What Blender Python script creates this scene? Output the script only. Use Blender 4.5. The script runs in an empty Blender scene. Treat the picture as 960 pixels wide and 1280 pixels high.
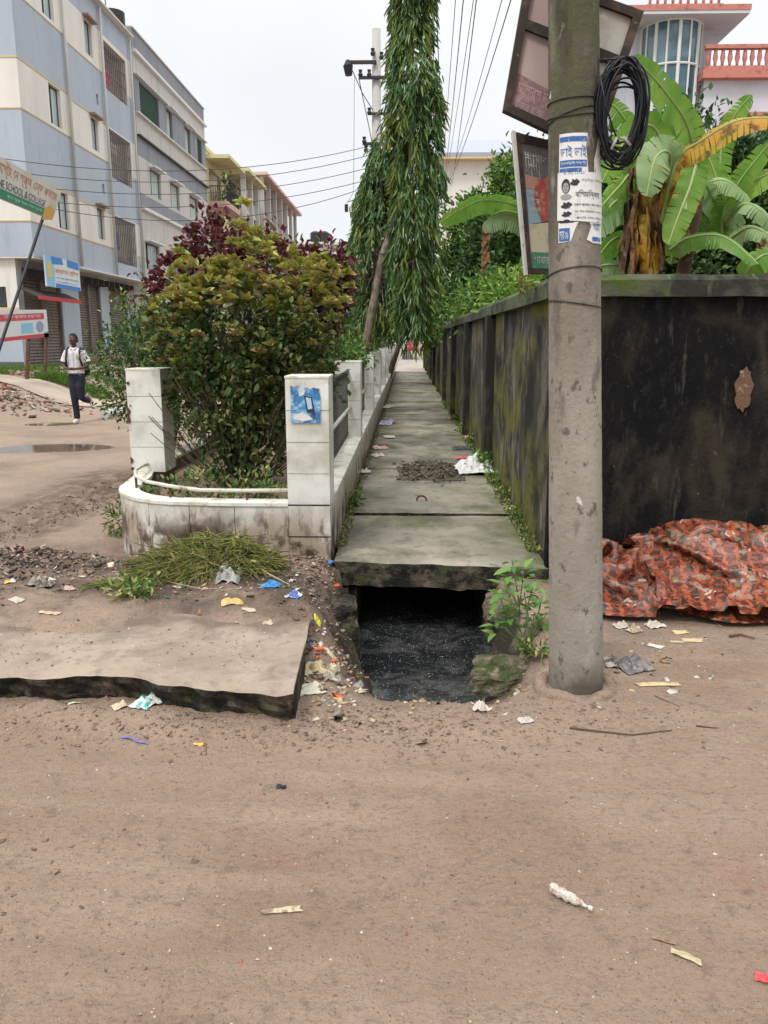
import bpy, bmesh, math, random
import numpy as np
from mathutils import Vector, Matrix, Euler, noise as mnoise
random.seed(11); rng = np.random.default_rng(11)
S = bpy.context.scene
col = S.collection
PI = math.pi

# ------------------------------------------------------------------ camera
CAMZ = 1.55; TP = .215
PITCH = math.atan(TP); PSI = math.atan(.028*math.cos(PITCH))
cam_data = bpy.data.cameras.new('camera')
cam = bpy.data.objects.new('camera', cam_data); col.objects.link(cam)
cam.location = (0, 0, CAMZ)
cam.rotation_euler = (PI/2-PITCH, 0, PSI)
cam_data.sensor_fit = 'VERTICAL'; cam_data.sensor_height = 24.0
cam_data.lens = 24.0*1000/1280
cam_data.clip_start = .05; cam_data.clip_end = 3000
S.camera = cam

# ------------------------------------------------------------------ light
SUN_EL = math.radians(58); SUN_AZ = math.radians(215)      # from behind and to the left, through cloud
w = bpy.data.worlds.new("World"); S.world = w; w.use_nodes = True
nt = w.node_tree; nt.nodes.clear()
def wn(t, **k):
    n = nt.nodes.new(t)
    for a, b in k.items(): setattr(n, a, b)
    return n
sky = wn('ShaderNodeTexSky', sky_type='NISHITA', sun_disc=False, sun_elevation=SUN_EL, sun_rotation=SUN_AZ)
tc = wn('ShaderNodeTexCoord'); sep = wn('ShaderNodeSeparateXYZ')
nt.links.new(tc.outputs['Generated'], sep.inputs[0])
rp = wn('ShaderNodeValToRGB')                      # overcast: a little brighter towards the zenith
rp.color_ramp.elements[0].position = 0.0; rp.color_ramp.elements[0].color = (.60, .62, .64, 1)
rp.color_ramp.elements[1].position = 1.; rp.color_ramp.elements[1].color = (1.72, 1.72, 1.72, 1)
_e = rp.color_ramp.elements.new(.38); _e.color = (.68, .69, .70, 1)
nt.links.new(sep.outputs['Z'], rp.inputs[0])
cl = wn('ShaderNodeTexNoise'); cl.inputs['Scale'].default_value = 3.2; cl.inputs['Detail'].default_value = 4
nt.links.new(tc.outputs['Generated'], cl.inputs['Vector'])
cr = wn('ShaderNodeMapRange'); cr.inputs[1].default_value = .3; cr.inputs[2].default_value = .7; cr.inputs[3].default_value = 9.5; cr.inputs[4].default_value = 10.6
nt.links.new(cl.outputs['Fac'], cr.inputs[0])
ml = wn('ShaderNodeVectorMath', operation='SCALE')
nt.links.new(rp.outputs[0], ml.inputs[0]); nt.links.new(cr.outputs[0], ml.inputs['Scale'])
mx = wn('ShaderNodeMix', data_type='RGBA'); mx.inputs[0].default_value = .95
nt.links.new(sky.outputs[0], mx.inputs[6]); nt.links.new(ml.outputs[0], mx.inputs[7])
bg = wn('ShaderNodeBackground'); bg.inputs['Strength'].default_value = .105
nt.links.new(mx.outputs[2], bg.inputs[0])
wo = wn('ShaderNodeOutputWorld'); nt.links.new(bg.outputs[0], wo.inputs[0])
sl = bpy.data.lights.new('sun', 'SUN'); sl.energy = 1.5; sl.angle = math.radians(14); sl.color = (1, .96, .9)
sun = bpy.data.objects.new('sun', sl); col.objects.link(sun)
d = Vector((math.sin(SUN_AZ)*math.cos(SUN_EL), math.cos(SUN_AZ)*math.cos(SUN_EL), math.sin(SUN_EL)))
sun.rotation_euler = (-d).to_track_quat('-Z', 'Y').to_euler(); sun.location = (0, -5, 30)
S.view_settings.view_transform = 'Standard'; S.view_settings.look = 'None'
S.view_settings.exposure = 0.5; S.view_settings.gamma = 1

# ------------------------------------------------------------------ measuring helpers: sight lines of the survey
_cp, _sp = math.cos(PITCH), math.sin(PITCH)
_R = Vector((math.cos(PSI), math.sin(PSI), 0)); _F = Vector((-math.sin(PSI)*_cp, math.cos(PSI)*_cp, -_sp)); _U = _R.cross(_F)
def ray(x, y): return _F+_R*((x-480)/1000)+_U*((640-y)/1000)
def G(x, y, z=0.):
    d = ray(x, y); t = (z-CAMZ)/d.z; return Vector((d.x*t, d.y*t, z))
def PX(x, y, X):
    d = ray(x, y); t = X/d.x; return Vector((X, d.y*t, CAMZ+d.z*t))
def PY(x, y, Y):
    d = ray(x, y); t = Y/d.y; return Vector((d.x*t, Y, CAMZ+d.z*t))

# ------------------------------------------------------------------ materials
MC = {}
def mat(name, base, layers=(), rough=.85, bump=(), metal=0, spec=.3, island=None, trans=0, rnd=0, vor=None, coords='pos', emit=None, rlayer=None, coat=0):
    if name in MC: return MC[name]
    m = bpy.data.materials.new(name); MC[name] = m; m.use_nodes = True
    t = m.node_tree; N = t.nodes; L = t.links
    p = N['Principled BSDF']; out = N['Material Output']
    if coords == 'pos': c = N.new('ShaderNodeNewGeometry').outputs['Position']
    else: c = N.new('ShaderNodeTexCoord').outputs['Object']
    def noise(s, v=(1, 1, 1), det=5, off=0, dist=0):
        mp = N.new('ShaderNodeMapping'); mp.inputs['Scale'].default_value = v; mp.inputs['Location'].default_value = (off*3.1, off*1.7, off)
        L.new(c, mp.inputs[0])
        n = N.new('ShaderNodeTexNoise'); n.inputs['Scale'].default_value = s; n.inputs['Detail'].default_value = det; n.inputs['Roughness'].default_value = .6; n.inputs['Distortion'].default_value = dist
        L.new(mp.outputs[0], n.inputs['Vector']); return n.outputs['Fac']
    def mrange(x, a, b, lo=0, hi=1):
        r = N.new('ShaderNodeMapRange'); L.new(x, r.inputs[0])
        for i, q in enumerate((a, b, lo, hi)): r.inputs[i+1].default_value = q
        return r.outputs[0]
    def mul(x, y):
        k = N.new('ShaderNodeMath'); k.operation = 'MULTIPLY'
        for i, q in enumerate((x, y)):
            if isinstance(q, (int, float)): k.inputs[i].default_value = q
            else: L.new(q, k.inputs[i])
        return k.outputs[0]
    cur = None
    if island:
        g = N.new('ShaderNodeNewGeometry'); r = N.new('ShaderNodeValToRGB')
        e = r.color_ramp.elements; e[0].color = (*island[0], 1); e[1].color = (*island[-1], 1)
        for i, k in enumerate(island[1:-1]):
            q = e.new((i+1)/(len(island)-1)); q.color = (*k, 1)
        src = g.outputs['Random Per Island']
        if rnd:
            oi = N.new('ShaderNodeObjectInfo'); src = oi.outputs['Random']
        L.new(src, r.inputs[0]); cur = r.outputs[0]
    else:
        rgb = N.new('ShaderNodeRGB'); rgb.outputs[0].default_value = (*base, 1); cur = rgb.outputs[0]
    for i, l in enumerate(layers):
        k = mrange(noise(l['s'], l.get('v', (1, 1, 1)), l.get('d', 5), l.get('o', i+1), l.get('w', 0)), l.get('lo', .45), l.get('hi', .6))
        for ax in ('x', 'y', 'z', 'x2', 'y2', 'z2'):
            if ax in l:
                sx = N.new('ShaderNodeSeparateXYZ'); L.new(c, sx.inputs[0])
                jit = N.new('ShaderNodeMath'); jit.operation = 'ADD'; L.new(sx.outputs['XYZ'.index(ax[0].upper())], jit.inputs[0])
                L.new(mrange(noise(l.get('js', 4), (1, 1, .5), 4, 9), .2, .8, -l.get('j', .15), l.get('j', .15)), jit.inputs[1])
                k = mul(k, mrange(jit.outputs[0], *l[ax]))
        k = mul(k, l.get('a', 1.0))
        mixn = N.new('ShaderNodeMix'); mixn.data_type = 'RGBA'; L.new(k, mixn.inputs[0]); L.new(cur, mixn.inputs[6])
        mixn.inputs[7].default_value = (*l['c'], 1); cur = mixn.outputs[2]
    if vor:                                                   # small specks: (scale, radius, colour, amount)
        for sc, rad, colr, am in vor:
            v = N.new('ShaderNodeTexVoronoi'); v.inputs['Scale'].default_value = sc; L.new(c, v.inputs['Vector'])
            k = mrange(v.outputs['Distance'], rad, rad*.6)
            sx = N.new('ShaderNodeSeparateColor'); L.new(v.outputs['Color'], sx.inputs[0])
            k = mul(k, mrange(sx.outputs[0], 1-am, 1-am+.01))
            mixn = N.new('ShaderNodeMix'); mixn.data_type = 'RGBA'; L.new(k, mixn.inputs[0]); L.new(cur, mixn.inputs[6])
            mixn.inputs[7].default_value = (*colr, 1); cur = mixn.outputs[2]
    if rnd and not island:
        oi = N.new('ShaderNodeObjectInfo'); hs = N.new('ShaderNodeHueSaturation')
        L.new(mrange(oi.outputs['Random'], 0, 1, 1-rnd, 1+rnd), hs.inputs['Value']); L.new(cur, hs.inputs['Color']); cur = hs.outputs[0]
    L.new(cur, p.inputs['Base Color'])
    p.inputs['Roughness'].default_value = rough; p.inputs['Metallic'].default_value = metal
    p.inputs['Specular IOR Level'].default_value = spec
    if coat: p.inputs['Coat Weight'].default_value = coat; p.inputs['Coat Roughness'].default_value = .2
    if rlayer:                                                # (scale, lo, hi, rough at 0, rough at 1)
        L.new(mrange(noise(rlayer[0], (1, 1, 1), 4, 5), *rlayer[1:]), p.inputs['Roughness'])
    if bump:
        h = None; prev = None
        for i, b in enumerate(bump):
            bn = N.new('ShaderNodeBump'); bn.inputs['Strength'].default_value = b[1]; bn.inputs['Distance'].default_value = b[2]
            L.new(noise(b[0], b[3] if len(b) > 3 else (1, 1, 1), 7, 20+i), bn.inputs['Height'])
            if prev: L.new(prev, bn.inputs['Normal'])
            prev = bn.outputs[0]
        L.new(prev, p.inputs['Normal'])
    if trans:
        tr = N.new('ShaderNodeBsdfTranslucent'); L.new(cur, tr.inputs[0])
        ms = N.new('ShaderNodeMixShader'); ms.inputs[0].default_value = trans
        L.new(p.outputs[0], ms.inputs[1]); L.new(tr.outputs[0], ms.inputs[2]); L.new(ms.outputs[0], out.inputs[0])
    return m
def plain(name, c, rough=.6, **k): return mat(name, c, rough=rough, **k)

# ------------------------------------------------------------------ building helpers
W = {}                                                         # world position of each root
class B:
    def __init__(s): s.v = []; s.f = []; s.m = []
    def add(s, v, f, m=0):
        o = len(s.v); s.v += [tuple(q) for q in v]; s.f += [tuple(i+o for i in q) for q in f]; s.m += [m]*len(f)
    def box(s, x0, x1, y0, y1, z0, z1, m=0):
        s.add([(x0, y0, z0), (x1, y0, z0), (x1, y1, z0), (x0, y1, z0), (x0, y0, z1), (x1, y0, z1), (x1, y1, z1), (x0, y1, z1)],
              [(0, 3, 2, 1), (4, 5, 6, 7), (0, 1, 5, 4), (1, 2, 6, 5), (2, 3, 7, 6), (3, 0, 4, 7)], m)
    def tube(s, pts, r, n=8, m=0, cap=True):
        pts = [Vector(p) for p in pts]; k = len(pts)
        if isinstance(r, (int, float)): r = [r]*k
        vs = []; ref = None
        for i, p in enumerate(pts):
            t = (pts[min(i+1, k-1)]-pts[max(i-1, 0)]).normalized()
            if ref is None: ref = Vector((0, 0, 1)) if abs(t.z) < .9 else Vector((1, 0, 0))
            a = t.cross(ref)
            if a.length < 1e-4: a = t.cross(Vector((.3, 1, .2)))
            a.normalize(); b = t.cross(a); ref = b.cross(t) if False else ref
            for j in range(n):
                q = 2*PI*j/n; vs.append(p+(a*math.cos(q)+b*math.sin(q))*r[i])
        fs = [(i*n+j, i*n+(j+1) % n, (i+1)*n+(j+1) % n, (i+1)*n+j) for i in range(k-1) for j in range(n)]
        if cap: fs += [tuple(range(n-1, -1, -1)), tuple((k-1)*n+j for j in range(n))]
        s.add(vs, fs, m)
    def grid(s, fn, nu, nv, m=0):
        vs = [fn(i/nu, j/nv) for j in range(nv+1) for i in range(nu+1)]
        s.add(vs, [(j*(nu+1)+i, j*(nu+1)+i+1, (j+1)*(nu+1)+i+1, (j+1)*(nu+1)+i) for j in range(nv) for i in range(nu)], m)
    def prism(s, poly, fn, d, m=0):                            # polygon (u,v) mapped by fn(u,v,depth)
        n = len(poly); vs = [fn(u, v, 0) for u, v in poly]+[fn(u, v, d) for u, v in poly]
        s.add(vs, [tuple(range(n)), tuple(range(2*n-1, n-1, -1))]+[(i, i+n, (i+1) % n+n, (i+1) % n) for i in range(n)], m)
    def mesh(s, name, mats, off=(0, 0, 0), smooth=False):
        me = bpy.data.meshes.new(name)
        o = Vector(off)
        me.from_pydata([(a-o.x, b-o.y, c-o.z) for a, b, c in s.v], [], s.f)
        for q in (mats if isinstance(mats, (list, tuple)) else [mats]): me.materials.append(q)
        if any(s.m): me.polygons.foreach_set('material_index', s.m)
        if smooth: me.polygons.foreach_set('use_smooth', [True]*len(me.polygons))
        me.update(); return me
    def build(s, name, mats, parent=None, smooth=False, bevel=0, fix=True, **tags):
        off = W.get(parent.name, Vector()) if parent else Vector(tags.pop('at', (0, 0, 0)))
        me = s.mesh(name, mats, off, smooth)
        if fix:
            bm = bmesh.new(); bm.from_mesh(me); bmesh.ops.recalc_face_normals(bm, faces=bm.faces); bm.to_mesh(me); bm.free()
        return link(name, me, parent, off, bevel=bevel, **tags)
def link(name, me, parent=None, off=Vector(), bevel=0, label=None, cat=None, group=None, kind=None):
    o = bpy.data.objects.new(name, me); col.objects.link(o)
    if parent: o.parent = parent; W[o.name] = W.get(parent.name, Vector()).copy()
    else: o.location = off; W[o.name] = Vector(off)
    tag(o, label, cat, group, kind)
    if bevel:
        b = o.modifiers.new('bevel', 'BEVEL'); b.width = bevel; b.segments = 2; b.limit_method = 'ANGLE'
    return o
def tag(o, label=None, cat=None, group=None, kind=None):
    if label: o['label'] = label
    if cat: o['category'] = cat
    if group: o['group'] = group
    if kind: o['kind'] = kind
def thing(name, label, cat, loc=(0, 0, 0), group=None):
    o = bpy.data.objects.new(name, None); col.objects.link(o); o.location = loc; o.empty_display_size = .1
    W[o.name] = Vector(loc); tag(o, label, cat, group); return o
def inst(name, me, loc, parent=None, rot=(0, 0, 0), scale=(1, 1, 1), **k):
    o = bpy.data.objects.new(name, me); col.objects.link(o)
    if parent: o.parent = parent; o.location = Vector(loc)-W.get(parent.name, Vector())
    else: o.location = loc
    W[o.name] = Vector(loc)
    o.rotation_euler = rot; o.scale = scale; tag(o, **k); return o
def copy_tree(o, parent=None, delta=Vector()):
    c = o.copy(); col.objects.link(c); c.parent = parent
    W[c.name] = W[o.name]+Vector(delta)
    if parent is None: c.location = o.location+Vector(delta)
    for ch in [q for q in o.children]: copy_tree(ch, c, delta)
    return c
TXT = {}
def text_mesh(body, size=1.):
    if body in TXT: return TXT[body]
    cu = bpy.data.curves.new('lettering', 'FONT'); cu.body = body; cu.size = 1.; cu.align_x = 'CENTER'; cu.align_y = 'CENTER'; cu.resolution_u = 3
    o = bpy.data.objects.new('lettering', cu); col.objects.link(o)
    me = bpy.data.meshes.new_from_object(o)
    v = [tuple(q.co) for q in me.vertices]; f = [tuple(p.vertices) for p in me.polygons]
    bpy.data.objects.remove(o); bpy.data.meshes.remove(me)
    if v:                                                       # centre it and note its size
        xs = [q[0] for q in v]; ys = [q[1] for q in v]; cx = (min(xs)+max(xs))/2; cy = (min(ys)+max(ys))/2
        v = [(a-cx, b-cy) for a, b, _ in v]; TXT[body] = (v, f, max(xs)-min(xs), max(ys)-min(ys))
    else: TXT[body] = ([], [], 1, 1)
    return TXT[body]
def lettering(b, body, u0, u1, v0, v1, fn, m=0):               # fits the words into the rectangle u0..u1, v0..v1 of the surface fn(u,v)
    v, f, wd, ht = text_mesh(body)
    cu, cv = (u0+u1)/2, (v0+v1)/2; su = (u1-u0)/max(wd, 1e-6); sv = (v1-v0)/max(ht, 1e-6)
    b.add([fn(cu+x*su, cv+y*sv) for x, y in v], f, m)

# numpy fractal noise
_T = rng.random((256, 256))
def vnoise(x, y):
    xi = np.floor(x).astype(int); yi = np.floor(y).astype(int); xf = x-xi; yf = y-yi
    u = xf*xf*(3-2*xf); v = yf*yf*(3-2*yf)
    a = _T[xi % 256, yi % 256]; b_ = _T[(xi+1) % 256, yi % 256]; c = _T[xi % 256, (yi+1) % 256]; d_ = _T[(xi+1) % 256, (yi+1) % 256]
    return (a*(1-u)+b_*u)*(1-v)+(c*(1-u)+d_*u)*v
def fbm(x, y, o=4, off=0.):
    r = 0; a = .5
    for i in range(o): r = r+a*vnoise(x*2**i+off+17*i, y*2**i+off*1.3+31*i); a *= .5
    return r*2-1+.06
def sm(x, a, b):
    t = np.clip((x-a)/(b-a), 0, 1); return t*t*(3-2*t)

# leaves in bulk
def leafcloud(P, D, Ln, Wd, fold=.3, droop=.15, up=(0, 0, 1), jit=.6):
    P = np.asarray(P, float); D = np.asarray(D, float); n = len(P)
    D = D/np.linalg.norm(D, axis=1, keepdims=True)
    u = np.array(up)+rng.normal(0, jit, (n, 3)); s = np.cross(D, u); s /= np.linalg.norm(s, axis=1, keepdims=True)+1e-9
    nn = np.cross(s, D)
    Ln = np.broadcast_to(Ln, (n,))[:, None]; Wd = np.broadcast_to(Wd, (n,))[:, None]
    a = P; l1 = P+D*Ln*.33+s*Wd*.5+nn*Wd*fold; r1 = P+D*Ln*.33-s*Wd*.5+nn*Wd*fold
    l2 = P+D*Ln*.7+s*Wd*.36+nn*(Wd*fold*.6-Ln*droop*.4); r2 = P+D*Ln*.7-s*Wd*.36+nn*(Wd*fold*.6-Ln*droop*.4)
    t = P+D*Ln-nn*Ln*droop
    V = np.stack([a, l1, l2, t, r2, r1], 1).reshape(-1, 3)
    i = np.arange(n)[:, None]*6
    F = np.concatenate([i+np.array([[0, 1, 2, 3]]), i+np.array([[0, 3, 4, 5]])], 1).reshape(-1, 4)
    return V, F
def np_mesh(name, V, F, mats, mi=None, off=(0, 0, 0)):
    me = bpy.data.meshes.new(name); V = np.asarray(V, np.float32)-np.array(off, np.float32); F = np.asarray(F, np.int32)
    k = F.shape[1]
    me.vertices.add(len(V)); me.vertices.foreach_set('co', V.ravel())
    me.loops.add(F.size); me.loops.foreach_set('vertex_index', F.ravel())
    me.polygons.add(len(F)); me.polygons.foreach_set('loop_start', np.arange(len(F), dtype=np.int32)*k)
    for q in (mats if isinstance(mats, (list, tuple)) else [mats]): me.materials.append(q)
    if mi is not None: me.polygons.foreach_set('material_index', np.asarray(mi, np.int32))
    me.update(calc_edges=True); return me
def rdir(n):
    d = rng.normal(0, 1, (n, 3)); return d/np.linalg.norm(d, axis=1, keepdims=True)
# ------------------------------------------------------------------ shared materials
M_dirt = mat('dirt', (.315, .229, .172), [
    dict(c=(.26, .182, .130), s=.9, lo=.46, hi=.66, d=6), dict(c=(.37, .28, .21), s=2.3, lo=.5, hi=.72, v=(.6, 2.4, 1), a=.7),
    dict(c=(.30, .145, .105), s=1.7, lo=.62, hi=.74, a=.4), dict(c=(.15, .10, .078), s=34, v=(1, 2, 1), lo=.52, hi=.7, a=.5), dict(c=(.12, .08, .062), s=14, lo=.55, hi=.72, a=.55),
    dict(c=(.33, .26, .21), s=45, lo=.58, hi=.72, a=.5), dict(c=(.09, .062, .05), s=70, lo=.6, hi=.7, a=.6),
    dict(c=(.065, .047, .035), s=3.1, lo=.30, hi=.54, y=(3.75, 4.15), y2=(6.2, 5.4), x=(-3.3, -2.3), x2=(-.15, -.4), j=.25, a=.9), dict(c=(.10, .078, .06), s=2.1, lo=.42, hi=.6, y=(4.4, 5.0), x=(.6, 1.1), a=.7),
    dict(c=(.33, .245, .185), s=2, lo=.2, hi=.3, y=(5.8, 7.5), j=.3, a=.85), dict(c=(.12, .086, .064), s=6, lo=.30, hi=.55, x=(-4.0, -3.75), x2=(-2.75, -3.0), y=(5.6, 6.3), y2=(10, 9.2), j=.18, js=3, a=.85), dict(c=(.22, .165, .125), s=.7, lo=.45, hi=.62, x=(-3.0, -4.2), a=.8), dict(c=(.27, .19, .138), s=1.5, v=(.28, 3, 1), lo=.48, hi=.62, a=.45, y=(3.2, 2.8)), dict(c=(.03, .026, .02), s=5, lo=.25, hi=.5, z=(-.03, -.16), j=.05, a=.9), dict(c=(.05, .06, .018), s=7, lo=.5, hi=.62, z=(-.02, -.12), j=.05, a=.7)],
    rough=.8, rlayer=(1.6, .4, .65, .62, .95), bump=((9, .5, .05), (42, .7, .025), (130, .8, .012)), vor=[(38, .15, (.55, .48, .40), .06), (70, .18, (.06, .042, .034), .14), (90, .2, (.45, .38, .31), .10), (21, .10, (.45, .2, .14), .04), (14, .07, (.06, .045, .036), .08)])
M_slab = mat('weathered_concrete', (.19, .178, .14), [
    dict(c=(.31, .28, .22), s=1.3, lo=.45, hi=.65), dict(c=(.10, .098, .07), s=2.6, lo=.48, hi=.66, v=(1, .6, 1)), dict(c=(.075, .095, .03), s=1.6, lo=.52, hi=.66, a=.7), dict(c=(.09, .105, .03), s=5, lo=.42, hi=.6, x=(.62, .92), j=.08, a=.8), dict(c=(.055, .05, .036), s=6, lo=.40, hi=.6, x=(-.30, -.48), j=.06, a=.8),
    dict(c=(.05, .048, .04), s=9, lo=.58, hi=.72, a=.6), dict(c=(.36, .32, .26), s=30, lo=.6, hi=.75, a=.4)], rough=.9,
    bump=((14, .35, .02), (60, .45, .01), (180, .4, .004)), vor=[(33, .12, (.5, .46, .4), .03)], rnd=.1)
M_slabside = mat('mossy_concrete_side', (.085, .07, .05), [
    dict(c=(.15, .115, .08), s=7, lo=.52, hi=.64),
    dict(c=(.045, .058, .018), s=5, lo=.5, hi=.66), dict(c=(.015, .014, .012), s=11, lo=.42, hi=.58), dict(c=(.15, .13, .1), s=25, lo=.6, hi=.75, a=.6)], rough=.95, bump=((18, .8, .04), (70, .7, .015)))
M_frontslab = mat('dusty_concrete', (.33, .275, .215), [
    dict(c=(.15, .125, .095), s=4.2, lo=.52, hi=.66, w=.5, a=.7),
    dict(c=(.25, .195, .15), s=2.1, lo=.42, hi=.62), dict(c=(.16, .13, .10), s=18, lo=.54, hi=.7, a=.6), dict(c=(.10, .085, .065), s=3.7, lo=.6, hi=.68, a=.5, w=.8), dict(c=(.40, .34, .26), s=1.1, lo=.5, hi=.7, v=(.5, 1.5, 1)), dict(c=(.17, .14, .10), s=6, lo=.57, hi=.72, a=.6),
    dict(c=(.13, .095, .07), s=3, lo=.3, hi=.55, y=(3.55, 3.85), j=.3, js=3, a=.9)], rough=.9, bump=((12, .5, .02), (50, .5, .012), (170, .4, .004)), vor=[(29, .12, (.5, .45, .4), .03)])
M_wall = mat('mouldy_wall_side', (.055, .052, .042), [
    dict(c=(.013, .012, .01), s=1.1, lo=.44, hi=.56, v=(1, 1, .8), w=.6), dict(c=(.15, .135, .105), s=5, lo=.48, hi=.64, v=(1, .4, .28), a=.8),
    dict(c=(.36, .35, .31), s=12, lo=.60, hi=.68, v=(1, .5, .10), a=.6), dict(c=(.14, .125, .025), s=1.6, lo=.5, hi=.6, v=(1, .5, .8), a=.85, w=.8),
    dict(c=(.15, .15, .024), s=3.2, lo=.40, hi=.56, v=(1, .5, 1), z=(.95, .2), j=.35, a=.9), dict(c=(.012, .012, .01), s=9, lo=.52, hi=.66, v=(1, .35, .4), a=.75)],
    rough=.95, bump=((8, .5, .03), (40, .6, .01), (130, .4, .004)))
M_front = mat('black_mould_wall', (.010, .010, .010), [
    dict(c=(.040, .033, .025), s=1.9, lo=.46, hi=.66, w=.8), dict(c=(.065, .055, .042), s=4, lo=.54, hi=.7, v=(1, 1, .35), a=.7, w=.4), dict(c=(.007, .007, .009), s=2.6, lo=.46, hi=.62, v=(1, 1, .5), a=.9), dict(c=(.032, .028, .022), s=26, lo=.54, hi=.68, v=(1, 1, .5), a=.6), dict(c=(.11, .10, .085), s=11, lo=.62, hi=.70, v=(1, 1, .15), a=.5),
    dict(c=(.14, .12, .10), s=13, lo=.66, hi=.76, v=(1, 1, .4), a=.7), dict(c=(.20, .18, .15), s=50, lo=.68, hi=.78, a=.5)],
    rough=.95, spec=.12, bump=((10, .5, .03), (40, .6, .012), (120, .4, .004)), vor=[(16, .06, (.34, .32, .28), .10), (31, .08, (.2, .18, .15), .08)])
M_coping = mat('coping', (.10, .105, .075), [dict(c=(.03, .03, .025), s=3, lo=.42, hi=.6), dict(c=(.2, .21, .13), s=20, lo=.6, hi=.75, v=(1, 1, .2), a=.6), dict(c=(.07, .10, .025), s=6, lo=.5, hi=.65)], rough=.95, bump=((20, .6, .02), (80, .5, .006)))
M_tile = mat('white_tile', (.71, .71, .66), [
    dict(c=(.46, .44, .36), s=2.4, lo=.48, hi=.66), dict(c=(.40, .36, .27), s=6, lo=.6, hi=.72, a=.5),
    dict(c=(.30, .22, .15), s=3.4, lo=.30, hi=.52, z=(.52, .25), j=.1, a=.85), dict(c=(.045, .032, .022), s=4.5, lo=.48, hi=.56, z=(.40, .24), j=.1, a=.95), dict(c=(.14, .10, .07), s=26, lo=.52, hi=.62, z=(.46, .3), j=.08, v=(1, 1, .3), a=.8), dict(c=(.16, .11, .075), s=60, lo=.62, hi=.72, z=(.9, .3), a=.7)],
    rough=.35, spec=.45, bump=((4, .08, .01), (90, .08, .003)), rnd=.03, vor=[(27, .06, (.12, .08, .05), .05)])
M_grout = mat('grout', (.16, .13, .10), [dict(c=(.05, .04, .03), s=12, lo=.45, hi=.6)], rough=.95)
M_whiterim = mat('white_rim', (.70, .69, .62), [dict(c=(.42, .38, .26), s=4, lo=.48, hi=.66), dict(c=(.2, .2, .07), s=9, lo=.58, hi=.68, a=.7)], rough=.5, bump=((30, .3, .006),))
M_soil = mat('soil', (.05, .036, .025), [dict(c=(.11, .075, .05), s=12, lo=.5, hi=.66), dict(c=(.035, .05, .015), s=4, lo=.5, hi=.65)], rough=.95, bump=((25, .9, .05), (90, .7, .02)))
M_pole = mat('pole_concrete', (.265, .24, .20), [
    dict(c=(.34, .31, .26), s=3, lo=.45, hi=.65, v=(1, 1, .4)), dict(c=(.36, .345, .31), s=6, lo=.5, hi=.6, z=(1.0, .4), j=.3, v=(1, 1, .4), a=.5), dict(c=(.075, .062, .046), s=5, lo=.34, hi=.54, v=(1, 1, .35), z=(1.4, 2.0), a=.85), dict(c=(.07, .075, .03), s=7, lo=.38, hi=.54, v=(1.3, 1.3, .3), z=(1.9, 2.6), a=.75), dict(c=(.05, .042, .034), s=9, lo=.5, hi=.6, v=(1, 1, .3), z=(2.0, 2.4), a=.8), dict(c=(.34, .32, .27), s=11, lo=.52, hi=.62, v=(1, 1, .3), z=(1.6, 2.0), a=.75), dict(c=(.20, .17, .13), s=2.5, lo=.48, hi=.62, v=(1, 1, .4), a=.6), dict(c=(.09, .075, .055), s=19, lo=.6, hi=.66, a=.8, v=(1, 1, .6)),
    dict(c=(.12, .105, .09), s=11, lo=.6, hi=.7, v=(1, 1, .4), a=.8), dict(c=(.06, .05, .04), s=26, lo=.64, hi=.72, a=.7), dict(c=(.62, .6, .55), s=8, lo=.69, hi=.71, v=(1, 1, .6)),
    dict(c=(.10, .085, .065), s=4, lo=.3, hi=.5, z=(.16, .02), j=.06)], rough=.9, bump=((12, .4, .02), (45, .5, .008), (150, .4, .003)), vor=[(22, .07, (.09, .07, .055), .08)])
M_darkmetal = mat('dark_metal', (.04, .04, .042), [dict(c=(.10, .06, .04), s=20, lo=.55, hi=.7)], rough=.6, metal=.3)
M_rust = mat('rusty_iron', (.12, .055, .035), [dict(c=(.05, .035, .03), s=20, lo=.45, hi=.6)], rough=.85)
M_pvc = mat('dull_white_pipe', (.55, .53, .46), [dict(c=(.2, .17, .12), s=9, lo=.55, hi=.68)], rough=.5)
M_water = mat('drain_water', (.012, .014, .015), [dict(c=(.05, .052, .05), s=6, lo=.46, hi=.62, w=1), dict(c=(.09, .085, .075), s=9, lo=.52, hi=.62, y=(4.7, 4.0), j=.2)], rough=.12, spec=.5, bump=((22, .2, .01), (90, .25, .004)), vor=[(75, .24, (.42, .44, .44), .22), (130, .26, (.30, .31, .31), .25), (48, .17, (.04, .18, .15), .14), (33, .2, (.35, .33, .3), .06)])
M_puddle = mat('puddle_water', (.16, .12, .09), [dict(c=(.1, .08, .06), s=3, lo=.45, hi=.6)], rough=.03, spec=.5, bump=((8, .03, .01),))
M_black = plain('black_rubber', (.012, .012, .016), .42)
M_bark = mat('bark', (.20, .155, .12), [dict(c=(.09, .065, .05), s=14, lo=.45, hi=.62, v=(1, 1, .3)), dict(c=(.27, .24, .2), s=5, lo=.55, hi=.7)], rough=.9, bump=((30, .7, .02, (1, 1, .3)),))
M_stem = mat('stem', (.11, .085, .055), [dict(c=(.05, .05, .03), s=20, lo=.45, hi=.6)], rough=.9)
def leafmat(name, cols, rough=.5, trans=.25, spec=.3): return mat(name, cols[0], island=cols, rough=rough, trans=trans, spec=spec)
L_dark = leafmat('leaf_dark', [(.022, .05, .017), (.038, .08, .025), (.06, .115, .032)])
L_mid = leafmat('leaf_mid', [(.055, .12, .03), (.085, .17, .04), (.12, .20, .045), (.04, .09, .025)])
L_bright = leafmat('leaf_bright', [(.14, .29, .04), (.22, .38, .06), (.11, .22, .035), (.28, .42, .09)])
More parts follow.
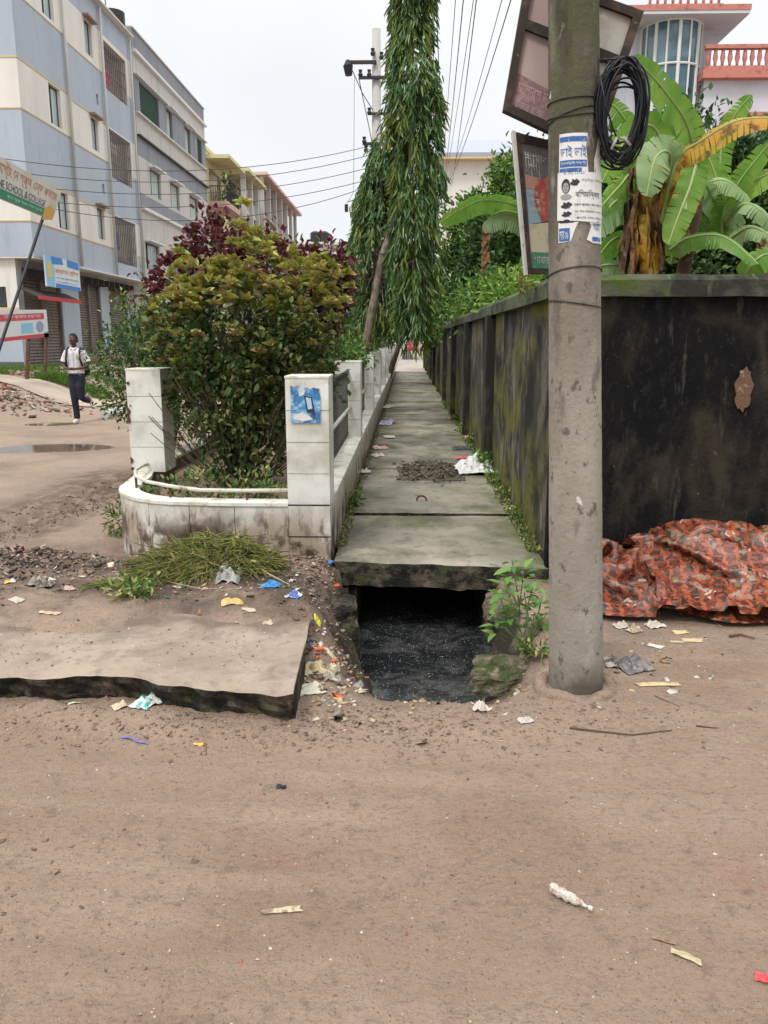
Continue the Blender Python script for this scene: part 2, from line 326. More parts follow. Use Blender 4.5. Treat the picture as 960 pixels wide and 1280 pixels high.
L_croton = leafmat('leaf_yellow_green', [(.33, .36, .06), (.46, .43, .09), (.20, .27, .05), (.40, .27, .11), (.26, .31, .06)], .4)
L_bushdark = leafmat('leaf_bush', [(.055, .10, .028), (.10, .14, .038), (.17, .19, .055), (.14, .095, .05), (.07, .125, .032)], .4)
L_maroon = leafmat('leaf_maroon', [(.09, .014, .024), (.15, .026, .04), (.06, .014, .02), (.22, .06, .07)], .42)
L_ash = leafmat('leaf_drooping', [(.05, .12, .035), (.085, .18, .045), (.13, .23, .05), (.035, .08, .025)], .33, .25, .5)
L_ashnew = leafmat('leaf_drooping_young', [(.13, .20, .03), (.22, .27, .045), (.09, .16, .03), (.28, .25, .06)], .38, .3, .4)
L_grass = leafmat('grass_blade', [(.09, .19, .025), (.14, .27, .035), (.06, .13, .02)], .6)
L_cut = leafmat('cut_grass', [(.28, .34, .07), (.42, .43, .13), (.17, .23, .05), (.46, .38, .20), (.10, .13, .05)], .65)

# ------------------------------------------------------------------ the ground
def hg(x, y):
    x = np.asarray(x, float); y = np.asarray(y, float)
    h = .010*fbm(x*1.3, y*1.3, 3)+.006*fbm(x*7, y*7, 3, 5)
    near = sm(y, 1.0, 1.6)*(1-sm(y, 12, 18))
    h += .0035*fbm(x*26, y*26, 3, 9)*near
    churn = np.exp(-((y-3.0-.15*fbm(x*2, y, 2))/.28)**2)*(.35+.65*(1-sm(x, .2, .8)))
    h += churn*.022*fbm(x*11, y*16, 4, 3)
    h += np.exp(-((y-1.95)/.35)**2)*sm(-x, .6, 1.2)*.02*fbm(x*10, y*18, 3, 3)
    for y0_, sl_, cv_, am_ in ((2.55, .05, .03, .006), (2.2, .06, .035, .005), (1.72, -.10, .05, .006), (1.45, -.12, .05, .005), (1.25, .16, -.03, .004), (2.75, -.04, .02, .005)):
        dr = (y-(y0_+sl_*x+cv_*x*x))/.075
        h += -am_*np.exp(-dr**2)*(.6+.4*np.sign(np.sin(x*95+y*60)))*(.35+sm(fbm(x*1.2+y0_*9, y*1.2, 2), -.3, .3))*near+am_*.7*np.exp(-((np.abs(dr)-1.5)/.5)**2)*near
    # rubbish-strewn rise left of the drain, in front of the planter
    yj = y+.42*fbm(x*1.7+4, y*1.7, 4, 6); xj = x+.10*fbm(x*4, y*4, 4, 2)
    L = sm(yj, 3.58, 3.82)*(1-sm(xj, -.56, -.30))*sm(x, -4.6, -2.9)*(1-sm(y, 6.2, 7.2)*(1-sm(x, -2.4, -2.2)))
    L = L*(1-sm(y, 4.85, 5.35)*(1-sm(x, -1.95, -1.4)))
    h += L*(.135+.03*fbm(x*3, y*3, 4, 2)+.02*fbm(x*14, y*14, 3, 4))*(1-.85*sm(y, 4.85, 5.25))
    yj = y+.42*fbm(x*1.7+4, y*1.7, 4, 6)
    L2 = sm(yj, 3.78, 3.92)*sm(x, -4.6, -2.9)*(1-sm(y, 5, 5.6))*(1-sm(xj, -.56, -.36))
    h += L2*(.035+.05*np.exp(-((y-4.12)/.16)**2)*(.6+fbm(x*3.1, y*2, 3, 7)))
    for cx, cy, rx, ry, a in ((-1.2, 4.62, .42, .26, .09), (-.62, 4.8, .25, .2, .05), (-2.35, 4.72, .40, .22, .11), (-3.0, 5.0, .3, .25, .05)):
        h += a*np.exp(-((x-cx)/rx)**2-((y-cy)/ry)**2)*(1+.5*fbm(x*9, y*9, 3, 8))
    # inside the planter
    xl = np.where(y < 6.08, -1.5-.60*np.sqrt(np.clip(1-((6.08-y)/.66)**2, 0, 1)), np.where(y < 7, -2.10-.12*(y-6.08)/.92, -2.25))
    inp = sm(x, xl-.02, xl+.03)*(1-sm(x, -.72, -.66))*sm(y, 5.43, 5.47)*(1-sm(y, 37, 38))
    h = h*(1-inp)+inp*(.33+.03*fbm(x*3, y*3, 3, 1))
    h += (1-sm(x, -.62, -.36))*sm(y, 2.88, 3.02)*(1-sm(y, 3.2, 3.3))*(.02+.045*np.clip(fbm(x*5, y*6, 4, 12)+.15, 0, 1))
    # the drain: rough bank in front, sharp channel below the slabs
    nr = 1-sm(y, 4.35, 4.75)
    pit = sm(x+.10*fbm(x*5, y*5, 4), -.46, -.30+.24*nr)*(1-sm(x+.10*fbm(x*5, y*5, 4, 2), .50-.12*nr, .74-.12*sm(y, 4.9, 5.2)))*sm(y+.05*fbm(x*6, y*6, 3, 4), 3.08, 4.55)
    h -= .66*pit*(1-.6*0)
    sh = sm(x, -.56, -.50)*(1-sm(x, .95, 1.0))*sm(y, 5.15, 5.3)*(1-sm(y, 80, 81))
    inner = (x > -.385)*(x < .585)*(y > 5.2)
    h = np.where(sh > .5, np.where(inner, -.75, -.12), h)
    rb = np.exp(-((x-.78)/.18)**2-((y-4.25)/.5)**2)
    h += .05*rb*(1+fbm(x*8, y*8, 3, 6))
    # churned tyre track in the side road
    xc = -3.5+(y-6.5)*.21
    dd = np.abs(x-xc)
    tr = np.exp(-(dd/.2)**4)*sm(y, 5.6, 6.4)*(1-sm(y, 8.8, 10.5))
    h += tr*(.05*np.abs(fbm(x*9, y*16, 3, 3))+.05*np.sign(np.sin((x-xc)*9+y*24))*.6-.01)
    tr2 = np.exp(-(np.abs(dd-.38)/.09)**2)*sm(y, 5.2, 6.4)*(1-sm(y, 9, 10))
    h += tr2*.03*(1+fbm(x*9, y*9, 3, 1))
    # puddle hollows
    for cx, cy, rx, ry in PUD: h -= .07*np.exp(-(((x-cx)/rx)**2+((y-cy)/ry)**2)**1.5)
    # the bank that rises to the shops on the left
    b = sm(-x, 7.6, 9.6)*sm(y, 6, 14)
    h += b*.55+sm(-x, 9.8, 10.6)*sm(y, 6, 14)*.12
    ru = np.exp(-((x+8.6)/1.3)**2-((y-17.2)/1.6)**2); h += ru*.12*(1+.8*fbm(x*4, y*4, 3, 8))
    return h
PUD = [(-5.25, 11.9, 1.0, .55), (-7.3, 11.3, 1.6, .5), (-6.9, 15.3, .65, .5)]
def axis(segs):
    r = [segs[0][0]]
    for a, b_, st in segs:
        n = max(1, int(round((b_-a)/st))); r += [a+(b_-a)*(i+1)/n for i in range(n)]
    return np.array(r)
ax = axis([(-700, -60, 80), (-60, -14, 3), (-14, -8, .22), (-8, -2.6, .055), (-2.6, 1.3, .0245), (1.3, 3.2, .05), (3.2, 14, .9), (14, 60, 6), (60, 700, 80)])
ay = axis([(-60, -2, 8), (-2, .8, .25), (.8, 1.2, .05), (1.2, 5.4, .0235), (5.4, 9.5, .05), (9.5, 20, .12), (20, 44, .8), (44, 100, 7), (100, 1500, 120)])
XX, YY = np.meshgrid(ax, ay); ZZ = hg(XX, YY)
nx, ny = len(ax), len(ay); ii = (np.arange(ny-1)[:, None]*nx+np.arange(nx-1)[None, :]).ravel()
me = np_mesh('ground', np.stack([XX, YY, ZZ], 2).reshape(-1, 3), np.stack([ii, ii+1, ii+nx+1, ii+nx], 1), M_dirt)
me.polygons.foreach_set('use_smooth', [True]*len(me.polygons))
link('ground', me, kind='structure')
def gz(x, y): return float(hg(np.array([x]), np.array([y]))[0])
def GG(px, py):                                               # point where a sight line meets the modelled ground
    z = 0.
    for _ in range(6):
        p = G(px, py, z); z = gz(p.x, p.y)
    return Vector((p.x, p.y, z))
for i, (cx, cy, rx, ry) in enumerate(PUD):
    b = B(); n = 30; b.add([(cx+rx*1.6*math.cos(2*PI*k/n), cy+ry*1.6*math.sin(2*PI*k/n), gz(cx+rx*1.05, cy)-.012) for k in range(n)], [tuple(range(n))])
    b.build('puddle', M_puddle, kind='structure', fix=False)
# water of the drain
b = B(); b.add([(-.6, 3.7, -.42), (.9, 3.7, -.42), (.9, 39, -.42), (-.6, 39, -.42)], [(0, 1, 2, 3)]); b.build('drain_water', M_water, kind='structure', fix=False)

# channel walls below the slabs
b = B(); b.box(-.50, -.335, 5.34, 38, -.9, -.085); b.box(.545, .94, 5.30, 38, -.9, -.085)
b.build('drain_channel', M_slabside, kind='structure', bevel=.01)

# pale paving beyond the covered drain, the footpath ending at a gate
b = B(); b.box(-.52, 1.15, 38.0, 62, -.1, .10); b.build('far_path', mat('pale_path', (.42, .37, .33), [dict(c=(.3, .26, .22), s=2, lo=.45, hi=.6)], bump=((30, .3, .01),)), kind='structure')

# ------------------------------------------------------------------ covered walkway of concrete slabs
walk = thing('walkway', None, None, (0, 5.2, 0)); walk['kind'] = 'structure'
joints = [5.2, 6.79, 7.57, 9.3, 11.08, 12.7, 14.48, 16.3, 18.2, 19.6, 21.0, 23.5, 26, 28.5, 31, 34, 38.0]
def slab(y0, y1, zt, skew=0., rough=.012, x0=-.485, x1=.945, seed=0):
    b = B(); nu, nv = 44, max(8, int((y1-y0)/.06)); 
    if y0 > 12: nu, nv = 16, 10
    th = .16
    def P(u, v):
        x = x0+(x1-x0)*u; y = y0+(y1-y0)*v
        e = (1-min(1, v*14))
        y += (skew*(1-2*u))*(1-v)
        k = float(fbm(np.array(x*7), np.array(y*7+seed), 3)); k2 = float(fbm(np.array(x*3), np.array(y*2+seed), 3))
        y += e*k*rough*2; x += (k*rough if u in (0, 1) else 0)
        ed = min(u, 1-u, v*1.1, (1-v)*1.1)
        return Vector((x, y, zt+.008*k2+.003*k-(.012 if ed == 0 else (.003 if ed < .03 else 0))))
    b.grid(P, nu, nv)
    ring = [P(i/nu, 0) for i in range(nu+1)]+[P(1, j/nv) for j in range(1, nv+1)]+[P(1-i/nu, 1) for i in range(1, nu+1)]+[P(0, 1-j/nv) for j in range(1, nv)]
    n = len(ring); o = len(b.v); rows = 4; vs = []
    for r in range(rows+1):
        for i, q in enumerate(ring):
            k = float(fbm(np.array(q.x*12+q.y*9), np.array(r*1.7+seed), 3))*.015*(1 if r else 0)
            cx = .5*(x0+x1); cy = .5*(y0+y1); dx, dy = (1 if q.x > cx else -1), (1 if q.y > cy else -1)
            vs.append((q.x-(abs(k)*dx if abs(q.x-cx) > .5 else 0), q.y-(k*dy if y0 < 6 else 0), q.z-th*r/rows-(abs(k)*1.2 if r == rows else 0)))
    b.add(vs, [(r*n+i, r*n+(i+1) % n, (r+1)*n+(i+1) % n, (r+1)*n+i) for r in range(rows) for i in range(n)]+[tuple(rows*n+i for i in range(n))], 1)
    return b.build('slab', [M_slab, M_slabside], walk)
SL = []
for i in range(len(joints)-1):
    g = .012 if i else 0
    gap = {0: .035, 1: .02, 3: .045, 5: .05, 7: .06}.get(i, .012)
    SL.append(slab(joints[i]+g, joints[i+1]-gap, .08+[0, .012, .0, .006, -.004, .004, 0, .005][i % 8], .075 if i == 0 else .0, seed=i*3.1))
c = G(527, 627, .092); b = B()
b.tube([c+Vector((.045*math.cos(t), .02, .008+.042*math.sin(t))) for t in [PI*k/10 for k in range(11)]], .009, 6)
b.build('lifting_ring', M_rust, SL[1], smooth=True)

# ------------------------------------------------------------------ concrete slab bridging the gutter at the left
t = thing('gutter_slab', 'broad dusty concrete slab lying flat at the lower left beside the open drain', 'concrete slab', (-1.8, 3.6, 0))
fr = [(-3.6, 3.15), (-2.6, 3.17), (-1.72, 3.14), (-1.32, 3.18), (-1.03, 3.11), (-.75, 3.04), (-.52, 3.0), (-.455, 3.03), (-.47, 3.5), (-.52, 4.15), (-.53, 4.4)]
def dens(pts, st=.03):
    r = []
    for a, c in zip(pts[:-1], pts[1:]):
        n = max(1, int(math.dist(a, c)/st)); r += [(a[0]+(c[0]-a[0])*k/n, a[1]+(c[1]-a[1])*k/n) for k in range(n)]
    return r+[pts[-1]]
edge = dens(fr); b = B(); nV = 30
ne = len(edge); vs = []
for j in range(nV+1):
    for i, (ex, ey) in enumerate(edge):
        s_ = j/nV; tx, ty = -1.9, 4.4
        k = float(fbm(np.array(ex*6), np.array(ey*8), 5))*.045
        X0 = ex+k*.7*(1 if i > ne*.8 else 0); Y0 = ey+k*(1 if i < ne*.8 else 0)
        x = X0+((ex*.9-.15)-X0)*s_**1.2*(.6); y = Y0+(4.4-Y0)*s_
        z = .15+.008*float(fbm(np.array(x*2.5), np.array(y*2.5), 4))-(.014 if j == 0 else 0)
        vs.append((x, y, z))
b.add(vs, [(j*ne+i, j*ne+i+1, (j+1)*ne+i+1, (j+1)*ne+i) for j in range(nV) for i in range(ne-1)], 0)
vs = []
for r in range(7):
    for i, (ex, ey) in enumerate(edge):
        q = b.v[i]; k = float(fbm(np.array(ex*13+ey*11), np.array(r*1.3), 3))
        u = r/6; inw = (.06*u**.6+.045*k)*(1 if r else 0)
        side = i > ne*.8
        vs.append((q[0]-(inw if side else 0), q[1]+(0 if side else inw), q[2]-.005*(r == 1)-(.17+.05*k)*u))
b.add(vs, [(r*ne+i, r*ne+i+1, (r+1)*ne+i+1, (r+1)*ne+i) for r in range(6) for i in range(ne-1)], 1)
b.build('top', [M_frontslab, M_slabside], t)
# lumps of old concrete at the drain mouth
def lump(name, label, cat, c, r, seed, mats=None, n=20, flat=.55, **k):
    b = B(); vs = []; 
    for j in range(n+1):
        for i in range(2*n):
            a = PI*i/n; e = PI*j/n-PI/2
            d_ = Vector((math.cos(e)*math.cos(a), math.cos(e)*math.sin(a), math.sin(e)))
            p = Vector([math.copysign(abs(q)**flat, q) for q in d_])
            f = 1+.28*mnoise.noise(d_*1.4+Vector((seed, 0, 0)))+.12*mnoise.noise(d_*5+Vector((0, seed, 0)))+.05*mnoise.noise(d_*14+Vector((0, seed, 0)))
            vs.append((p.x*r[0]*f, p.y*r[1]*f, p.z*r[2]*f))
    b.add(vs, [(j*2*n+i, j*2*n+(i+1) % (2*n), (j+1)*2*n+(i+1) % (2*n), (j+1)*2*n+i) for j in range(n) for i in range(2*n)])
    me = b.mesh(name, mats or M_slabside, smooth=False)
    return inst(name, me, c, rot=(0, 0, seed), label=label, cat=cat, **k)
lump('concrete_chunk', 'dark mossy concrete block at the left edge of the drain mouth', 'concrete chunk', (-.40, 4.62, -.17), (.13, .2, .19), .2)
lump('concrete_chunk', 'low mossy concrete lump on the right bank between drain and utility pole', 'concrete chunk', (.55, 3.86, -.15), (.15, .20, .11), 1.3, mat('mossy_lump', (.17, .14, .10), [dict(c=(.05, .065, .02), s=6, lo=.45, hi=.62), dict(c=(.28, .23, .18), s=14, lo=.55, hi=.7)], bump=((30, .9, .03), (90, .6, .01))), flat=.85)
lump('concrete_chunk', 'grey broken stone tucked under the right end of the front slab', 'concrete chunk', (.66, 4.95, -.16), (.16, .12, .13), 2.5, MC['mossy_lump'], flat=.85)
b = B()
for k, (x, y, z, a, c, e) in enumerate(((.60, 4.9, -.02, .22, .30, .09), (.66, 5.05, .0, .2, .12, .06))): pass

# ------------------------------------------------------------------ boundary wall
M_pil = mat('pilaster_render', (.022, .021, .018), [dict(c=(.075, .068, .055), s=6, lo=.5, hi=.66, v=(1, 1, .3)), dict(c=(.10, .10, .022), s=4, lo=.46, hi=.6, z=(.8, .2), j=.3, a=.7)], rough=.95, bump=((30, .5, .01),))
bw = thing('boundary_wall', 'high mouldy concrete boundary wall running along the walkway and turning right behind the utility pole', 'wall', (.96, 5.25, 0))
XW = .97
pil = [5.25, 9.2, 12.6, 16.2, 19.9, 23.7, 27.6, 31.4, 35.2, 39.0, 42.6]
for i in range(len(pil)-1):
    y0 = pil[i]+(.13 if i else .001); y1 = pil[i+1]-.13
    b = B()
    nu, nv = (60, 40) if i < 2 else (12, 8)
    def P(u, v, y0=y0, y1=y1):
        y = y0+(y1-y0)*u; z = -.2+2.02*v
        return (XW+.012+.006*mnoise.noise((y*2, z*2, 0))+.003*mnoise.noise((y*9, z*5, 3)), y, z)
    b.grid(P, nu, nv); b.box(XW+.035, XW+.14, y0, y1, -.2, 1.818)
    b.build('wall_panel', M_wall, bw, smooth=False)
for i, y in enumerate(pil[1:]):
    b = B(); b.box(XW-.085, XW+.16, y-.13, y+.13, -.2, 1.82); b.build('pilaster', M_pil, bw, bevel=.01)
b = B()
def coping(b, a, c, n, perp):
    ring = [(-.05, 0), (-.05, .10), (-.02, .135), (.17, .135), (.19, .10), (.19, 0)]
    vs = []
    for k in range(n+1):
        p = a.lerp(c, k/n)
        for o, z in ring:
            j = .006*mnoise.noise((p.x*5, p.y*5, z*20))
            vs.append((p.x+perp.x*(o+j), p.y+perp.y*(o+j), 1.815+z+j))
    m = len(ring)
    b.add(vs, [(k*m+i, k*m+(i+1) % m, (k+1)*m+(i+1) % m, (k+1)*m+i) for k in range(n) for i in range(m)]+[tuple(range(m)), tuple(n*m+i for i in range(m-1, -1, -1))])
coping(b, Vector((XW, 5.25-.05, 0)), Vector((XW, 42.7, 0)), 160, Vector((1, 0, 0))); b.build('side_coping', M_coping, bw)
b = B(); coping(b, Vector((XW+.19, 5.25, 0)), Vector((16, 5.25, 0)), 160, Vector((0, 1, 0))); b.build('front_coping', M_coping, bw)
b = B()
b.grid(lambda u, v: (XW+(16-XW)*u**1.8, 5.252-.006*mnoise.noise((u**1.8*40, v*5, 0)), -.2+2.015*v), 120, 30)
b.box(XW+.001, 16, 5.27, 5.39, -.2, 1.812)
b.build('front_panel', M_front, bw)
# bare patch where the render has come off the bricks
c = PY(930, 487, 5.235); b = B(); n = 26
pl = [(.055*math.cos(2*PI*k/n)*(1+.18*math.sin(k*1.7)), .135*math.sin(2*PI*k/n)*(1+.1*math.sin(k*2.3))) for k in range(n)]
b.prism(pl, lambda u, v, d: (c.x+u, 5.244-d, c.z+v), .006)
b.build('bare_patch', mat('bare_brick_patch', (.15, .085, .055), [dict(c=(.32, .28, .22), s=18, lo=.55, hi=.66), dict(c=(.09, .06, .045), s=9, lo=.55, hi=.7)], bump=((50, .8, .01),)), bw)
# corner post
b = B(); b.box(XW-.035, XW+.10, 5.16, 5.245, -.2, 1.812); b.build('corner_post', M_front, bw, bevel=.008)

# ------------------------------------------------------------------ tiled planter with pillars and railings
pf = thing('planter_fence', 'long white-tiled planter wall with square pillars and dark railings along the left of the walkway', 'fence', (-1.5, 5.3, 0))
# low wall: outline of the outer face
def arcpts():
    o = [(-.512, 5.33), (-.80, 5.335), (-1.2, 5.335), (-1.5, 5.36)]
    for k in range(1, 9):
        a = PI/2*k/8; o.append((-1.5-.68*math.sin(a), 5.36+.72*(1-math.cos(a))))
    return o+[(-2.22, 6.4), (-2.30, 6.72), (-2.33, 7.0), (-2.33, 38)]
outer = arcpts()
def offs(pts, d):
    r = []
    for i, p in enumerate(pts):
        a = Vector(pts[max(i-1, 0)]); c = Vector(pts[min(i+1, len(pts)-1)]); t_ = (c-a).normalized(); r.append((p[0]+t_.y*d, p[1]-t_.x*d))
    return r
inner_ = offs(outer, .135)                                    # towards the soil
ZL = .45
b = B()
o2 = offs(outer, .012)
n = len(outer)
b.add([(x, y, -.15) for x, y in o2]+[(x, y, ZL-.012) for x, y in o2]+[(x, y, ZL-.012) for x, y in inner_]+[(x, y, .1) for x, y in inner_],
      [(r*n+i, r*n+i+1, (r+1)*n+i+1, (r+1)*n+i) for r in range(3) for i in range(n-1)])
b.box(-.77, -.524, 5.67, 38, -.15, ZL-.012)
b.build('low_wall', M_grout, pf)
# rim slab on top, slightly proud
b = B(); ou = offs(outer, -.008); inn = offs(outer, .14)
b.add([(x, y, ZL-.012) for x, y in ou]+[(x, y, ZL+.014) for x, y in ou]+[(x, y, ZL+.014) for x, y in inn]+[(x, y, ZL-.012) for x, y in inn],
      [(r*n+i, r*n+i+1, (r+1)*n+i+1, (r+1)*n+i) for r in range(3) for i in range(1, n-1)])
b.build('rim', M_whiterim, pf, bevel=.004)
b = B(); b.box(-.775, -.506, 5.675, 38, ZL-.011, ZL+.015); b.build('rim', M_whiterim, pf, bevel=.004)
# tiles on the curved wall: vertical tiles between seams
L_ = [0]
for i in range(n-2): L_.append(L_[-1]+math.dist(outer[i], outer[i+1]))
def along(s_):
    for i in range(len(L_)-1):
        if s_ <= L_[i+1] or i == len(L_)-2:
            t_ = (s_-L_[i])/(L_[i+1]-L_[i]); return (outer[i][0]+(outer[i+1][0]-outer[i][0])*t_, outer[i][1]+(outer[i+1][1]-outer[i][1])*t_)
seams = [.288, .66, .98, 1.30, 1.62, 1.94, 2.26, 2.6, 2.95]
def wtile(s0, s1, z0, z1):
    b = B(); k = 6; pts = [along(s0+.0025+(s1-s0-.005)*i/k) for i in range(k+1)]; back = offs(pts, .0115)
    vs = [(x, y, z0) for x, y in pts]+[(x, y, z1) for x, y in pts]+[(x, y, z0) for x, y in back]+[(x, y, z1) for x, y in back]; m = k+1
    fs = [(i, i+1, m+i+1, m+i) for i in range(k)]+[(m+i, m+i+1, 3*m+i+1, 3*m+i) for i in range(k)]+[(0, m, 3*m, 2*m), (k, 2*m+k, 3*m+k, m+k)]
    b.add(vs, fs); b.build('tile', M_tile, pf)
for a, c in zip(seams[:-1], seams[1:]): wtile(a, c, .12, ZL-.015); wtile(a, c, -.14, .115)
# pillars (made once, then copied): 0.29 wide, 0.30 deep, four tiles high
tm = B(); tm.box(-.1425, .1425, -.006, .006, -.1045, .1045); tile_me = tm.mesh('tile', M_tile)
def pillar(x, y, z0=ZL, w=.29, dp=.31, low=False):
    b = B(); b.box(x-w/2+.012, x+w/2-.012, y+.012, y+dp-.012, -.1, 1.302)
    p = b.build('pillar', M_grout, pf)
    b = B(); b.box(x-w/2-.003, x+w/2+.003, y-.003, y+dp+.003, 1.3, 1.318); b.build('cap', M_whiterim, p, bevel=.003)
    zs = [z0+.1075+k*.213 for k in range(4)]
    for z in zs:
        s_ = (1, 1, 1.0)
        inst('tile', tile_me, (x, y+.006, z), p); inst('tile', tile_me, (x+w/2-.006, y+dp/2, z), p, rot=(0, 0, PI/2), scale=(1.05, 1, 1))
        inst('tile', tile_me, (x-w/2+.006, y+dp/2, z), p, rot=(0, 0, PI/2), scale=(1.05, 1, 1)); inst('tile', tile_me, (x, y+dp-.006, z), p)
    return p
P1 = pillar(-.657, 5.33)
inst('tile', tile_me, (-.657, 5.333, .335), P1, scale=(1, 1, 1.0)); inst('tile', tile_me, (-.657, 5.333, .115), P1)
inst('tile', tile_me, (-.518, 5.485, .335), P1, rot=(0, 0, PI/2), scale=(1.05, 1, 1)); inst('tile', tile_me, (-.518, 5.485, .115), P1, rot=(0, 0, PI/2), scale=(1.05, 1, 1))
PYS = [5.33, 9.1, 12.7, 16.35, 20, 23.65, 27.3, 30.9, 34.5, 37.7]
for y in PYS[1:]: pillar(-.657, y)
PL = pillar(-2.185, 6.67, z0=.45)
for y in (10.3, 14.0, 17.7, 21.4, 25, 28.7, 32.4): pillar(-2.185, y)
# tiles along the walkway side of the low wall
for y in np.arange(5.67, 37.6, .36):
    inst('tile', tile_me, (-.518, y+.18, .33), pf, rot=(0, 0, PI/2), scale=(1.245, 1, 1.08)); inst('tile', tile_me, (-.518, y+.18, .10), pf, rot=(0, 0, PI/2), scale=(1.245, 1, 1.06))
# railings
bb = B(); bb.box(-.007, .007, -.009, .009, -.36, .36); bar_me = bb.mesh('bar', mat('grey_bar', (.13, .125, .12), rough=.6))
for k, (a, c) in enumerate(zip(PYS[:-1], PYS[1:])):
    y0 = a+.31; y1 = c
    b = B(); b.tube([(-.66, y0, 1.2), (-.66, y1+.02, 1.2)], .022, 8); b.tube([(-.66, y0, .52), (-.66, y1, .52)], .012, 6); b.tube([(-.66, y0, 1.165), (-.66, y1, 1.165)], .012, 6)
    r = b.build('railing', M_darkmetal, pf)
    b = B(); b.tube([(-.637, y0, .80), (-.637, y1, .80)], .02, 8); b.build('white_pipe', M_pvc, r, smooth=True)
    nb = 27 if k < 5 else 14
    for j in range(nb): inst('bar', bar_me, (-.66, y0+(y1-y0)*(j+.5)/nb, .84), r)
# loose curved pipe above the rounded corner
def on(px, py, off=.07):
    for s_ in np.arange(.3, 2.9, .01):
        q = along(s_); 
    return None
pp = [(-.80, 5.42, .535), (-1.1, 5.42, .53), (-1.42, 5.43, .53), (-1.66, 5.50, .545), (-1.86, 5.64, .55), (-2.02, 5.86, .555), (-2.12, 6.15, .55), (-2.17, 6.45, .535), (-2.19, 6.665, .52)]
b = B(); b.tube(pp, .0135, 8); b.build('curved_pipe', M_pvc, pf, smooth=True)
for q in (1, 3, 5):
    b = B(); x, y, z = pp[q]; b.tube([(x, y, ZL+.01), (x, y, z)], .009, 6); b.build('pipe_stub', M_rust, pf)
# rust holes and chips on the left pillar
for px, py, r_, Y in ((160, 479, .014, 6.664), (166, 586, .016, 6.664), (163, 507, .007, 6.664)):
    c = PY(px, py, Y); b = B(); b.prism([(r_*math.cos(k*PI/5), r_*math.sin(k*PI/5)) for k in range(10)], lambda u, v, d: (c.x+u, Y-d, c.z+v), .004); b.build('rusty_hole', M_rust, PL)
for z0, z1 in ((.86, 1.0), (.52, .58)):
    b = B(); b.prism([(0, z0), (.022, z0+.02), (.012, (z0+z1)/2), (.026, z1-.03), (.004, z1), (-.004, z1)], lambda u, v, d: (-2.33+u, 6.667-d, v), .004); b.build('chip', mat('chipped_mortar', (.09, .05, .035), bump=((60, .6, .01),)), PL)
# torn poster on the near pillar
po = thing('poster', 'torn blue poster showing a dark upright device on the near white-tiled pillar', 'poster', PY(382, 505, 5.325))
def pp2(u, v, d=0): return (-.657+u, 5.3215-d, 1.13+v)
c = PY(382, 505, 5.325)
def pq(u, v, d=0): return (c.x+u, 5.3225-d, c.z+v)
hw, hh = .098, .125
pl = [(-hw, -hh), (hw, -hh), (hw, .055), (hw*.92, .08), (hw*.96, .1), (hw*.5, .108), (hw*.3, .095), (hw*.1, .11), (-hw*.3, .10), (-hw*.5, .125), (-hw*.7, .11), (-hw, .12)]
b = B(); b.prism(pl, pq, .002); sheet = b.build('sheet', mat('poster_blue', (.05, .20, .42), [dict(c=(.35, .55, .72), s=9, lo=.5, hi=.65, w=1), dict(c=(.02, .07, .18), s=5, lo=.55, hi=.65)], rough=.5), po)
def flat(name, pts, mt, par, fn, d=.003, t_=.001):
    b = B(); b.prism(pts, lambda u, v, dd: fn(u, v, d+dd), t_); return b.build(name, mt, par)
M_white = mat('dirty_white_paper', (.66, .66, .64), [dict(c=(.45, .42, .38), s=14, lo=.5, hi=.7)], rough=.8)
flat('print', [(-.01, .055), (.045, .045), (.058, -.05), (.012, -.06)], plain('print_dark', (.03, .035, .05)), po, pq, .003)
flat('print', [(.002, .045), (.036, .038), (.046, -.03), (.016, -.036)], plain('print_lightblue', (.4, .55, .68)), po, pq, .0045)
flat('print', [(-.075, -.07), (-.02, -.055), (.03, -.085), (.05, -.1), (-.02, -.115), (-.08, -.10)], M_white, po, pq, .003)
flat('print', [(-.03, .10), (.0, .09), (-.01, .06), (-.04, .05), (-.045, .08)], M_white, po, pq, .003)
# ------------------------------------------------------------------ near utility pole
PB = Vector((.79, 3.46, 0)); LEAN = -.0533
def pc(z): return Vector((PB.x+LEAN*z, PB.y, z))
def pr(z): return .1215-.0088*z
A0 = math.atan2(-.21, -.978)                                  # bearing from pole towards the path in front
def onpole(a, z, off=0.):                                     # a metres round the shaft from its front line
    r = pr(z)+off; c = pc(z); ang = -PI/2-.215+a/pr(z)
    return Vector((c.x+r*math.cos(ang), c.y+r*math.sin(ang), z))
up_ = thing('utility_pole', 'tall weathered round concrete utility pole in the foreground, pasted with posters', 'utility pole', (.79, 3.46, 0))
b = B(); nz, na = 150, 48; vs = []
zz = [-.1+(k/nz)**1.5*9.1 for k in range(nz+1)]
for z in zz:
    for k in range(na):
        a = 2*PI*k/na; c = pc(z); r = max(.05, pr(z))*(1+.012*mnoise.noise((math.cos(a)*2, math.sin(a)*2, z*3)))+.0015*mnoise.noise((math.cos(a)*9, math.sin(a)*9, z*14))
        vs.append((c.x+r*math.cos(a), c.y+r*math.sin(a), z))
b.add(vs, [(j*na+i, j*na+(i+1) % na, (j+1)*na+(i+1) % na, (j+1)*na+i) for j in range(nz) for i in range(na)]+[tuple(nz*na+i for i in range(na))])
b.build('shaft', M_pole, up_, smooth=True)
b = B(); b.tube([(.79+.16*math.cos(a), 3.46+.16*math.sin(a), gz(.79, 3.3)-.02+.012*math.sin(a*5)) for a in [2*PI*k/30 for k in range(31)]], .035, 8)
b.build('mud_collar', M_dirt, up_, smooth=True)
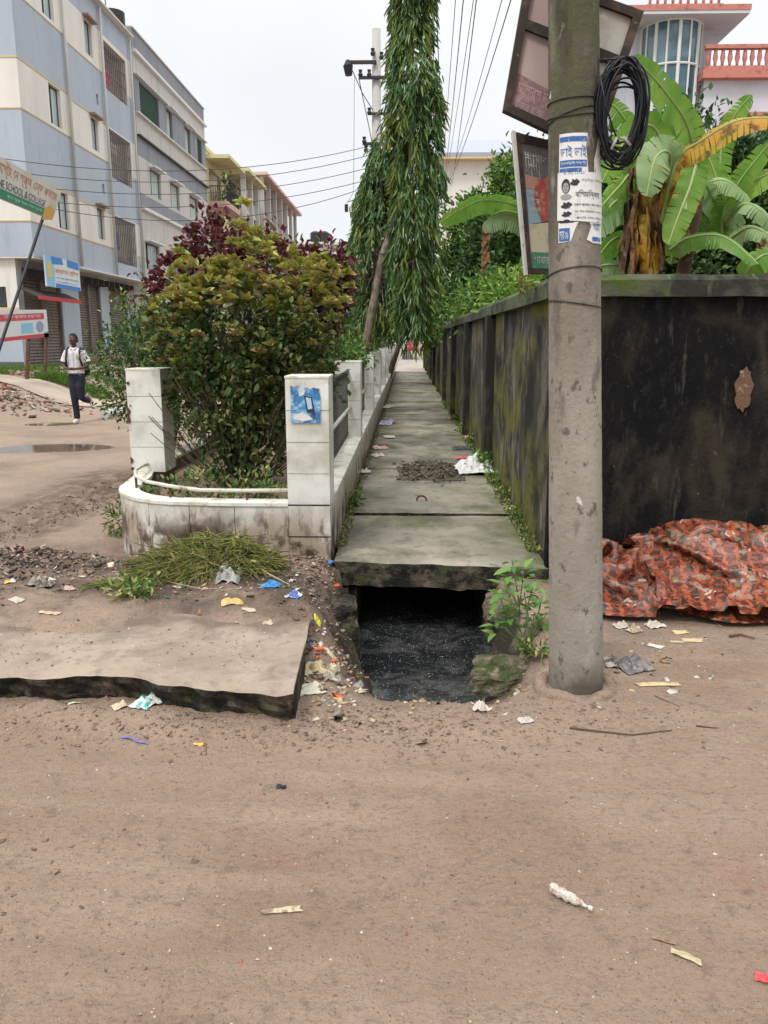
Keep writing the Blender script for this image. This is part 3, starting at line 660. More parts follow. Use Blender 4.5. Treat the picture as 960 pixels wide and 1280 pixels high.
for z0, z1, ph in ((2.38, 2.44, .3), (2.43, 2.40, 2.0), (1.79, 1.84, 1.0), (1.68, 1.71, 3), (2.46, 2.47, 0)):
    b = B(); b.tube([onpole(pr(z0)*2*PI*k/40, z0+(z1-z0)*(.5+.5*math.sin(2*PI*k/40+ph)), .003) for k in range(41)], .0025, 6); b.build('binding_wire', M_darkmetal, up_)
# posters pasted round the shaft (u = metres round, v = height)
M_paper = mat('poster_paper', (.70, .70, .69), [dict(c=(.50, .49, .46), s=12, lo=.52, hi=.7), dict(c=(.35, .32, .28), s=30, lo=.62, hi=.75, a=.5)], rough=.75, bump=((50, .3, .004),))
M_blueink = mat('blue_ink', (.045, .13, .36), [dict(c=(.3, .38, .5), s=50, lo=.58, hi=.7)], rough=.75)
M_blackink = mat('black_ink', (.035, .035, .045), [dict(c=(.3, .3, .3), s=60, lo=.6, hi=.72)], rough=.75)
def paper(par, poly, off, m, name='sheet', nu=16):
    us = [p[0] for p in poly]; 
    bm = bmesh.new(); vv = [bm.verts.new((u, v, 0)) for u, v in poly]; bm.faces.new(vv)
    for k in range(1, nu):                                    # slice so that the sheet follows the round shaft
        x = min(us)+(max(us)-min(us))*k/nu
        bmesh.ops.bisect_plane(bm, geom=bm.verts[:]+bm.edges[:]+bm.faces[:], plane_co=(x, 0, 0), plane_no=(1, 0, 0))
    base = W[par.name]
    for v in bm.verts: v.co = onpole(v.co.x, v.co.y, off)-base
    me = bpy.data.meshes.new(name); bm.to_mesh(me); bm.free(); me.materials.append(m); me.update()
    o = link(name, me, par, base); s_ = o.modifiers.new('thickness', 'SOLIDIFY'); s_.thickness = .0006; return o
def zat(py): return PY(720, py, 3.36).z
def uat(px, z):                                               # metres round the shaft under a sight line
    best = min(((abs((onpole(a, z).x/(onpole(a, z).y))-(px-508)/1000*1.0), a) for a in np.linspace(-.14, .14, 3)), key=lambda q: q[0]); return best[1]
zA, zB, zC, zD, zE = zat(166), zat(213), zat(216), zat(276), zat(303)
L0, R0 = -.060, .175
p1 = thing('poster', 'torn white and blue poster pasted highest on the utility pole, below its wire bands', 'poster', pc(2.3))
paper(p1, [(L0, zC), (R0, zC), (R0, zA-.01), (.12, zA), (.105, zA-.045), (.085, zA-.10), (.10, zA-.145), (.115, zA-.19), (.04, zA-.19), (.055, zA-.12), (.047, zA-.05), (.055, zA), (L0+.004, zA)], .0022, M_paper)
def pt(par, body, u0, u1, v0, v1, m, off=.0042):
    b = B(); lettering(b, body, u0, u1, v0, v1, lambda u, v: onpole(u, v, off)); return b.build('lettering', m, par, fix=False)
def bar(par, u0, u1, v0, v1, m, off=.0036, name='printed_band'): return paper(par, [(u0, v0), (u1, v0), (u1, v1), (u0, v1)], off, m, name, 10)
bar(p1, L0+.006, .05, zA-.03, zA-.012, M_blueink)
pt(p1, 'ভাই ভাই', L0+.008, .048, zA-.088, zA-.042, M_blueink)
bar(p1, L0+.006, .05, zA-.122, zA-.098, M_blueink); pt(p1, 'ইলেকট্রিক সার্ভিস', L0+.012, .045, zA-.117, zA-.103, M_paper, .0052)
pt(p1, 'মোবাঃ ০১৭১২', L0+.02, .04, zA-.152, zA-.138, M_blackink)
bar(p1, L0+.004, .03, zC+.004, zC+.018, M_blueink)
p2 = thing('poster', 'white notice with small portrait and black Bengali print in the middle of the utility pole', 'poster', pc(2.1))
paper(p2, [(L0-.008, zD+.004), (.05, zD-.004), (R0, zD), (R0, zC-.004), (.12, zC+.006), (.05, zC+.002), (L0-.004, zC+.004)], .0040, M_paper)
def blob(par, u, v, ru, rv, m, off=.0054, name='portrait', n=14, k=.0): return paper(par, [(u+ru*math.cos(2*PI*i/n)*(1+k*math.sin(i*2.1)), v+rv*math.sin(2*PI*i/n)*(1+k*math.cos(i*3.3))) for i in range(n)], off, m, name, 5)
M_grey = plain('printed_grey', (.32, .31, .31), .8)
zp = zC-.048
blob(p2, -.030, zp, .017, .027, M_blackink); blob(p2, -.030, zp-.006, .012, .019, M_grey, .0062); blob(p2, -.030, zp-.040, .022, .011, M_grey, .0054)
bar(p2, -.037, -.033, zp-.002, zp+.001, M_blackink, .0068, 'portrait'); bar(p2, -.027, -.023, zp-.002, zp+.001, M_blackink, .0068, 'portrait'); bar(p2, -.034, -.026, zp-.015, zp-.013, M_blackink, .0068, 'portrait')
for u, v, a, c_ in ((.004, zp+.012, .016, .012), (-.028, zp-.072, .020, .012), (-.028, zp-.105, .018, .010), (-.03, zp-.13, .012, .006)): blob(p2, u, v, a, c_, M_blackink, .0054, 'printed_mark', 12, .35)
pt(p2, 'বিসমিল্লাহ', .005, .115, zp-.050, zp-.015, M_blackink, .0056)
for k, s_ in enumerate(('সকল প্রকার কাজ করা হয়', 'মোটর মেরামত ও ফ্যান', 'পানির লাইন বিদ্যুৎ', 'প্রোঃ মোঃ আলী')): pt(p2, s_, .0+.004*k, .13, zp-.078-.024*k, zp-.066-.024*k, M_blackink, .0056)
pt(p2, '০১৭১৫-৬০২১', .03, .13, zp+.016, zp+.026, M_blackink, .0056)
p3_ = thing('poster', 'torn strip of white and blue poster lowest on the utility pole', 'poster', pc(1.95))
paper(p3_, [(L0-.004, zE), (-.012, zE+.004), (.004, zE+.05), (.018, zD-.005), (L0-.004, zD-.005)], .0022, M_paper); paper(p3_, [(.05, zE+.01), (.08, zE-.002), (R0, zE), (R0, zD), (.06, zD), (.07, zE+.06)], .0022, M_paper)
bar(p3_, L0, -.016, zE+.006, zE+.055, M_blueink); pt(p3_, 'সেবা ০৯', L0+.004, -.022, zE+.012, zE+.046, M_paper, .0054); bar(p3_, L0+.004, .0, zE+.075, zE+.09, M_blackink)
bar(p3_, .075, .13, zE+.006, zE+.022, M_blueink); pt(p3_, 'সহিহ', .076, .12, zE+.045, zE+.085, M_blueink)
# upper sign board strapped behind the pole
M_frame = mat('sign_frame', (.035, .026, .02), [dict(c=(.10, .06, .04), s=15, lo=.5, hi=.7), dict(c=(.2, .17, .14), s=40, lo=.66, hi=.75)], rough=.8)
sb = thing('sign_board', 'faded pink wooden-framed sign board tilted behind the top of the utility pole', 'sign board', (.66, 3.62, 2.6))
TL_, TR_, BR_, BL_ = PY(658, -34, 3.66), PY(802, 18, 3.66), PY(742, 194, 3.60), PY(628, 140, 3.60)
def bq(u, v, d=0): 
    p = (BL_.lerp(BR_, u)).lerp(TL_.lerp(TR_, u), v); return Vector((p.x, p.y-d, p.z))
M_signf = mat('faded_sign', (.36, .27, .245), [dict(c=(.46, .36, .33), s=5, lo=.45, hi=.65, v=(1, 1, .4)), dict(c=(.28, .18, .16), s=9, lo=.5, hi=.7, v=(1, 1, .3)), dict(c=(.45, .44, .38), s=3, lo=.4, hi=.6, x=(.70, .80), j=.03)], rough=.6, bump=((20, .2, .01),))
b = B(); b.prism([(.03, .03), (.97, .03), (.97, .97), (.03, .97)], bq, .015); b.build('panel', M_signf, sb)
for u0, u1, v0, v1 in ((0, .07, 0, 1), (.93, 1, 0, 1), (.07, .93, 0, .06), (.07, .93, .94, 1), (.07, .93, .60, .67)):
    b = B(); b.prism([(u0, v0), (u1, v0), (u1, v1), (u0, v1)], lambda u, v, d: bq(u, v, -.015+d), .05); b.build('frame_rail', M_frame, sb)
def sbq(u, v): return bq(u, v, .0175)
b = B(); b.prism([(.07, .06), (.93, .06), (.93, .24), (.07, .30)], lambda u, v, d: bq(u, v, .0155+d), .0012); b.build('printed_band', mat('maroon_faded', (.20, .12, .125), [dict(c=(.32, .22, .21), s=20, lo=.5, hi=.68)], rough=.7), sb)
b = B(); lettering(b, 'মেসার্স ভান্ডার', .10, .60, .14, .25, lambda u, v: bq(u, v, .018)); lettering(b, 'বাজার রোড', .10, .40, .065, .12, lambda u, v: bq(u, v, .018)); b.build('lettering', mat('faded_letter', (.40, .27, .26), rough=.7), sb, fix=False)
b = B(); b.prism([(.70+.09*math.cos(k*PI/8), .78+.12*math.sin(k*PI/8)*(1+.1*math.sin(k*2))) for k in range(16)], lambda u, v, d: bq(u, v, .0155+d), .001); b.build('printed_mark', mat('faded_cream', (.50, .49, .38), [dict(c=(.42, .36, .34), s=12, lo=.45, hi=.62)], rough=.7), sb)
# lower board
lb = thing('sign_board', 'narrow upright rusty-framed board with red and green print behind the left of the utility pole', 'sign board', (.55, 3.6, 2.1))
LT, LBm = PY(645, 166, 3.60), PY(660, 342, 3.60)
RT, RB = Vector((.70, 3.74, LT.z-.02)), Vector((.74, 3.74, LBm.z+.01))
def lq(u, v, d=0): 
    p = LBm.lerp(RB, u).lerp(LT.lerp(RT, u), v); return Vector((p.x, p.y-d, p.z))
def lprint(name, pts, m, d=.001, t_=.001): 
    b = B(); b.prism(pts, lambda u, v, dd: lq(u, v, d+dd), t_); return b.build(name, m, lb)
b = B(); b.prism([(0.02, .02), (1, .02), (1, .98), (.02, .98)], lambda u, v, dd: lq(u, v, -.04+dd), .04); b.build('panel', mat('board_dark', (.16, .155, .165), [dict(c=(.2, .19, .18), s=14, lo=.5, hi=.7, v=(1, 1, .15))], rough=.6), lb)
b = B(); b.prism([(0, 0), (.07, 0), (.07, 1), (0, 1)], lambda u, v, dd: lq(u, v, -.045+dd), .06); b.build('frame_rail', M_frame, lb)
b = B(); b.prism([(-.065, -.01), (-.005, -.01), (-.005, 1.01), (-.065, 1.01)], lambda u, v, dd: lq(u, v, -.045+dd), .05); b.build('white_edging', mat('edging_white', (.62, .62, .60), [dict(c=(.3, .27, .22), s=20, lo=.6, hi=.7)], rough=.5), lb)
for v0, v1 in ((0, .035), (.94, 1)):
    b = B(); b.prism([(.07, v0), (1, v0), (1, v1), (.07, v1)], lambda u, v, dd: lq(u, v, -.045+dd), .055); b.build('frame_rail', M_frame, lb)
lprint('printed_panel', [(.10, .04), (.95, .04), (.95, .16), (.10, .16)], mat('sign_green', (.06, .21, .12), [dict(c=(.16, .3, .2), s=20, lo=.5, hi=.7)], rough=.6))
lprint('printed_panel', [(.10, .16), (.95, .16), (.95, .42), (.10, .36)], mat('sign_cream', (.52, .47, .33), [dict(c=(.32, .27, .2), s=16, lo=.5, hi=.7)], rough=.6))
lprint('printed_panel', [(.10, .36), (.5, .40), (.6, .5), (.5, .66), (.10, .68)], mat('sign_blue', (.24, .36, .42), [dict(c=(.3, .36, .38), s=16, lo=.5, hi=.7)], rough=.6))
lprint('printed_panel', [(.10, .62), (.55, .62), (.55, .70), (.10, .72)], mat('sign_pink', (.42, .22, .18), rough=.6), .0022)
lprint('printed_panel', [(.35+.25*math.cos(k*PI/9)+.15, .56+.17*math.sin(k*PI/9)*(1+.12*math.sin(2.2*k))) for k in range(18)], mat('sign_red', (.34, .06, .045), [dict(c=(.42, .2, .12), s=26, lo=.52, hi=.66)], rough=.55), .0034)
M_signw = mat('sign_pale_letters', (.48, .47, .43), [dict(c=(.25, .24, .23), s=40, lo=.5, hi=.7)], rough=.7)
for body, u0, u1, v0, v1 in (('শুভ', .12, .55, .78, .87), ('খাবার', .16, .48, .07, .13), ('ভাই', .14, .34, .57, .61), ('কেক', .14, .36, .51, .55), ('চা কফি', .14, .38, .46, .49)): b = B(); lettering(b, body, u0, u1, v0, v1, lambda u, v: lq(u, v, .006)); b.build('lettering', M_signw, lb, fix=False)
for k in range(7): lprint('paint_drip', [(.13+.05*k, .88), (.15+.05*k, .88), (.145+.05*k, .74+.03*math.sin(k*2.3)), (.135+.05*k, .74+.03*math.sin(k*2.3))], M_signw, .003)
# coil of black cable hanging on the right side of the pole
co = thing('cable_coil', 'coil of black cable hanging on the right side of the utility pole', 'cable coil', (.82, 3.42, 2.42))
cc = PY(774, 141, 3.40); 
M_cable = mat('cable_black', (.007, .007, .012), rough=.4, spec=.35)
for k in range(26):
    r_ = random.Random(k); b = B(); rx = r_.uniform(.058, .100); rz = r_.uniform(.125, .192); ox, oz, oy = r_.uniform(-.012, .02), r_.uniform(-.018, .018), r_.uniform(-.05, .05)
    tilt = r_.uniform(-.14, .10); ph = r_.uniform(0, 6)
    pts = []
    for i in range(45):
        a = 2*PI*i/44; x = rx*math.cos(a)*(1+.07*math.sin(2*a+ph)); z = rz*math.sin(a)*(1+.04*math.sin(3*a+ph))
        pts.append((cc.x+ox+x*math.cos(tilt)-z*math.sin(tilt), cc.y+oy+.02*math.sin(a+ph), cc.z+oz+x*math.sin(tilt)+z*math.cos(tilt)))
    b.tube(pts, .0042, 6, cap=False); b.build('loop', M_cable, co, smooth=True)
b = B(); b.tube([PY(748, 75, 3.34), PY(790, 72, 3.34), PY(806, 95, 3.34), PY(809, 125, 3.34), PY(803, 165, 3.34), PY(780, 195, 3.36)], .003, 6); b.build('loose_end', M_cable, co, smooth=True)
b = B(); b.tube([PY(750, 95, 3.33), PY(757, 130, 3.33), PY(766, 160, 3.33), PY(774, 180, 3.33)], .0035, 6); b.build('loose_end', M_cable, co, smooth=True)
b = B(); b.tube([PY(764, 187, 3.33), PY(771, 172, 3.32), PY(780, 172, 3.32), PY(788, 182, 3.33)], .006, 6); b.build('tie', mat('grey_tie', (.35, .33, .31), rough=.6), co, smooth=True)
b = B(); b.tube([onpole(.12, 2.60, .005), (cc.x-.06, cc.y, cc.z+.19)], .006, 6); b.build('hanger', M_cable, co)

# ------------------------------------------------------------------ overhead wires
def sag(a, c, s_, n=24): return [a.lerp(c, k/n)-Vector((0, 0, 4*s_*(k/n)*(1-k/n))) for k in range(n+1)]
M_wire = plain('wire', (.06, .06, .065), .5)
far_ends = [(551, 210, 26), (556, 215, 30), (561, 212, 34), (566, 205, 36), (549, 160, 40), (571, 200, 30), (559, 190, 45)]
tops = [(540, -60), (560, -60), (586, -60), (600, -60), (612, -60), (632, -60), (640, -60)]
xx = [(546, 555), (568, 552), (577, 556), (588, 557), (592, 566), (618, 560), (627, 562)]
desc = ['leftmost', 'second from left', 'third from left', 'fourth from left', 'third from right', 'second from right', 'rightmost']
for k, (xt, xb) in enumerate(xx):
    a = PY(xt, 0, 12); c = PY(xb, 215, 34); 
    e = a+(a-c)*.42; f_ = c+(c-a)*.3
    b = B(); b.tube(sag(e, f_, .25+.05*k), .0055 if k % 2 else .0075, 5, cap=False)
    o = b.build('overhead_wire', M_wire, at=tuple(e)); tag(o, 'thin overhead wire right of the drooping tree, %s of the bunch' % desc[k], 'wire', 'overhead wires running to the far pole')
q = B(); q.tube([PY(620, 30, 14), PY(600, 120, 18), PY(588, 175, 20)], .004, 4)
ys = [(182, 178), (190, 188), (214, 206), (232, 226), (245, 244)]
ends = [((468, 181), (0, 172)), ((462, 194), (0, 187)), ((460, 210), (0, 202)), ((455, 226), (0, 219)), ((452, 236), (0, 210))]
dl = ['highest', 'second highest', 'middle', 'second lowest', 'lowest']
for k, (e0, e1) in enumerate(ends):
    a = PY(*e0, 25); c = PX(e1[0], e1[1], -10.2) if False else PY(e1[0], e1[1], 21)
    b = B(); b.tube(sag(a, c+(c-a)*.25, .75 if k < 4 else 1.1), .0095, 5, cap=False)
    o = b.build('street_wire', M_wire, at=tuple(a)); tag(o, 'black wire crossing the side street in front of the buildings, %s of the five' % dl[k], 'wire', 'wires crossing the side street')
hw_ = thing('hanging_box', 'small dark junction box hanging from a thin wire in the sky above the street', 'junction box', PY(433, 260, 25))
c = PY(433, 260, 25); b = B(); b.box(c.x-.05, c.x+.05, 24.95, 25.05, c.z-.11, c.z+.1); b.build('box', M_darkmetal, hw_, bevel=.01)
a = PY(443, 95, 25); b = B(); b.tube([a, PY(442, 240, 25), (c.x+.0, 25, c.z+.1)], .006, 4); b.build('cord', M_wire, hw_)

# ------------------------------------------------------------------ far utility pole
fp = thing('utility_pole', 'distant pale concrete utility pole with crossarms left of the drooping tree', 'utility pole', (-1.0, 25, 0))
b = B(); b.tube([(-.9, 25, 0), (-.9, 25, 10.15)], [.19, .12], 14); b.build('shaft', mat('pale_pole', (.42, .41, .39), [dict(c=(.28, .27, .25), s=3, lo=.5, hi=.7)], rough=.9), fp, smooth=True)
for z, x0, x1, r_ in ((8.85, -1.4, -.5, .04), (9.25, -1.75, -.9, .045), (7.1, -1.3, -.4, .035), (7.9, -1.15, -.45, .03)):
    b = B(); b.box(x0, x1, 24.8, 24.87, z-r_, z+r_); b.build('crossarm', M_darkmetal, fp)
for x, z in ((-1.35, 8.95), (-1.1, 8.95), (-.6, 8.95), (-1.25, 7.18), (-1.2, 6.95), (-.5, 7.18), (-1.1, 7.95), (-.5, 8.0), (-1.0, 9.5), (-.75, 9.4)):
    b = B(); b.tube([(x, 24.83, z-.08), (x, 24.83, z-.02), (x, 24.83, z+.04), (x, 24.83, z+.1)], [.05, .07, .04, .06], 8); b.build('insulator', M_darkmetal, fp)
b = B(); b.tube([(-1.7, 24.8, 9.3), (-1.7, 24.8, 9.15), (-1.68, 24.8, 8.9)], [.06, .14, .1], 8); b.build('cable_bundle', M_black, fp)
for a, c in (((-1.7, 9.3), (-1.0, 8.0)), ((-1.4, 8.85), (-1.0, 7.0)), ((-.6, 8.85), (-.5, 7.1))):
    b = B(); b.tube([(a[0], 24.85, a[1]), ((a[0]+c[0])/2+.05, 24.85, (a[1]+c[1])/2-.2), (c[0], 24.85, c[1])], .012, 4); b.build('jumper_wire', M_wire, fp)

# ------------------------------------------------------------------ crumpled tarpaulin against the wall
def cloth_sheet(nu, nv, X0, X1, Y0, Y1, lu, lv, support, seed, its=260, wall=5.2, wav=.3):
    r_ = np.random.default_rng(seed)
    U, V = np.meshgrid(np.linspace(0, 1, nu), np.linspace(0, 1, nv))
    P = np.zeros((nv, nu, 3))
    fx = .10*fbm(U*3+3, V*3, 3, seed)+.03*fbm(U*9, V*9, 2, seed+3); fy = .16*fbm(U*3, V*3+7, 3, seed+9)
    P[..., 0] = X0+(X1-X0)*U+fx; P[..., 1] = Y0+(Y1-Y0)*V+fy
    P[..., 2] = support(P[..., 0], P[..., 1])+.12+wav*np.abs(fbm(U*4, V*4, 4, seed+5))+.02*r_.random((nv, nu))
    ru, rv = lu/(nu-1), lv/(nv-1)
    def con(A, Bs, L, k):
        d_ = P[Bs]-P[A]; l = np.linalg.norm(d_, axis=-1, keepdims=True)+1e-9
        c_ = d_*((l-L)/l)*.5*k; P[A] += c_; P[Bs] -= c_
    s = slice
    for it in range(its):
        P[..., 2] -= .0012
        for k in (0, 1):
            m = (nu-k)//2*2; con((s(None), s(k, k+m-1, 2)), (s(None), s(k+1, k+m, 2)), ru, 1)
            m = (nv-k)//2*2; con((s(k, k+m-1, 2), s(None)), (s(k+1, k+m, 2), s(None)), rv, 1)
        dg = math.hypot(ru, rv)
        for a in (0, 1):
            for c_ in (0, 1):
                h = ((nv-a)//2*2, (nu-c_)//2*2)
                con((s(a, a+h[0]-1, 2), s(c_, c_+h[1]-1, 2)), (s(a+1, a+h[0], 2), s(c_+1, c_+h[1], 2)), dg, .7)
                con((s(a, a+h[0]-1, 2), s(c_+1, c_+h[1], 2)), (s(a+1, a+h[0], 2), s(c_, c_+h[1]-1, 2)), dg, .7)
        for q_, L in ((2, 1.72), (4, 2.7)):
            d_ = P[:, q_:]-P[:, :-q_]; l = np.linalg.norm(d_, axis=-1, keepdims=True)+1e-9; c_ = d_*np.minimum(0, (l-L*ru)/l)*.22; P[:, :-q_] += c_; P[:, q_:] -= c_
            d_ = P[q_:]-P[:-q_]; l = np.linalg.norm(d_, axis=-1, keepdims=True)+1e-9; c_ = d_*np.minimum(0, (l-L*rv)/l)*.22; P[:-q_] += c_; P[q_:] -= c_
        f = support(P[..., 0], P[..., 1])+.006
        hit = P[..., 2] < f; P[..., 2] = np.where(hit, f, P[..., 2])
        P[..., 1] = np.minimum(P[..., 1], wall)
        P[..., 0] = np.clip(P[..., 0], 1.02, X1+.3)
        P[..., 2] = np.minimum(P[..., 2], .50)
    return P, U, V
def sup(x, y): return .30*np.exp(-((y-5.02)/.30)**2)*(.75+.35*np.sin(x*5+1)*np.cos(x*2.1))+.10*np.exp(-((y-4.75)/.4)**2)*sm(x, .95, 1.2)
M_tarp = bpy.data.materials.new('printed_tarpaulin'); M_tarp.use_nodes = True
t_ = M_tarp.node_tree; N = t_.nodes; p = N['Principled BSDF']; uvn = N.new('ShaderNodeUVMap')
def nd(tp, **k):
    n_ = N.new(tp)
    for a, b_ in k.items(): setattr(n_, a, b_)
    return n_
def ramp(src, stops, interp='CONSTANT'):
    r = nd('ShaderNodeValToRGB'); r.color_ramp.interpolation = interp; e = r.color_ramp.elements
    e[0].position, e[0].color = stops[0][0], (*stops[0][1], 1); e[1].position, e[1].color = stops[-1][0], (*stops[-1][1], 1)
    for ps, c_ in stops[1:-1]: q_ = e.new(ps); q_.color = (*c_, 1)
    t_.links.new(src, r.inputs[0]); return r.outputs[0]
def wave(dirn, sc, dist):
    w_ = nd('ShaderNodeTexWave', wave_type='BANDS', bands_direction=dirn); w_.inputs['Scale'].default_value = sc; w_.inputs['Distortion'].default_value = dist; w_.inputs['Detail Scale'].default_value = 5
    t_.links.new(uvn.outputs[0], w_.inputs['Vector']); return w_.outputs['Fac']
vo = nd('ShaderNodeTexVoronoi'); vo.inputs['Scale'].default_value = 15; t_.links.new(uvn.outputs[0], vo.inputs['Vector'])
cA = ramp(vo.outputs['Color'], [(0, (.13, .035, .022)), (.35, (.06, .035, .022)), (.5, (.26, .17, .10)), (.62, (.10, .022, .018)), (.78, (.035, .03, .018)), (.9, (.52, .43, .35))])
cB = ramp(wave('X', 3.4, 4.), [(0, (0, 0, 0)), (.78, (1, 1, 1))]); cC = ramp(wave('Y', 4.1, 3.5), [(0, (0, 0, 0)), (.85, (1, 1, 1))])
m1 = nd('ShaderNodeMix', data_type='RGBA'); t_.links.new(cB, m1.inputs[0]); t_.links.new(cA, m1.inputs[6]); m1.inputs[7].default_value = (.36, .085, .035, 1)
m2 = nd('ShaderNodeMix', data_type='RGBA'); t_.links.new(cC, m2.inputs[0]); t_.links.new(m1.outputs[2], m2.inputs[6]); m2.inputs[7].default_value = (.24, .055, .028, 1)
no = nd('ShaderNodeTexNoise'); no.inputs['Scale'].default_value = 14; t_.links.new(uvn.outputs[0], no.inputs['Vector'])
m3 = nd('ShaderNodeMix', data_type='RGBA'); t_.links.new(ramp(no.outputs['Fac'], [(0, (0, 0, 0)), (.6, (0, 0, 0)), (.7, (.7, .7, .7))], 'LINEAR'), m3.inputs[0]); t_.links.new(m2.outputs[2], m3.inputs[6]); m3.inputs[7].default_value = (.34, .25, .18, 1)
nz = nd('ShaderNodeTexNoise'); nz.inputs['Scale'].default_value = 3.5; nz.inputs['Detail'].default_value = 6; t_.links.new(uvn.outputs[0], nz.inputs['Vector'])
m4 = nd('ShaderNodeMix', data_type='RGBA'); t_.links.new(ramp(nz.outputs['Fac'], [(0, (0, 0, 0)), (.50, (0, 0, 0)), (.70, (.7, .7, .7))], 'LINEAR'), m4.inputs[0]); t_.links.new(m3.outputs[2], m4.inputs[6]); m4.inputs[7].default_value = (.085, .055, .038, 1)
t_.links.new(m4.outputs[2], p.inputs['Base Color']); p.inputs['Roughness'].default_value = .28; p.inputs['Specular IOR Level'].default_value = .55
bn = nd('ShaderNodeBump'); bn.inputs['Strength'].default_value = .6; bn.inputs['Distance'].default_value = .012
n2 = nd('ShaderNodeTexNoise', noise_type='RIDGED_MULTIFRACTAL') if False else nd('ShaderNodeTexNoise'); n2.inputs['Scale'].default_value = 22; n2.inputs['Detail'].default_value = 5; t_.links.new(uvn.outputs[0], n2.inputs['Vector'])
t_.links.new(n2.outputs['Fac'], bn.inputs['Height']); t_.links.new(bn.outputs[0], p.inputs['Normal'])
def cloth_obj(name, P, U, V, m, parent, lu, lv):
    nv, nu, _ = P.shape
    i = (np.arange(nv-1)[:, None]*nu+np.arange(nu-1)[None, :]).ravel(); F = np.stack([i, i+1, i+nu+1, i+nu], 1)
    off = W[parent.name] if parent else Vector()
    me = np_mesh(name, P.reshape(-1, 3), F, m, off=off)
    uv = me.uv_layers.new(name='UVMap'); li = np.zeros(len(me.loops), np.int32); me.loops.foreach_get('vertex_index', li)
    uv.data.foreach_set('uv', np.stack([U.ravel()*lu, V.ravel()*lv], 1)[li].astype(np.float32).ravel())
    return link(name, me, parent, off)
tp = thing('tarpaulin', 'crumpled red and brown patterned plastic sheet heaped against the foot of the black wall', 'tarpaulin', (1.8, 4.8, 0))
P, U, V = cloth_sheet(50, 30, 1.03, 2.85, 4.36, 5.16, 2.5, 1.35, lambda x, y: sup(x, y), 3)
cloth_obj('sheet', P, U, V, M_tarp, tp, 2.9, 1.75)
P, U, V = cloth_sheet(40, 27, 1.5, 2.9, 4.33, 5.08, 1.85, 1.1, lambda x, y: sup(x, y)*1.02+.06, 8, wav=.35, its=240)
cloth_obj('folded_over_sheet', P, U, V, M_tarp, tp, 2.1, 1.25)
# ------------------------------------------------------------------ vegetation
def clumps_on(ells, n, shell=.75):
    """points near the surface of overlapping ellipsoids, with outward directions"""
    C_, D_ = [], []
    vol = np.array([e[3]*e[4]*e[5] for e in ells])**(2/3); vol /= vol.sum()
    for e, k in zip(ells, rng.multinomial(n, vol)):
        d_ = rdir(k); r = shell+(1-shell)*rng.random((k, 1))**.7
        r = r*(1+.16*np.array([mnoise.noise(Vector(q)*1.8+Vector(e[:3])) for q in d_])[:, None])
        C_.append(np.array(e[:3])+d_*r*np.array(e[3:6])); D_.append(d_)
    return np.concatenate(C_), np.concatenate(D_)
def foliage(parent, name, ells, ncl, nl, spread, Ln, Wd, mats, mprob=None, shell=.6, droop=.15, fold=.25, kind='stuff', zmin=None, upb=.25, mfun=None):
    C_, D_ = clumps_on(ells, ncl, shell)
    P = np.repeat(C_, nl, 0)+rng.normal(0, 1, (ncl*nl, 3))*spread*rng.uniform(.6, 1.3, (ncl, 1)).repeat(nl, 0)
    D = np.repeat(D_, nl, 0)*.8+rdir(ncl*nl)*.9+np.array([0, 0, upb])
    if zmin is not None: k = P[:, 2] > zmin; P, D = P[k], D[k]
    n_ = len(P); ls = Ln*rng.uniform(.6, 1.25, n_); ws = ls*Wd
    V, F = leafcloud(P, D, ls, ws, fold, droop)
    mi = rng.choice(len(mats), n_, p=mprob) if mfun is None else mfun(P)
    me = np_mesh(name, V, F, mats, np.repeat(mi, 2), off=W[parent.name])
    return link(name, me, parent, W[parent.name], kind=kind)
def limbs(b, base, tips, r0, n=5, wob=.1):
    base = Vector(base)
    for t in tips:
        t = Vector(t); pts = []
        for k in range(n+1):
            s_ = k/n; p = base.lerp(t, s_); p.z = base.z+(t.z-base.z)*s_**.8
            if 0 < k < n: p += Vector([random.uniform(-wob, wob) for _ in range(3)])
            pts.append(p)
        b.tube(pts, [r0*(1-.75*k/n) for k in range(n+1)], 6, cap=False)
def leaf_objects(parent, P, D, Ls, Ws, mats, droop=.2, fold=.3, nv=6):
    """single leaves, the ones that show largest"""
    variants = []
    for m in mats:
        for k in range(nv):
            V, F = leafcloud(np.zeros((1, 3)), np.array([[0, 0, 1.]]), np.array([1.]), np.array([Ws]), fold, droop*random.uniform(.5, 1.6), up=(0, 1, 0), jit=.05)
            variants.append(np_mesh('leaf', V, F, m))
    for i in range(len(P)):
        q = Vector(D[i]).to_track_quat('Z', 'Y').to_euler(); q.rotate_axis('Z', random.uniform(-.9, .9))
        me = variants[random.randrange(len(variants))]
        inst('leaf', me, Vector(P[i]), parent, rot=q, scale=(Ls[i],)*3)
def LM(name, cols, **k): return mat(name, cols[0], island=cols, rnd=1, rough=.42, trans=.25, spec=.35, **k)
S_croton = LM('single_leaf_yellow_green', [(.34, .37, .065), (.47, .44, .10), (.20, .28, .05), (.40, .27, .12), (.27, .32, .065)])
S_ash = LM('single_leaf_drooping', [(.03, .07, .02), (.045, .10, .025), (.07, .13, .03), (.16, .22, .04)])

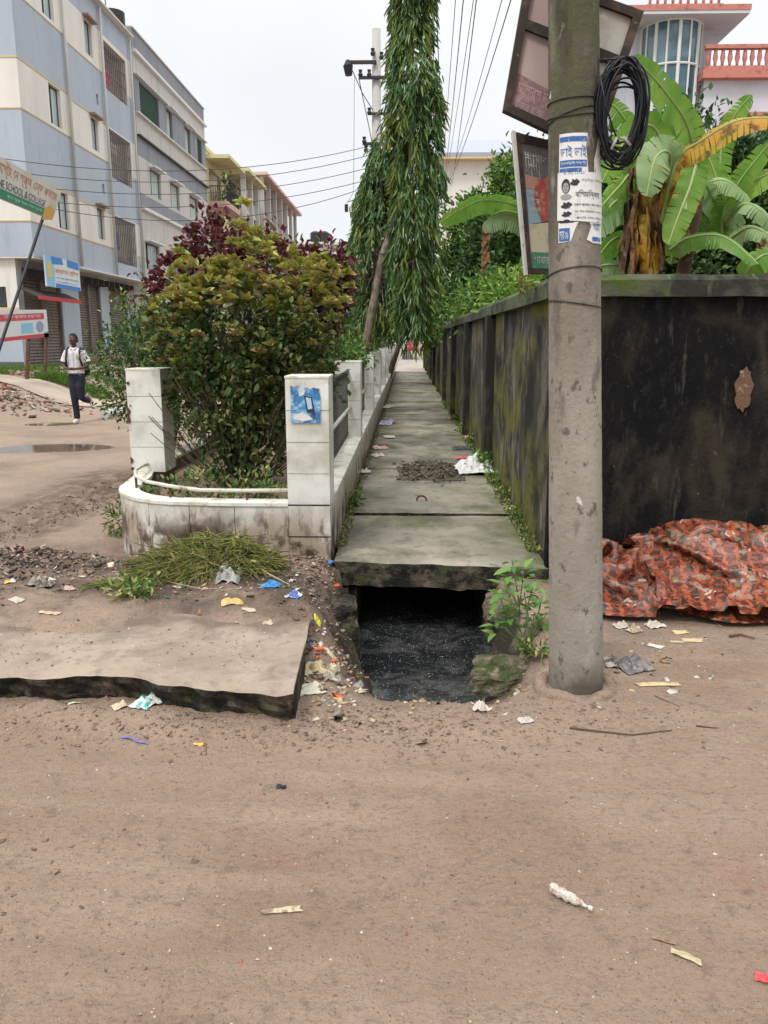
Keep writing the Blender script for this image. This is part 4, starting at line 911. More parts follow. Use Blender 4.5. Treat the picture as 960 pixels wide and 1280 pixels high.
# -- the big yellow-topped bush in the near end of the planter
t = thing('bush', 'large bush with crinkled yellow-green top leaves between the two nearest white pillars', 'bush', (-1.42, 6.75, .33))
b = B()
bp = Vector((-1.42, 6.75, .3))
tips = []
for k in range(46):
    a = random.uniform(0, 2*PI); r = random.uniform(.15, .85); tips.append((bp.x+r*math.cos(a)*.95, bp.y+r*math.sin(a)*.7, random.uniform(1.0, 2.15)))
limbs(b, bp, tips, .016, 6, .05); 
b.build('stems', M_stem, t, kind='stuff')
b = B()
for k in range(30):                                            # bare lower twigs leaning out over the low wall
    a = random.uniform(PI*.95, 2.05*PI); s0 = bp+Vector((.1*math.cos(a), .1*math.sin(a), 0)); e = bp+Vector((.75*math.cos(a), .45*math.sin(a), random.uniform(.45, .9)))
    b.tube([s0, s0.lerp(e, .5)+Vector((0, 0, -.05)), e], [.007, .005, .003], 5, cap=False)
b.build('twigs', M_stem, t, kind='stuff')
low = [(-1.40, 6.8, 1.15, .48, .42, .62), (-1.30, 6.8, 1.55, .68, .55, .55), (-1.55, 6.8, 1.6, .60, .5, .5), (-1.35, 6.7, .75, .34, .3, .38), (-.95, 6.9, 1.25, .33, .3, .4), (-1.85, 6.9, 1.35, .28, .3, .35)]
foliage(t, 'lower_foliage', low, 270, 27, .075, .066, .6, [L_bushdark, L_dark, L_mid], [.62, .2, .18], shell=.45, zmin=.42)
topc = [(-1.84, 6.75, 1.93), (-1.66, 6.65, 2.06), (-1.5, 6.6, 2.02), (-1.34, 6.7, 2.08), (-1.18, 6.6, 2.06), (-1.0, 6.65, 2.10), (-.82, 6.65, 2.14), (-.68, 6.75, 2.06), (-.62, 6.7, 1.86), (-.75, 6.6, 1.7), (-1.9, 6.8, 1.75), (-1.22, 6.7, 2.27), (-1.28, 6.72, 2.36), (-1.1, 6.55, 1.85), (-1.4, 6.5, 1.85), (-1.7, 6.55, 1.85), (-.9, 6.55, 1.9), (-.7, 6.6, 1.95)]
ros = []
for cx, cy, cz in topc:
    for k in range(9): ros.append((cx+random.gauss(0, .10), cy+random.gauss(0, .11), cz+random.gauss(0, .075)))
for k in range(110):
    e = low[random.choice((1, 2, 2, 1, 4, 5, 0))]; a = random.uniform(PI, 2*PI); z = random.uniform(-.5, .9)
    ros.append((e[0]+e[3]*math.cos(a)*math.sqrt(1-z*z), e[1]+e[4]*math.sin(a)*math.sqrt(1-z*z), e[2]+e[5]*z))
RP, RD, RL = [], [], []
for i, c in enumerate(ros):
    ax_ = Vector((random.gauss(0, .3), random.gauss(-.25, .3), 1)).normalized()
    for k in range(14):
        a = 2.4*k+random.uniform(-.3, .3); el = .2+.09*k
        dd = Vector((math.cos(a), math.sin(a), 0))*math.cos(el)+ax_*math.sin(el)
        RP.append(Vector(c)+dd*.012); RD.append(dd); RL.append(random.uniform(.038, .088)*(1 if i < 162 else .8))
RP, RD, RL = np.array(RP), np.array(RD), np.array(RL)
front = np.argsort(RP[:, 1]-.35*RP[:, 2]-2.*RL)[:300]
m_ = np.ones(len(RP), bool); m_[front] = False
leaf_objects(t, RP[front], RD[front], RL[front], .72, [S_croton, LM('single_leaf_pinkish', [(.30, .16, .08), (.24, .20, .06), (.16, .14, .05), (.34, .24, .12)])], .3, .35)
V, F = leafcloud(RP[m_], RD[m_], RL[m_], RL[m_]*.74, .35, .3)
mi = np.where(RP[m_][:, 2] > 1.78, 0, rng.choice([0, 1], m_.sum(), p=[.35, .65]))
link('crown_leaves', np_mesh('crown_leaves', V, F, [L_croton, L_bushdark], np.repeat(mi, 2), off=W[t.name]), t, W[t.name], kind='stuff')

# -- maroon bushes behind it
def bush(label, x, y, ells, ncl, nl, spread, Ln, Wd, mats, prob=None, cat='bush', z0=.33, group=None, stem=.02, **k):
    t = thing('bush', label, cat, (x, y, z0), group)
    b = B(); limbs(b, (x, y, z0-.05), [(e[0]+random.uniform(-.5, .5)*e[3], e[1]+random.uniform(-.5, .5)*e[4], e[2]+random.uniform(0, .5)*e[5]) for e in ells for _ in range(5)], stem, 5, .05)
    b.build('stems', M_stem, t, kind='stuff'); foliage(t, 'foliage', ells, ncl, nl, spread, Ln, Wd, mats, prob, **k); return t
bush('tall maroon-leaved bush behind the yellow-topped bush, in front of the grey building', -1.9, 9.2, [(-2.55, 9.3, 2.12, .38, .3, .40), (-2.1, 9.2, 2.50, .38, .3, .38), (-1.65, 9.4, 2.42, .38, .3, .36)], 120, 24, .08, .085, .6, [L_maroon, L_bushdark], [.9, .1])
bush('smaller maroon bush on the right, near the leaning trunk of the drooping tree', -.95, 10.6, [(-1.12, 10.6, 2.1, .30, .4, .5), (-.98, 10.6, 2.32, .28, .3, .46), (-1.4, 10.8, 2.3, .3, .3, .35)], 95, 24, .09, .10, .6, [L_maroon, L_bushdark], [.72, .28])
bush('loose green bush behind the left white pillar, hanging over the side street', -2.5, 8.4, [(-2.75, 8.3, 1.25, .45, .5, .50), (-2.45, 8.6, 1.5, .42, .5, .42), (-2.3, 8.0, 1.0, .35, .4, .45)], 300, 32, .10, .055, .42, [L_mid, L_dark], [.6, .4])
bush('thin pale green sapling at the far left of the planter, in front of the shutters', -3.0, 9.6, [(-3.15, 9.6, 1.95, .3, .3, .35), (-2.95, 9.6, 1.55, .25, .3, .4)], 34, 14, .08, .06, .45, [L_croton, L_mid], [.4, .6])
bush('brownish green bush behind the first railing of the white fence', -1.3, 8.1, [(-1.3, 8.0, 1.25, .36, .5, .55), (-1.25, 8.6, 1.45, .35, .5, .4)], 110, 26, .08, .06, .5, [L_bushdark, L_mid, L_croton], [.6, .25, .15])
bush('bright green low bush spilling over the white fence further along', -1.1, 11.0, [(-1.15, 11.0, 1.3, .36, .8, .36), (-1.05, 12.5, 1.28, .36, .8, .36)], 110, 26, .09, .07, .5, [L_bright, L_mid], [.45, .55])
bush('mixed green and reddish bush between the maroon bush and the leaning trunk', -1.2, 12.6, [(-1.3, 13.0, 1.6, .5, .7, .6), (-1.0, 14.5, 1.2, .3, .8, .45)], 100, 24, .1, .10, .45, [L_mid, L_maroon, L_bright], [.6, .25, .15])
for k, (yy, lab) in enumerate(((18, 'green shrub behind the middle pillars of the white fence'), (23, 'dark shrub behind the farther pillars of the white fence'), (29, 'dense far shrub where the white fence ends'))):
    bush(lab, -1.3, yy, [(-1.25, yy, 1.5, .55, 1.6, .8), (-1.3, yy+2.5, 1.4, .6, 1.6, .9)], 90, 22, .14, .13, .45, [L_mid, L_dark], [.5, .5])
# little weeds growing on the planter floor
t = thing('weeds', 'low weeds and leaf litter on the planter soil behind the curved white wall', 'weeds', (-1.4, 5.8, .33)); t['kind'] = 'stuff'
foliage(t, 'leaves', [(-1.75, 5.95, .36, .3, .3, .08), (-1.1, 6.0, .37, .35, .3, .07), (-1.5, 6.2, .40, .5, .3, .1)], 70, 16, .05, .05, .5, [L_mid, L_bushdark, L_cut], [.4, .35, .25])

# -- drooping mast tree
def mast(label, base, top, prof, ncl, nl, group, single=0, trunk_pts=None, r0=.09, ln=.20, zlow=1.9):
    t = thing('drooping_tree', label, 'tree', base, group)
    b = B(); pts = trunk_pts or [base, top]; k = len(pts); b.tube(pts, [r0*(1-.6*i/(k-1)) for i in range(k)], 10); b.build('trunk', M_bark, t, smooth=True)
    zz = rng.uniform(0, 1, ncl); P, D, LN, MI = [], [], [], []
    tp_ = Vector(top); 
    for i, u in enumerate(zz):
        z = zlow+(tp_.z-zlow)*u
        r = np.interp(z, [p[0] for p in prof], [p[1] for p in prof]); cx = np.interp(z, [p[0] for p in prof], [p[2] for p in prof])
        a = rng.uniform(0, 2*PI); lump = 1+.45*mnoise.noise((math.cos(a)*1.2, math.sin(a)*1.2, z*1.7)); rr = r*lump*(.5+.55*rng.random()); young = rng.random() < .34 and rr > r*.7
        c = np.array([cx+rr*math.cos(a), tp_.y+rr*math.sin(a), z])
        m = int(nl*rng.uniform(.6, 1.3)); hang = rng.uniform(.25, .6)
        s_ = rng.random(m); out = np.array([math.cos(a), math.sin(a), 0])
        P.append(c+out*(s_[:, None]*.10)+np.array([0, 0, -1])*s_[:, None]*hang+rng.normal(0, .03, (m, 3)))
        D.append(out*.35+rng.normal(0, .28, (m, 3))+np.array([0, 0, -1.])); LN.append(ln*rng.uniform(.6, 1.2, m)); MI.append(np.where((rng.random(m) < (.85 if young else .06)), 1, 0))
    P = np.concatenate(P); D = np.concatenate(D); LN = np.concatenate(LN); MI = np.concatenate(MI)
    if single:
        key = np.argsort(P[:, 1]-np.where((P[:, 2] < 6.6), 0, 9)-LN*2)[:single]; m_ = np.ones(len(P), bool); m_[key] = False
        leaf_objects(t, P[key], D[key], LN[key], .17, [S_ash], .1, .2); P, D, LN, MI = P[m_], D[m_], LN[m_], MI[m_]
    V, F = leafcloud(P, D, LN, LN*.17, .2, .12, up=(0, -1, 0), jit=.8)
    link('crown', np_mesh('crown', V, F, [L_ash, L_ashnew], np.repeat(MI, 2), off=W[t.name]), t, W[t.name], kind='stuff')
    b = B()
    for i in range(70):
        z = zlow+(tp_.z-zlow)*random.random(); r = np.interp(z, [p[0] for p in prof], [p[1] for p in prof]); cx = np.interp(z, [p[0] for p in prof], [p[2] for p in prof]); a = random.uniform(0, 2*PI)
        b.tube([(cx, tp_.y, z+.2), (cx+r*.5*math.cos(a), tp_.y+r*.5*math.sin(a), z+.15), (cx+r*.9*math.cos(a), tp_.y+r*.9*math.sin(a), z-.15)], [.02, .014, .008], 5, cap=False)
    b.build('branches', M_bark, t, kind='stuff')
    return t
prof = [(1.9, .14, .12), (2.4, .25, .13), (3.1, .34, .10), (3.8, .37, .10), (4.6, .36, .12), (5.4, .40, .10), (6.2, .33, .06), (6.8, .24, .05), (7.4, .22, .03), (8.6, .12, .02)]
T0 = Vector((-.92, 14, .3)); T1 = PY(478, 320, 14); T2 = Vector((.06, 14, 4.2)); T3 = Vector((.05, 14, 8.6))
mast('tall narrow tree with drooping glossy leaves rising over the walkway', (-.92, 14, .3), (.05, 14, 8.6), prof, 400, 34, 'drooping mast trees beside the walkway', 300, [T0, T0.lerp(T1, .5), T1, Vector((-.2, 14, 3.5)), T2, T3], .085)
mast('shorter drooping tree just behind and left of the tall one', (-.88, 16.5, .3), (-.45, 16.5, 5.4), [(1.7, .3, -.45), (2.6, .58, -.58), (3.6, .52, -.58), (4.6, .36, -.52), (5.3, .14, -.50)], 250, 34, 'drooping mast trees beside the walkway', 0, [Vector((-.88, 16.5, .3)), Vector((-.7, 16.5, 2)), Vector((-.45, 16.5, 5.2))], .08)
mast('farther drooping tree closing off the end of the walkway', (-.6, 27, .3), (.3, 27, 6.2), [(1.9, .9, .35), (3.2, 1.1, .3), (4.5, .9, .3), (6.2, .3, .3)], 150, 30, 'drooping mast trees beside the walkway', 0, [Vector((-.6, 27, .3)), Vector((.3, 27, 3)), Vector((.3, 27, 6))], .1, .32, 2.2)
t = thing('bare_branch', 'thin dark branch leaning diagonally across the far end of the walkway', 'branch', (-.5, 24, .5))
b = B(); b.tube([PY(484, 428, 24), PY(500, 412, 24), PY(515, 401, 24), PY(524, 398, 24)], [.05, .045, .035, .03], 6); b.build('wood', M_stem, t)

# -- trees behind the boundary wall
def tree(name, label, base, ells, ncl, nl, spread, Ln, Wd, mats, prob, r0=.2, group=None, **k):
    t = thing(name, label, 'tree', base, group)
    b = B(); top = np.mean([e[:3] for e in ells], 0); b.tube([base, Vector(base).lerp(Vector(top), .6), top], [r0, r0*.7, r0*.45], 8); b.build('trunk', M_bark, t, smooth=True)
    b = B(); limbs(b, Vector(base).lerp(Vector(top), .45), [(e[0]+random.uniform(-.7, .7)*e[3], e[1]+random.uniform(-.6, .6)*e[4], e[2]+random.uniform(-.3, .7)*e[5]) for e in ells for _ in range(4)], r0*.4, 5, r0)
    b.build('limbs', M_bark, t, kind='stuff'); foliage(t, 'crown', ells, ncl, nl, spread, Ln, Wd, mats, prob, **k); return t
g = 'trees behind the boundary wall'
tree('leafy_tree', 'broad pale green tree rising behind the wall left of the lower sign board', (4.2, 28, 0), [(3.9, 28, 6.2, 1.4, 1.6, 1.3), (5.2, 28.5, 6.4, 1.5, 1.6, 1.5), (2.5, 28, 4.9, 1.2, 1.5, 1.3), (5.4, 28, 5.0, 2, 1.6, 1.6), (3.2, 28, 3.7, 1.6, 1.4, 1.2)], 520, 70, .26, .19, .5, [L_mid, L_bright, L_dark], [.55, .38, .07], .25, g)
tree('leafy_tree', 'dark rounded tree under the long banana leaf left of the sign board', (2.9, 20, 0), [(2.4, 20, 3.3, 1.0, 1.2, 1.2), (3.4, 20.5, 3.6, 1.2, 1.2, 1.3), (1.9, 20, 2.7, .6, 1, .9)], 330, 60, .18, .16, .5, [L_dark, L_mid], [.7, .3], .18, g)
tree('leafy_tree', 'dark small-leaved tree directly behind the tall banana plant', (3.6, 12, 0), [(2.9, 12, 3.2, 1.0, .9, 1.0), (3.9, 12.3, 3.7, 1.1, .9, 1.0), (3.3, 12, 2.3, 1.5, .8, .9), (4.5, 12.3, 3.2, .8, .8, 1)], 420, 60, .13, .11, .5, [L_dark, L_mid], [.85, .15], .12, g)
tree('leafy_tree', 'dark green tree at the right edge of the photo below the pink balustrade', (5.3, 12.5, 0), [(5.0, 12.5, 3.3, .9, .9, .9), (5.7, 12.8, 3.7, .9, .9, .9), (5.1, 12.5, 2.4, 1.2, .8, .9)], 330, 56, .13, .11, .5, [L_dark, L_mid], [.8, .2], .12, g)
tree('leafy_tree', 'low dense dark tree between the utility pole and the banana clump', (2.3, 14, 0), [(2.3, 14, 2.6, .8, .8, 1.2), (3.2, 14.4, 2.6, .9, .8, 1.4), (2.6, 14, 3.4, .8, .8, .9)], 280, 56, .13, .12, .5, [L_dark, L_mid], [.7, .3], .1, g)
def wallbush(label, x, y, ells, ncl, mats, prob, Ln=.12): return bush(label, x, y, ells, ncl, 30, .12, Ln, .42, mats, prob, z0=0, group='bushes overtopping the side wall')
wallbush('bright green bush just over the side wall nearest the lower sign board', 1.6, 10.4, [(1.55, 10.4, 2.0, .42, .9, .38), (1.5, 12, 2.05, .4, .9, .42)], 120, [L_bright, L_mid], [.7, .3], .10)
wallbush('bright green bush over the middle of the side wall', 1.6, 15, [(1.6, 14.5, 2.1, .5, 1.3, .55), (1.5, 17, 2.1, .5, 1.5, .6)], 150, [L_bright, L_mid], [.6, .4])
wallbush('darker bush leaning over the far stretch of the side wall', 1.5, 22, [(1.35, 21, 2.1, .6, 2, .8), (1.3, 26, 2.3, .7, 2.5, 1.0), (1.1, 31, 2.5, .7, 3, 1.2)], 190, [L_mid, L_bright, L_dark], [.5, .25, .25], .16)
tree('leafy_tree', 'dark tree closing the view at the end of the walkway', (2.5, 66, 0), [(.5, 66, 6, 3, 2, 2.2), (3.5, 67, 6, 3, 2, 3), (-2.5, 67, 5, 2, 2, 2.5)], 160, 34, .5, .5, .5, [L_dark, L_mid], [.8, .2], .3, None)
# -- banana plants
def bmat(name, c1, c2, trans=.35): return mat(name, c1, [dict(c=c2, s=3, lo=.4, hi=.65), dict(c=(.38, .30, .06), s=5, lo=.62, hi=.7, a=.8), dict(c=(.20, .11, .04), s=11, lo=.66, hi=.70, a=.9), dict(c=tuple(q*.55 for q in c1), s=14, lo=.6, hi=.75, a=.4)], rough=.38, trans=trans, bump=((30, .25, .006),), coords='pos')
BG = bmat('banana_green', (.13, .29, .04), (.24, .40, .07), .45); BP = bmat('banana_pale', (.22, .36, .13), (.36, .48, .25), .4); BD = bmat('banana_deep', (.05, .14, .03), (.09, .2, .04))
BY = mat('banana_yellowed', (.50, .27, .03), [dict(c=(.16, .06, .015), s=9, lo=.5, hi=.62), dict(c=(.52, .4, .08), s=4, lo=.5, hi=.7)], rough=.6, trans=.25)
BB = mat('banana_dry', (.20, .10, .045), [dict(c=(.07, .04, .022), s=12, lo=.45, hi=.6), dict(c=(.45, .26, .06), s=5, lo=.56, hi=.68)], rough=.9)
BDK = mat('banana_dead_dark', (.07, .04, .025), [dict(c=(.2, .12, .07), s=14, lo=.55, hi=.68)], rough=.9)
BRIB = mat('banana_rib', (.30, .38, .14), rough=.5)
def bez(p, t):
    p = [Vector(q) for q in p]
    while len(p) > 1: p = [p[i].lerp(p[i+1], t) for i in range(len(p)-1)]
    return p[0]
def cat_(pts, u):
    n = len(pts)-1; s_ = min(n-1e-6, u*n); i = int(s_); f = s_-i
    p0, p1, p2, p3 = pts[max(0, i-1)], pts[i], pts[i+1], pts[min(n, i+2)]
    return .5*((2*p1)+(p2-p0)*f+(2*p0-5*p1+4*p2-p3)*f*f+(3*p1-p0-3*p2+p3)*f**3)
def banana_leaf(parent, pix, width, m, roll=0., drop=.35, tear=.25, seed=0, n=26, label=None):
    r_ = random.Random(seed); pts = [PY(*q) for q in pix]; width *= .9; tear = min(.75, tear+.14)
    b = B(); rib = []
    side0 = None
    for i in range(n+1):
        u = i/n; p = cat_(pts, u); tg = (cat_(pts, min(1, u+.02))-cat_(pts, max(0, u-.02))).normalized()
        s_ = tg.cross(Vector((0, -1, .15))).normalized(); nn = s_.cross(tg).normalized()
        s_ = (s_*math.cos(roll)+nn*math.sin(roll)).normalized(); nn = s_.cross(tg)
        if nn.y > 0: pass
        rib.append((p, s_, nn, tg, u))
    def wd(u): return width*(min(1, (u/.14)**.6) if u < .14 else 1)*(1-max(0, (u-.5)/.5)**2.6)**.6
    for sg in (1, -1):
        for i in range(n):
            (p, s_, nn, tg, u), (p2, s2, n2, t2, u2) = rib[i], rib[i+1]
            torn = r_.random() < tear; pull = r_.uniform(.1, .45)*(tg*(p2-p).length) if torn else Vector(); extra = r_.uniform(.05, .22)*width if torn else 0
            rows = [[], []]; K = 4
            for k in range(K+1):
                f = k/K
                for j, (q, ss, nq, uu) in enumerate(((p, s_, nn, u), (p2, s2, n2, u2))):
                    w_ = max(.002, wd(uu)); dz = drop*w_*f*f+extra*f*f*.6
                    wav = .04*width*math.sin(uu*38+sg)*f
                    pos = q+ss*sg*w_*f*(1-.15*drop*f)+Vector((0, 0, -dz))+nq*wav
                    if torn: pos += (pull if j == 0 else -pull)*f*.5
                    rows[j].append(pos)
            vs = rows[0]+rows[1]; b.add(vs, [(k, k+1, K+2+k, K+1+k) for k in range(K)], 0)
    b.tube([r[0] for r in rib], [max(.004, .016*(1-.75*r[4])) for r in rib], 6, 1, cap=False)
    o = b.build('leaf', [m, BRIB], parent, smooth=False, fix=False)
    if label: o['label'] = label
    return o
gB = 'banana plants behind the boundary wall'
A_ = thing('banana_plant', 'tall banana plant with hanging brown dead leaves, nearest the utility pole', 'banana plant', (2.45, 7.4, 0), gB)
Yb = 7.2
banana_leaf(A_, [(838, 330, Yb+.3), (862, 235, Yb+.2), (862, 165, Yb), (828, 110, Yb-.3), (790, 70, Yb-.5)], .155, BG, .1, .15, .25, 1)
banana_leaf(A_, [(822, 300, Yb), (845, 205, Yb-.1), (878, 175, Yb-.2), (925, 150, Yb-.3), (985, 148, Yb-.4)], .12, BY, .5, .6, .6, 2, label='yellow and brown torn leaf arching to the right')
banana_leaf(A_, [(830, 250, Yb), (838, 195, Yb-.15), (820, 196, Yb-.4), (808, 245, Yb-.5)], .17, BP, .1, .1, .15, 3, label='pale folded young leaf')
banana_leaf(A_, [(870, 206, Yb-.2), (862, 235, Yb-.25), (848, 270, Yb-.3), (835, 306, Yb-.35)], .125, BG, -.1, .1, .15, 4)
banana_leaf(A_, [(835, 240, Yb), (822, 165, Yb-.1), (790, 165, Yb-.2), (752, 228, Yb-.3)], .15, BG, .3, .15, .3, 5)
banana_leaf(A_, [(812, 260, Yb), (792, 218, Yb-.1), (775, 232, Yb-.3), (748, 262, Yb-.5)], .13, BG, .3, .4, .15, 6)
banana_leaf(A_, [(815, 280, Yb), (785, 248, Yb-.2), (765, 255, Yb-.4), (742, 290, Yb-.5)], .14, BP, .5, .7, .2, 7)
banana_leaf(A_, [(800, 352, Yb+.3), (775, 333, Yb), (752, 332, Yb), (735, 340, Yb)], .10, BP, .4, .4, .1, 8)
banana_leaf(A_, [(826, 300, Yb+.5), (800, 190, Yb+.4), (775, 140, Yb+.3), (755, 125, Yb+.3)], .11, BG, .4, .3, .5, 31)
banana_leaf(A_, [(840, 300, Yb+.5), (872, 240, Yb+.5), (905, 225, Yb+.4), (938, 250, Yb+.3)], .12, BP, .5, .5, .45, 32)
banana_leaf(A_, [(800, 330, Yb+.2), (778, 300, Yb), (765, 300, Yb-.1), (748, 320, Yb-.2)], .12, BG, .4, .4, .3, 33)
banana_leaf(A_, [(835, 270, Yb+.1), (850, 230, Yb-.1), (856, 232, Yb-.2), (858, 262, Yb-.3)], .07, BP, .2, .5, .2, 34)
for k, (x0, x1, y1, m) in enumerate(((803, 800, 345, BB), (794, 788, 348, BB), (799, 795, 350, BDK), (789, 781, 350, BDK), (806, 812, 350, BY), (786, 778, 348, BB), (812, 815, 348, BY), (820, 826, 330, BB), (807, 809, 345, BB), (790, 783, 345, BB))):
    r_ = random.Random(k); b = B(); n = 14; dY = r_.uniform(-.15, .15)
    top_ = (x0+r_.uniform(-3, 3), 205+r_.uniform(0, 30))
    rows = []
    for i in range(n+1):
        u = i/n; px = top_[0]+(x1-top_[0])*u+2.5*math.sin(u*9+k); py = top_[1]+(y1+8-top_[1])*u
        c = PY(px, py, Yb-.15+dY); w_ = (.012+.022*math.sin(min(1, u*1.15)*PI*.85)+.014*r_.random())*(1.7 if m is BY else 1)
        rows.append([(c.x-w_, c.y+.03*math.sin(u*12+k), c.z), (c.x-w_*.3, c.y-.05-.02*r_.random(), c.z), (c.x+w_*.4, c.y+.02, c.z), (c.x+w_, c.y-.03*math.cos(u*10), c.z)])
    b.add([v for r in rows for v in r], [(i*4+j, i*4+j+1, i*4+j+5, i*4+j+4) for i in range(n) for j in range(3)]); o = b.build('dead_leaf', m, A_, fix=False)
b = B(); b.tube([(2.42, 7.4, 0), (2.40, 7.4, 1.2), (2.44, 7.4, 2.2), (2.5, 7.3, 2.75)], [.10, .09, .06, .03], 10); b.build('pseudostem', BDK, A_, smooth=True)
C_ = thing('banana_plant', 'banana plant with upright bright leaves and brown stump-like stem at the right', 'banana plant', (3.35, 7.8, 0), gB)
Yc = 7.8
banana_leaf(C_, [(902, 300, Yc), (905, 262, Yc-.1), (925, 225, Yc-.2), (965, 175, Yc-.3)], .13, BG, -.1, .15, .35, 11)
banana_leaf(C_, [(905, 290, Yc), (900, 250, Yc), (893, 215, Yc), (880, 186, Yc)], .13, BG, .1, .2, .1, 12)
banana_leaf(C_, [(905, 280, Yc), (925, 240, Yc-.1), (950, 222, Yc-.2), (990, 205, Yc-.3)], .12, BG, .3, .4, .3, 13)
banana_leaf(C_, [(838, 312, Yc-.4), (862, 297, Yc-.5), (905, 296, Yc-.6), (948, 330, Yc-.8)], .11, BG, .5, .5, .12, 14)
banana_leaf(C_, [(905, 285, Yc), (925, 258, Yc-.3), (945, 258, Yc-.5), (972, 288, Yc-.6)], .12, BP, .4, .5, .4, 15)
banana_leaf(C_, [(900, 270, Yc), (885, 235, Yc-.2), (873, 225, Yc-.3), (850, 242, Yc-.4)], .11, BP, .4, .4, .2, 16)
banana_leaf(C_, [(930, 345, Yc-.5), (945, 325, Yc-.6), (962, 318, Yc-.6), (990, 330, Yc-.6)], .13, BG, .3, .3, .1, 17)
banana_leaf(C_, [(905, 290, Yc+.4), (900, 200, Yc+.5), (915, 150, Yc+.4), (940, 118, Yc+.3)], .12, BG, .2, .2, .5, 35)
banana_leaf(C_, [(910, 300, Yc+.2), (935, 285, Yc), (955, 290, Yc-.1), (985, 315, Yc-.2)], .12, BP, .5, .5, .4, 36)
banana_leaf(C_, [(900, 310, Yc+.2), (878, 275, Yc), (865, 272, Yc-.1), (848, 290, Yc-.2)], .09, BD, .5, .5, .4, 37)
b = B(); b.tube([(3.22, 7.8, 0), (3.25, 7.8, 1.4), (3.3, 7.8, 2.1), (3.34, 7.8, 2.5)], [.19, .17, .12, .05], 12); b.build('pseudostem', BB, C_, smooth=True)
for k in range(9):
    a = random.uniform(PI, 2*PI); x, y = 3.27+.17*math.cos(a), 7.8+.17*math.sin(a); b = B()
    b.add([(x-.05, y, 1.7), (x+.05, y, 1.7), (x+.04, y-.04, 2.1), (x-.04, y-.04, 2.1), (x+.0, y-.01, 2.45), (x+.03, y, 2.42)], [(0, 1, 2, 3), (3, 2, 5, 4)]); b.build('dead_leaf', BB, C_, fix=False)
b = B(); b.tube([PY(842, 322, Yc-.3), PY(870, 316, Yc-.4), PY(890, 300, Yc-.3)], .012, 6); b.build('leaf_stalk', BRIB, C_)
D_ = thing('banana_plant', 'banana plant with one long arched leaf, left of the lower sign board', 'banana plant', (1.75, 12.0, 0), gB)
banana_leaf(D_, [(690, 300, 12.2), (655, 262, 12.0), (608, 250, 11.8), (575, 262, 11.6), (550, 278, 11.4)], .17, BG, .7, .35, .12, 21, label='long arched leaf reaching left')
banana_leaf(D_, [(690, 310, 12.2), (655, 275, 12.0), (625, 268, 11.9), (603, 284, 11.8)], .17, BP, .7, .6, .35, 22)
banana_leaf(D_, [(690, 330, 12.2), (705, 280, 12.3), (730, 250, 12.4)], .17, BG, .2, .2, .2, 23)
b = B(); b.tube([(2.2, 12.2, 0), (2.2, 12.2, 1.8), (2.25, 12.2, 2.9)], [.15, .13, .06], 10); b.build('pseudostem', BB, D_, smooth=True)
c = PY(608, 283, 11.9); b = B()
for k in range(7): b.add([(c.x-.05, c.y, c.z-.09*k), (c.x+.05, c.y-.02, c.z-.09*k+.02), (c.x+.06*math.sin(k*2), c.y-.05, c.z-.09*k-.12), (c.x-.07, c.y, c.z-.09*k-.08)], [(0, 1, 2, 3)])
b.build('dead_leaf', BB, D_, fix=False)
t = thing('flowering_weed', 'small yellow croton sprig growing on the coping below the lower sign board', 'plant', PY(658, 352, 5.8))
b_ = foliage(t, 'leaves', [(*PY(655, 352, 5.9), .06, .05, .05)], 8, 10, .02, .06, .35, [L_croton, L_ashnew], [.3, .7])

# -- broad-leaved weed beside the pole
t = thing('broadleaf_weed', 'young green broad-leaved weed growing between the drain and the utility pole', 'plant', (.57, 4.05, -.02))
root = GG(655, 812); heads = [(640, 700), (655, 712), (670, 722), (625, 745), (678, 745), (640, 760), (622, 772), (655, 740), (632, 725), (668, 765), (682, 770)]
M_weed = mat('weed_leaf', (.12, .27, .05), island=[(.10, .25, .05), (.17, .34, .06), (.07, .18, .05), (.24, .40, .08)], rnd=1, rough=.45, trans=.3)
V, F = leafcloud(np.zeros((1, 3)), np.array([[0, 0, 1.]]), 1., .46, .12, .25, up=(0, 1, 0), jit=.02); wl = np_mesh('leaf', V, F, M_weed)
for i, h in enumerate(heads):
    e = PY(h[0], h[1], 4.02+.06*math.sin(i*2.1)); b = B(); mid = root.lerp(e, .5)+Vector((random.uniform(-.03, .03), 0, .02))
    b.tube([root+Vector((random.uniform(-.05, .05), random.uniform(-.03, .03), 0)), mid, e], [.005, .004, .0025], 5); b.build('stem', plain('weed_stem', (.10, .13, .06)), t)
    for k in range(10):
        a = k*2.4+i; el = random.uniform(-.35, .7); D = Vector((math.cos(a)*math.cos(el), math.sin(a)*math.cos(el)-.15, math.sin(el)))
        q = D.to_track_quat('Z', 'Y').to_euler(); q.rotate_axis('Z', random.uniform(-.4, .4)); inst('leaf', wl, e+D*.012-Vector((0, 0, .012*k)), t, rot=q, scale=(random.uniform(.05, .095),)*3)
def weed(label, c, r, n, Ln, mats, prob=None, h=.6, Wd=.35):
    t = thing('weed_tuft', label, 'weeds', c); foliage(t, 'leaves', [(c[0], c[1], c[2]+r*h*.5, r, r, r*h)], n, 12, r*.25, Ln, Wd, mats, prob, shell=.2); return t
weed('small leafy weed at the foot of the low white wall beside the walkway', G(437, 628, .1), .09, 14, .07, [L_mid, L_bright])
weed('green weeds climbing the outer left end of the curved white wall', G(150, 668, .02)+Vector((0, .05, .02)), .12, 26, .05, [L_mid, L_cut], [.7, .3], 1.6)
weed('low grassy weed at the foot of the utility pole', GG(672, 828), .07, 10, .05, [L_mid, L_cut])
weed('pale green creeping weeds below the cut-grass heap', GG(165, 742), .12, 20, .05, [L_cut, L_mid], [.5, .5], .25)
